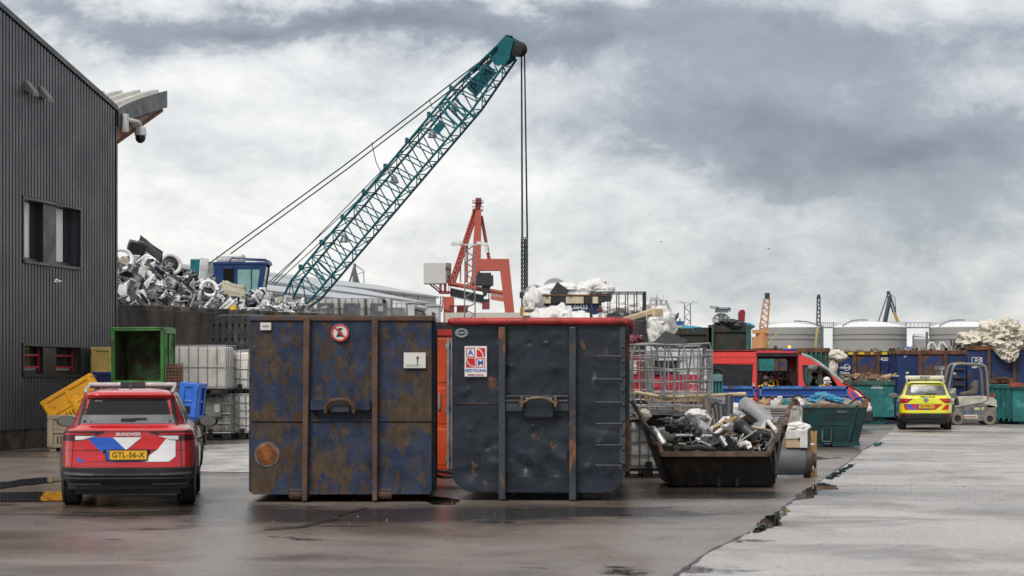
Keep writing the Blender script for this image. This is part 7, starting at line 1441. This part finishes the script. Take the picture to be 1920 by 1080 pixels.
# ------------------------------------------------------------ far storage tanks
tk_m = M('tank_steel', (.30,.295,.285), .6, var=.05, vs=.1); tk_r = M('tank_roof', (.85,.85,.84), .6, var=.03, vs=.1); rail_m = M('far_steel', (.11,.13,.15), .6, var=.1); tan = M('stair_yellow', (.42,.35,.14), .6)
def tank(label, px0, px1, Y, pyr, pyd, stairs=None, bands=(628,637)):
    c = (PX((px0+px1)/2,Y), Y, 0); r = (px1-px0)*Y/F/2; h = PZ(pyr,Y); d = PZ(pyd,Y)-h; t = thing('storage_tank', label, 'tank', c)
    q = MB(); q.lathe([(r,0),(r,h)], n=72); q.build('shell', tk_m, t)
    q = MB(); q.lathe([(r*1.005,h-.1)]+[(r*math.sin(R(90-9*i)), h+.05+d*(1-math.cos(R(90))-(1-math.sin(R(9*i))))*1.0) for i in range(11)], n=72); 
    q.v = []; q.f = []; q.m = []; q.s = []
    q.lathe([(r*1.005,h-.15),(r*1.005,h+.05)]+[(r*k, h+.05+d*(1-k*k)) for k in (.99,.9,.8,.6,.4,.2,0)], n=72); q.build('roof', tk_r, t)
    for py in bands: q = MB(); z = PZ(py,Y); q.lathe([(r,z-.06),(r+.12,z-.05),(r+.12,z+.05),(r,z+.06)], n=72); q.build('wind_girder', rail_m, t)
    q = MB(); n = 30
    for zz in (.6,1.1): q.tube([(r*math.cos(6.283*i/60), r*math.sin(6.283*i/60), h+zz) for i in range(60)], .02, 4, closed=True)
    for i in range(60): q.tube([(r*math.cos(6.283*i/60), r*math.sin(6.283*i/60), h), (r*math.cos(6.283*i/60), r*math.sin(6.283*i/60), h+1.1)], .018, 4)
    q.build('handrail', rail_m, t)
    if stairs:
        q = MB(); a, b = stairs; q.tube([(PX(a[0],Y)-c[0], -r*.6, PZ(a[1],Y)), (PX((a[0]*.45+b[0]*.55),Y)-c[0], -r*.35, PZ(b[1],Y)-.2), (PX(b[0],Y)-c[0], -r*.1, PZ(b[1],Y)), (PX(b[0]+14,Y)-c[0], 0, PZ(b[1],Y))], .14, 5); q.build('roof_stair', rail_m, t)
    return t, c, r, h
tank('pale grey storage tank with white dome, behind the orange lattice crane', 1424, 1540, 520, 614, 606, ((1538,613),(1488,602)))
tank('widest pale grey storage tank with white dome, in the middle of the far row', 1562, 1699, 500, 613.5, 603, ((1573,612),(1612,600)))
tank('pale grey storage tank with white dome, half hidden by the cream tarpaulin', 1743, 1874, 500, 613.5, 603, ((1753,612),(1795,600)))
tank('small pale storage tank in the gap between the two big tanks', 1713, 1780, 560, 634.5, 629, None, ())
for (a, b, lab) in ((1540,1562,'walkway bridging the first and the widest storage tank'),(1699,1743,'walkway bridging the widest tank and the half hidden tank')):
    q = MB(); z = PZ(614,500); q.bx(PX(a-2,500),PX(b+2,500),499.5,500.5,z-.15,z+.1); [q.tube([(PX(a-2,500),yy,z+1.1),(PX(b+2,500),yy,z+1.1)], .06, 4) for yy in (499.5,500.5)]; [q.tube([(PX(a+(b-a)*k/6,500),499.5,z),(PX(a+(b-a)*k/6,500),499.5,z+1.1)], .05, 4) for k in range(7)]
    q.bx(PX(a,500)-.2,PX(a,500)+.0,499.8,500.2,0,z); tag(q.build('walkway', rail_m), lab, 'walkway')
for (a, b, lab) in (((1437,648),(1467,614),'slanting yellow stair on the tank behind the orange crane'),((1529,650),(1533,612),'steep yellow stair at the edge of the first tank')):
    q = MB(); q.bar(P(*a,508), P(*b,508), .55, .2); q.bar(P(a[0],a[1],508), Vector((PX(a[0],508),508,0)), .3); tag(q.build('tank_stair', tan), lab, 'stair')
q = MB(); q.bar((PX(1738,530),530,0), P(1738,622,530), .5); q.bar((PX(1712,530),530,0), P(1712,629,530), .3); q.bar(P(1712,632,530), P(1738,632,530), .25); tag(q.build('tank_ladder', rail_m), 'dark ladder tower on the small storage tank', 'ladder')
q = MB(); q.bar((PX(1541,505),505,0), P(1541,614,505), .7); tag(q.build('tank_ladder', rail_m), 'dark ladder tower between the first two tanks', 'ladder')
# ------------------------------------------------------------ far cranes
def lattice(mb, a, b, w0, w1, n, r, m=0, sidev=None):
    a = Vector(a); b = Vector(b); ax_ = (b-a).normalized(); sv = (sidev or Vector((0,1,0))); sv = (sv-ax_*sv.dot(ax_)).normalized(); uv = sv.cross(ax_)
    pt = lambda k, i, j: a.lerp(b,k)+(sv*i+uv*j)*((w0+(w1-w0)*k)/2)
    for i in (-1,1):
        for j in (-1,1): mb.tube([pt(0,i,j), pt(1,i,j)], r, 4, m)
    for k in range(n):
        k0, k1 = k/n, (k+1)/n
        for s in (-1,1): mb.tube([pt(k0,s,-1), pt(k1,s,1)] if k % 2 else [pt(k0,s,1), pt(k1,s,-1)], r*.7, 4, m); mb.tube([pt(k0,-1,s), pt(k1,1,s)] if k % 2 else [pt(k0,1,s), pt(k1,-1,s)], r*.7, 4, m)
        mb.tube([pt(k1,-1,-1), pt(k1,1,-1)], r*.7, 4, m)
oc_m = M('crane_orange', (.52,.25,.10), .6, var=.1); dk_c = M('crane_slate', (.035,.05,.075), .6, var=.1); ylc = M('crane_yellow', (.45,.28,.04), .6)
t = thing('lattice_crane', 'orange lattice boom crane standing before the first storage tank', 'crane', (PX(1430,420),420,0))
q = MB(); lattice(q, P(1428,648,420), P(1438,560,420), 1.7, 1.1, 16, .09); q.build('boom', oc_m, t, w=True)
q = MB(); q.box(P(1438.5,555,420), (.9,.9,1.2)); q.build('boom_head', m_['dark_steel'], t, w=True)
q = MB(); q.tube([(PX(1428,420),420,0), P(1428,624,420)], 1.2, 12); q.box(P(1427,622,420), (3.2,2.4,.7)); q.box(P(1420,646,420), (2,2,3)); q.tube([P(1417,619,420),P(1425,628,420)], .25, 6); q.build('base_column', oc_m, t, w=True)
t = thing('lattice_crane', 'slim slate blue lattice tower behind the first storage tank', 'crane', (PX(1534.5,640),640,0)); q = MB(); lattice(q, (PX(1534,640),640,0), P(1535,556,640), 1.4, .8, 22, .14); q.build('tower', dk_c, t, w=True); q = MB(); q.tube([P(1531.5,612,640),P(1532.5,562,640)], .22, 6); q.box(P(1535,556,640), (.8,.8,1.2)); q.build('jib', dk_c, t, w=True)
t = thing('harbour_crane', 'dark harbour crane with a yellow tipped jib above the widest storage tank', 'crane', (PX(1660,700),700,0))
q = MB(); q.tube([Vector((PX(1656,700),700,0)), P(1659.5,603,700), P(1668,561,700), P(1669,556,700)], [1.2,.75,.7,.4], 8); q.build('mast', dk_c, t, w=True)
q = MB(); q.tube([P(1647,603,700), P(1665.5,549,700)], .2, 5); q.tube([P(1666,549,700),P(1678,558,700),P(1680,588,700)], .12, 5); q.box(P(1665.5,548.5,700), (.9,.9,.9)); q.build('stay', dk_c, t, w=True)
q = MB(); lattice(q, P(1666,550,700), P(1677,586,700), .9, .9, 9, .14); q.build('jib', M('jib_brown', (.09,.06,.06), .6), t, w=True); q = MB(); q.tube([P(1677,586,700),P(1682,600,700)], .5, 8); q.box(P(1683,601,700), (.9,.9,.7)); q.build('jib_tip', ylc, t, w=True)
t = thing('harbour_crane', 'grey A-frame harbour crane behind the white sheds', 'crane', (PX(667,620),620,0)); gc = M('crane_far_grey', (.12,.125,.135), .6)
q = MB(); q.tube([Vector((PX(664,620),620,0)),P(664.5,540,620),P(665,494,620)], [.9,.75,.35], 8); q.tube([P(675,542,620),P(665,505,620)], .42, 8); q.tube([P(652,540,620),P(664,500,620)], .3, 6); q.build('frame', gc, t, w=True)
q = MB(); q.tube([P(665,496,620),P(682,508,620),P(682.5,541,620)], .14, 5); q.tube([P(671,514,620),P(682,510,620)], .09, 4); q.build('stay', gc, t, w=True)
# grey unloader
t = thing('ship_unloader', 'grey ship unloader tower rising behind the dark rusted bins', 'unloader', (PX(1352,480),480,0)); ug = M('unloader_grey', (.13,.15,.17), .6)
q = MB(); q.tube([Vector((PX(1353,480),480,0)), P(1353,588,480)], .75, 8); q.box(P(1353,583,480), (2.8,2,.7)); q.box(P(1356,580,480), (3.4,2,.35)); q.build('tower', ug, t, w=True)
q = MB(); c = P(1352,600,480)
for r_ in (1.9,1.5): q.tube([c+Vector((r_*math.cos(R(a)),-.3,r_*.75*math.sin(R(a)))) for a in range(-40,221,20)], .13, 5)
for a in (20,60,120,160): q.tube([c, c+Vector((1.9*math.cos(R(a)),-.3,1.42*math.sin(R(a))))], .09, 4)
q.tube([P(1339,610,480),P(1345,602,480),P(1341,594,480)], .12, 5); q.tube([P(1367,610,480),P(1360,602,480),P(1365,594,480)], .12, 5); q.build('wheel_frame', ug, t, w=True)
q = MB()
for px in (1345,1366): q.tube([P(px,581,480)+Vector((.35*math.cos(i*.63),-1,.35*math.sin(i*.63))) for i in range(10)], .12, 5, closed=True)
for k in range(9): q.tube([P(1341+3.2*k,580,480)+Vector((0,-1,0)), P(1341+3.2*k,576.5,480)+Vector((0,-1,0))], .05, 4)
q.tube([P(1341,577,480)+Vector((0,-1,0)),P(1368,577,480)+Vector((0,-1,0))], .06, 4); q.build('sheave_rail', ug, t, w=True)
q = MB(); lattice(q, P(1331,575.5,480), P(1348,578,480), .35, .5, 5, .07); q.build('boom', M('unloader_tan', (.20,.18,.15), .6), t, w=True)
# ------------------------------------------------------------ ships
shw = M('ship_white', (.52,.52,.50), .55, var=.08, vs=.4); shc = M('ship_cream', (.38,.38,.34), .6, var=.15)
t = thing('ship', 'white ship with a tall cream radar mast and derricks behind the white sacks', 'ship', (PX(1243,330),330,0))
q = MB(); q.plate([(-4.,-2.2),(4,-2.2),(5,2.5),(1.5,4.6),(-3,4.6),(-5,2.5)], (), lambda u,v,w: Vector((u, w, 4.5+v)), 10); q.bx(-1.5,1.5,1,5,9.0,10.2); q.build('hull', shw, t)
q = MB(); q.tube([(-.2-.8,0,8), (-.2-.8,0,PZ(556,330))], [.30,.12], 8); xm = PX(1231,330)-PX(1243,330)
for py, w_ in ((571,1.6),(563,1.0),(590,.9),(600,1.0)): q.bx(xm-w_,xm+w_,-.5,.5,PZ(py,330)-.1,PZ(py,330)+.14)
q.bx(xm-1.0,xm+.5,-.2,.2,PZ(559,330)-.06,PZ(559,330)+.08); q.tube([(xm,0,PZ(558,330)),(xm,0,PZ(552,330))], .09, 5); [q.tube([(xm+dx,0,PZ(571,330)),(xm+dx*1.1,0,PZ(565,330))], .05, 4) for dx in (-1.5,-.9,.7,1.3)]; q.tube([(xm+1.0,0,PZ(566,330)),(xm+1.05,0,PZ(553,330))], .03, 4); q.build('radar_mast', shc, t)
q = MB()
for a, b in (((1236,575),(1262,625)),((1248,563),(1264,600)),((1233,580),(1258,630)),((1240,565),(1228,600))): lattice(q, P(*a,330)-t.location, P(*b,330)-t.location, .25, .25, 12, .035)
q.build('derrick', rail_m, t)
t = thing('ship', 'ship with a blue and white funnel block beside the dark rusted bins', 'ship', (PX(1270,350),350,0)); shb = M('ship_blue', (.02,.09,.26), .5, var=.05)
q = MB(); z1, z2 = PZ(610,350), PZ(602,350); q.bx(-1.05,1.05,0,4,z1,z2); q.build('funnel', shb, t); q = MB(); q.bx(-1.1,1.1,.02,4,PZ(625,350),z1); q.bx(-1.12,1.12,-.02,4.1,z1-.14,z1-.02); q.build('superstructure', shw, t); q = MB(); q.bx(-1.1,1.1,0.02,4,0,PZ(625,350)); q.bx(-6,4,0.5,12,0,5); q.build('hull', shb, t)
q = MB(); q.tube([(-.5,1,z2),(-.4,1,PZ(596,350)),(.0,1,PZ(592,350)),(.3,1,PZ(586,350))], [.4,.42,.36,.1], 8); q.tube([(.5,1,z2),(.5,1,PZ(597,350))], .12, 6); q.build('exhaust_pipe', m_['dark_steel'], t)
q = MB(); q.tube([(-.1+.28*math.cos(i*.785),-.06,PZ(617,350)+.28*math.sin(i*.785)) for i in range(8)], .06, 4, closed=True); q.build('emblem', shb, t)
# ------------------------------------------------------------ light masts
def mast(label, px, py, Y, lw, n=12):
    t = thing('light_mast', label, 'mast', (PX(px,Y),Y,0)); q = MB(); lattice(q, (0,0,0), (0,0,PZ(py,Y)), 1.1*lw, .9*lw, n, .05*lw); q.build('lattice_tower', m_['galv'], t)
    q = MB(); z = PZ(py,Y); q.bx(-1.3*lw,1.3*lw,-.2,.2,z,z+.12*lw); [q.box((s*1.2*lw,-.2,z+.15*lw), (1.1*lw,.5,.28*lw), 0, Ry(.15*s)) for s in (-1,1)]; q.build('floodlight', m_['white_paint'], t)
mast('slim grey lattice light mast before the red gantry crane', 881, 460, 200, 1.0, 26); mast('slim grey lattice light mast between the ship funnel and the grey unloader', 1289, 568, 330, 1.0, 18)
# ------------------------------------------------------------ red gantry crane
YQ = 350.; gr = M('gantry_red', (.40,.085,.06), .6, var=.10, vs=.15); gr2 = M('gantry_red_dark', (.20,.035,.035), .6, var=.15); gr3 = M('gantry_hazed_red', (.46,.14,.10), .6, var=.1); gk = M('gantry_black', (.022,.026,.032), .6, var=.3)  # crane reds paled towards salmon: distance haze put into the paint
t = thing('gantry_crane', 'tall red port gantry crane with a white machine house, behind the hanging hook', 'crane', (PX(890,YQ),YQ,0)); gp = lambda px, py, dy=0: P(px,py,YQ)+Vector((0,dy,0))-t.location
def ext(name, pts, mat, y0, y1):
    q = MB(); q.plate([(gp(a,b).x, gp(a,b).z) for a, b in pts], (), lambda u,v,w: Vector((u, y0+w, v)), y1-y0); return q.build(name, mat, t)
ext('pylon', [(891.5,395),(902.5,395),(901.5,486),(885.5,486)], gr, -1, 1); ext('portal', [(885,486),(954.5,486),(966,600),(948.5,600),(937.5,507.5),(900,507.5),(899,532),(885,532)], gr, -1.2, 1.2)
ext('portal_leg', [(832,557),(851.5,557),(852,640),(832,640)], gr, -1.5, .5); ext('portal_leg', [(856,572),(877,572),(873,640),(853,640)], gr3, 2, 4); ext('lower_pylon', [(886,507),(899,507),(893,535),(880,535)], gr3, .5, 1.5)
q = MB(); lattice(q, gp(893,393), gp(848,530), .62, .75, 30, .16); q.bar(gp(893,393,.3), gp(848,530,.3), .45, .3); q.build('back_stay', gr, t)
q = MB(); q.bar(gp(902.5,405), gp(917,486), .55, .5); q.build('front_stay', gr2, t); q = MB(); q.bar(gp(911,461,-.4), gp(913.5,474,-.4), .5, .1); q.build('stay_plate', m_['white_paint'], t)
q = MB(); q.box(gp(897,379), (.95,1.2,1.3)); q.box(gp(897,373.5), (.7,.9,.4)); q.bx(gp(886.5,0).x,gp(906,0).x,-.9,.9,gp(0,381).z,gp(0,380).z); q.bx(gp(885.5,0).x,gp(906,0).x,-.9,.9,gp(0,395).z,gp(0,393.5).z)
for a, b, c in ((886,378,906),(886,389,906)): 
    q.tube([gp(a,b-1.5,-.9),gp(c,b-1.5,-.9)], .05, 4); [q.tube([gp(a+(c-a)*k/6,b-1.5,-.9),gp(a+(c-a)*k/6,b+3,-.9)], .04, 4) for k in range(7)]
q.box(gp(896,390), (.9,1,1.0)); q.build('apex_house', gr2, t)
for a, b, w_ in ((876,455,.5),(863.5,490,.35),(873,495,.3)): q = MB(); q.bar(gp(a,b), gp(a,530), .16*w_*4, .2); q.build('post', gr, t)
q = MB(); q.bar(gp(840,530,-.8), gp(948,549,-.8), .55, .4); q.bar(gp(840,533,.8), gp(948,552,.8), .5, .4); q.build('girder', gr, t)
q = MB(); q.plate([(gp(920,546).x,gp(0,546).z),(gp(945,551).x,gp(0,551).z),(gp(945,566).x,gp(0,566).z),(gp(920,562).x,gp(0,562).z)], (), lambda u,v,w: Vector((u,-.8+w,v)), .5); o = q.build('name_board', gr3, t)
tx = text('EUROPEAN BULK', .62, gp(932.5,554.5,-.84), M('board_white', (.55,.5,.46), .6), t, rot=(R(90),R(9.5),0), sx=.42, bold=.01); sub(tx, o)
q = MB(); q.bar(gp(845,541,-.6), gp(908,555,-.6), .25, .2); q.build('festoon_rail', gk, t)
for k in range(17):
    q = MB(); px = 846.5+3.6*k; py = 541+.22*3.6*k; q.tube([gp(px,py,-.6), gp(px-.8,py+13,-.6), gp(px,py+17,-.6), gp(px+1.2,py+12,-.6), gp(px+1.6,py+1,-.6)], .11, 5); q.build('cable_loop', gk, t)
q = MB(); q.bx(gp(823,0).x,gp(846,0).x,-1.2,1,gp(0,551).z,gp(0,546).z); q.bx(gp(833,0).x,gp(836,0).x,-1.2,1,gp(0,548).z,gp(0,531).z); q.bx(gp(824,0).x,gp(827,0).x,-1.2,1,gp(0,548).z,gp(0,533).z); q.tube([gp(806,533),gp(826,549)], .14, 5); q.tube([gp(812,533),gp(828,545)], .1, 5); [q.tube([gp(825+4*k,546,-1.2),gp(825+4*k,526,-1.2)], .05, 4) for k in range(6)]; q.tube([gp(829,526,-1.2),gp(846,526,-1.2)], .05, 4); q.build('platform', gr2, t)
q = MB(); q.bx(gp(795,0).x,gp(836.5,0).x,-1.5,3,gp(0,532).z,gp(0,494).z); o = q.build('machine_house', M('house_white', (.50,.50,.49), .6, var=.04), t)
q = MB(); q.add([gp(836.5,493.5,-1.5),gp(846,493,.6),gp(846,530,.6),gp(836.5,532,-1.5)], [(0,1,2,3)]); q.add([gp(795,494,-1.5),gp(836.5,494,-1.5),gp(846,493,.6),gp(830,492,2)], [(0,1,2,3)]); sub(q.build('house_side', M('house_side_shade', (.42,.42,.41), .6, var=.04), t), o)  # side and top of the white house in a darker tone: shading painted in
tx = text('EB3', .82, gp(841,505,-.62), gk, t, rot=(R(90),0,R(67)), bold=.01, sx=2.0); tx.location = gp(841,505,-.55); tx.rotation_euler = (R(90),0,R(68)); sub(tx, o)
q = MB(); q.box(gp(840.5,519,-.65), (.35,.3,.4)); sub(q.build('house_window', gk, t), o)
q = MB(); q.bx(gp(893,0).x,gp(925,0).x,-1.6,1.2,gp(0,536).z,gp(0,517).z); q.bx(gp(898,0).x,gp(921,0).x,-1.4,1,gp(0,517).z,gp(0,512).z); q.bx(gp(896,0).x,gp(900,0).x,-1.7,1.2,gp(0,515).z,gp(0,510).z); q.plate([(gp(903,0).x,gp(0,536).z),(gp(921,0).x,gp(0,536).z),(gp(911,0).x,gp(0,556).z),(gp(906,0).x,gp(0,556).z)], (), lambda u,v,w: Vector((u,-1.2+w,v)), 1.4)
q.bx(gp(904,0).x,gp(918,0).x,-1,.6,gp(0,567).z,gp(0,561).z); q.tube([gp(906,556,-1),gp(906,567,-1)], .15, 5); q.tube([gp(917,545,-1),gp(917,562,-1)], .1, 5); q.build('trolley', gk, t)
q = MB(); q.bx(gp(904,0).x,gp(918,0).x,-1,.6,gp(0,580).z,gp(0,567).z); q.build('operator_cabin', gr2, t)
q = MB(); lattice(q, gp(828,580,-1.6), gp(829,556,-1.6), .4, .4, 6, .06); q.bar(gp(834,580,-1.6), gp(848,590,-1.6), .5,.3); q.box(gp(846,583,-1.7), (.7,.3,1.0)); q.bx(gp(843,0).x,gp(880,0).x,-1.7,-1.2,gp(0,575).z,gp(0,573).z); q.build('stairway', gr2, t)
# ------------------------------------------------------------ white sheds, terrace with tanks
shed = M('shed_white', (.50,.51,.52), .55, var=.06, vs=.2); shed_r = M('shed_roof', (.40,.42,.44), .5, .1, var=.08, vs=.3); shd = M('shed_dark', (.05,.05,.055), .6)
def shed_b(label, pa, Ya_, pb, Yb_, back, rise, wins=()):
    A_ = P(*pa,Ya_); B2 = P(*pb,Yb_); B2.z = A_.z; d = (B2-A_); d.z = 0; L2 = d.length; d.normalize(); n = Vector((-d.y, d.x, 0)); h = A_.z; t = thing('storage_shed', label, 'shed', (A_.x,A_.y,0))
    f = lambda a, b, c: d*a+n*b+Vector((0,0,c))
    q = MB(); q.add([f(0,0,0),f(L2,0,0),f(L2,0,h),f(0,0,h)], [(0,1,2,3)]); q.add([f(L2,0,0),f(L2,back*2,0),f(L2,back*2,h),f(L2,back,h+rise),f(L2,0,h)], [(0,1,2,3,4)]); q.add([f(0,0,0),f(0,back*2,0),f(0,back*2,h),f(0,back,h+rise),f(0,0,h)], [(4,3,2,1,0)]); q.add([f(0,back*2,0),f(L2,back*2,0),f(L2,back*2,h),f(0,back*2,h)], [(0,1,2,3)]); q.build('wall', shed, t)
    q = MB(); q.add([f(-.5,-.3,h-.05),f(L2+.3,-.3,h-.05),f(L2+.3,back,h+rise),f(-.5,back,h+rise)], [(0,1,2,3)]); q.add([f(-.5,back,h+rise),f(L2+.3,back,h+rise),f(L2+.3,back*2+.3,h-.05),f(-.5,back*2+.3,h-.05)], [(0,1,2,3)]); o = q.build('roof', shed_r, t); s_ = o.modifiers.new('s','SOLIDIFY'); s_.thickness = .25
    q = MB(); k = int(L2/5)
    for i in range(k): q.box(f(2.5+i*5,-.05,h/2), (.14,.12,h*.98), 0, Matrix((d,n,Vector((0,0,1)))).transposed())
    q.build('downpipe', M('pipe_pale', (.36,.37,.38), .5) if 'pipe_pale' not in bpy.data.materials else bpy.data.materials['pipe_pale'], t)
shed_b('long white shed with a pale ribbed roof running away behind the crane boom', (470,540), 150, (822,579), 196, 6, 1.1)
shed_b('second white shed with a higher roof ridge behind the first one', (470,522), 175, (812,572), 235, 8, 1.6)
shed_b('third white shed with the far roof ridge near the red gantry crane', (600,530), 230, (818,566), 268, 8, 1.5)
an = thing('shed_annex', 'low white annex with dark pipe loops at the end of the long shed', 'annex', (PX(788,150),150,0)); afx = lambda px: (px-788)*150/F
q = MB(); q.bx(afx(752),afx(777),0,5,0,PZ(568,150)); q.bx(afx(777),afx(801),.3,5,0,PZ(582,150)); q.bx(afx(800),afx(822),.1,5,0,PZ(574,150)); q.build('wall', shed, an)
q = MB(); q.bx(afx(752)-.1,afx(777)+.1,-.1,5,PZ(568,150),PZ(568,150)+.12); q.bx(afx(800)-.1,afx(822)+.1,0,5,PZ(574,150),PZ(574,150)+.12); q.build('roof', shed_r, an)
q = MB(); q.tube([(afx(778),0,PZ(579,150)),(afx(794),0,PZ(584,150)),(afx(795),0,PZ(598,150))], .14, 6); q.build('pipe', shd, an)
for px, py in ((753,582),(812,589)): q = MB(); q.box((afx(px),-.2,PZ(py,150)), (.16,.4,.26)); q.box((afx(px+3),-.3,PZ(py,150)), (.2,.2,.1)); q.build('lamp', shd, an)
q = MB(); q.bx(PX(835,270),PX(990,270),268,300,0,PZ(587,270)); tag(q.build('long_hall', M('hall_cream', (.50,.48,.42), .6, var=.05)), 'long low cream hall at the foot of the red gantry crane', 'hall')
ter = MB(); pts = [WA-wn*.6-wd*14, WB-wn*.6+wd*3, WB-wn*40+wd*30, WA-wn*40-wd*20]; vs = [Vector((p.x,p.y,z)) for z in (0,3.9) for p in pts]; ter.add(vs, [(4,5,6,7),(0,1,5,4),(1,2,6,5),(2,3,7,6),(3,0,4,7)]); struct(ter.build('terrace_ground', conc))
for px, Yt, lab, wd_ in ((612,101,'white caged tank with grey plate beside the crane foot on the terrace',1.2),(661,101.5,'white caged tank with grey plate in the middle of the terrace row',1.2),(711,102,'white caged tank with a small notice, at the end of the terrace row',1.2),(744,106,'white caged tank set back behind the end of the terrace row',1.0)):
    z = 3.9; h_ = PZ(560.5 if px < 730 else 569, Yt)-z
    t = ibc('bulk_tank', lab, (PX(px,Yt),Yt,z), 0, w=wd_, d=1.0, h=h_, nx=4, nz=3, r=.016, group=None)
    q = MB(); q.bx(-.40,.40,-.535,-.52,h_*.46,h_*.86); o = q.build('label_plate', M('plate_grey', (.20,.22,.23), .5, var=.4, vs=3) if 'plate_grey' not in bpy.data.materials else bpy.data.materials['plate_grey'], t)
    if px == 711: q = MB(); q.bx(-.02,.22,-.545,-.536,h_*.62,h_*.78); sub(q.build('notice', white_s, t), o); q = MB(); [q.bar((.25+.05*k,-.53,h_*.86),(.16+.07*k,-.53,h_*.99),.05,.01,0,(0,1,0)) for k in range(3)]; q.build('spray_mark', m_['ink'], t)
sack('pale wooden box between the crane foot and the terrace tanks', P(586,575,101), (.35,.3,.38), 91, mat=M('tan_box', (.50,.40,.25), .7), wr=.0, amp=.05, name='tan_box', cat='box')
# ------------------------------------------------------------ birds
def bird(label, px, py, Y, s, mat, rz=0):
    t = thing('bird', label, 'bird', P(px,py,Y), rz); q = MB()
    q.tube([(-.5*s,0,0),(-.2*s,0,.03*s),(.2*s,0,.02*s),(.45*s,0,.06*s),(.6*s,0,.05*s)], [.02*s,.12*s,.14*s,.08*s,.02*s], 8)
    for a in (-1,1): q.add([(.15*s,0,.08*s),(-.2*s,0,.08*s),(-.25*s,a*.45*s,.32*s),(.12*s,a*.45*s,.34*s),(-.3*s,a*1.0*s,.14*s),(-.05*s,a*.9*s,.2*s)], [(0,1,2,3),(3,2,4,5)])
    q.build('body', mat, t)
bird('small dark bird flying in the open sky above the ship mast', 1240, 454, 120, .22, m_['ink'], R(70)); bird('small dark bird flying in the open sky above the orange lattice crane', 1441, 467, 120, .2, m_['ink'], R(60)); bird('white gull flying past the grey building below its upper window', 108, 528, 48, .16, m_['white_paint'], R(10)); bird('small dark bird hovering over the peak of the scrap heap', 253, 469, 80, .22, m_['ink'], R(80))
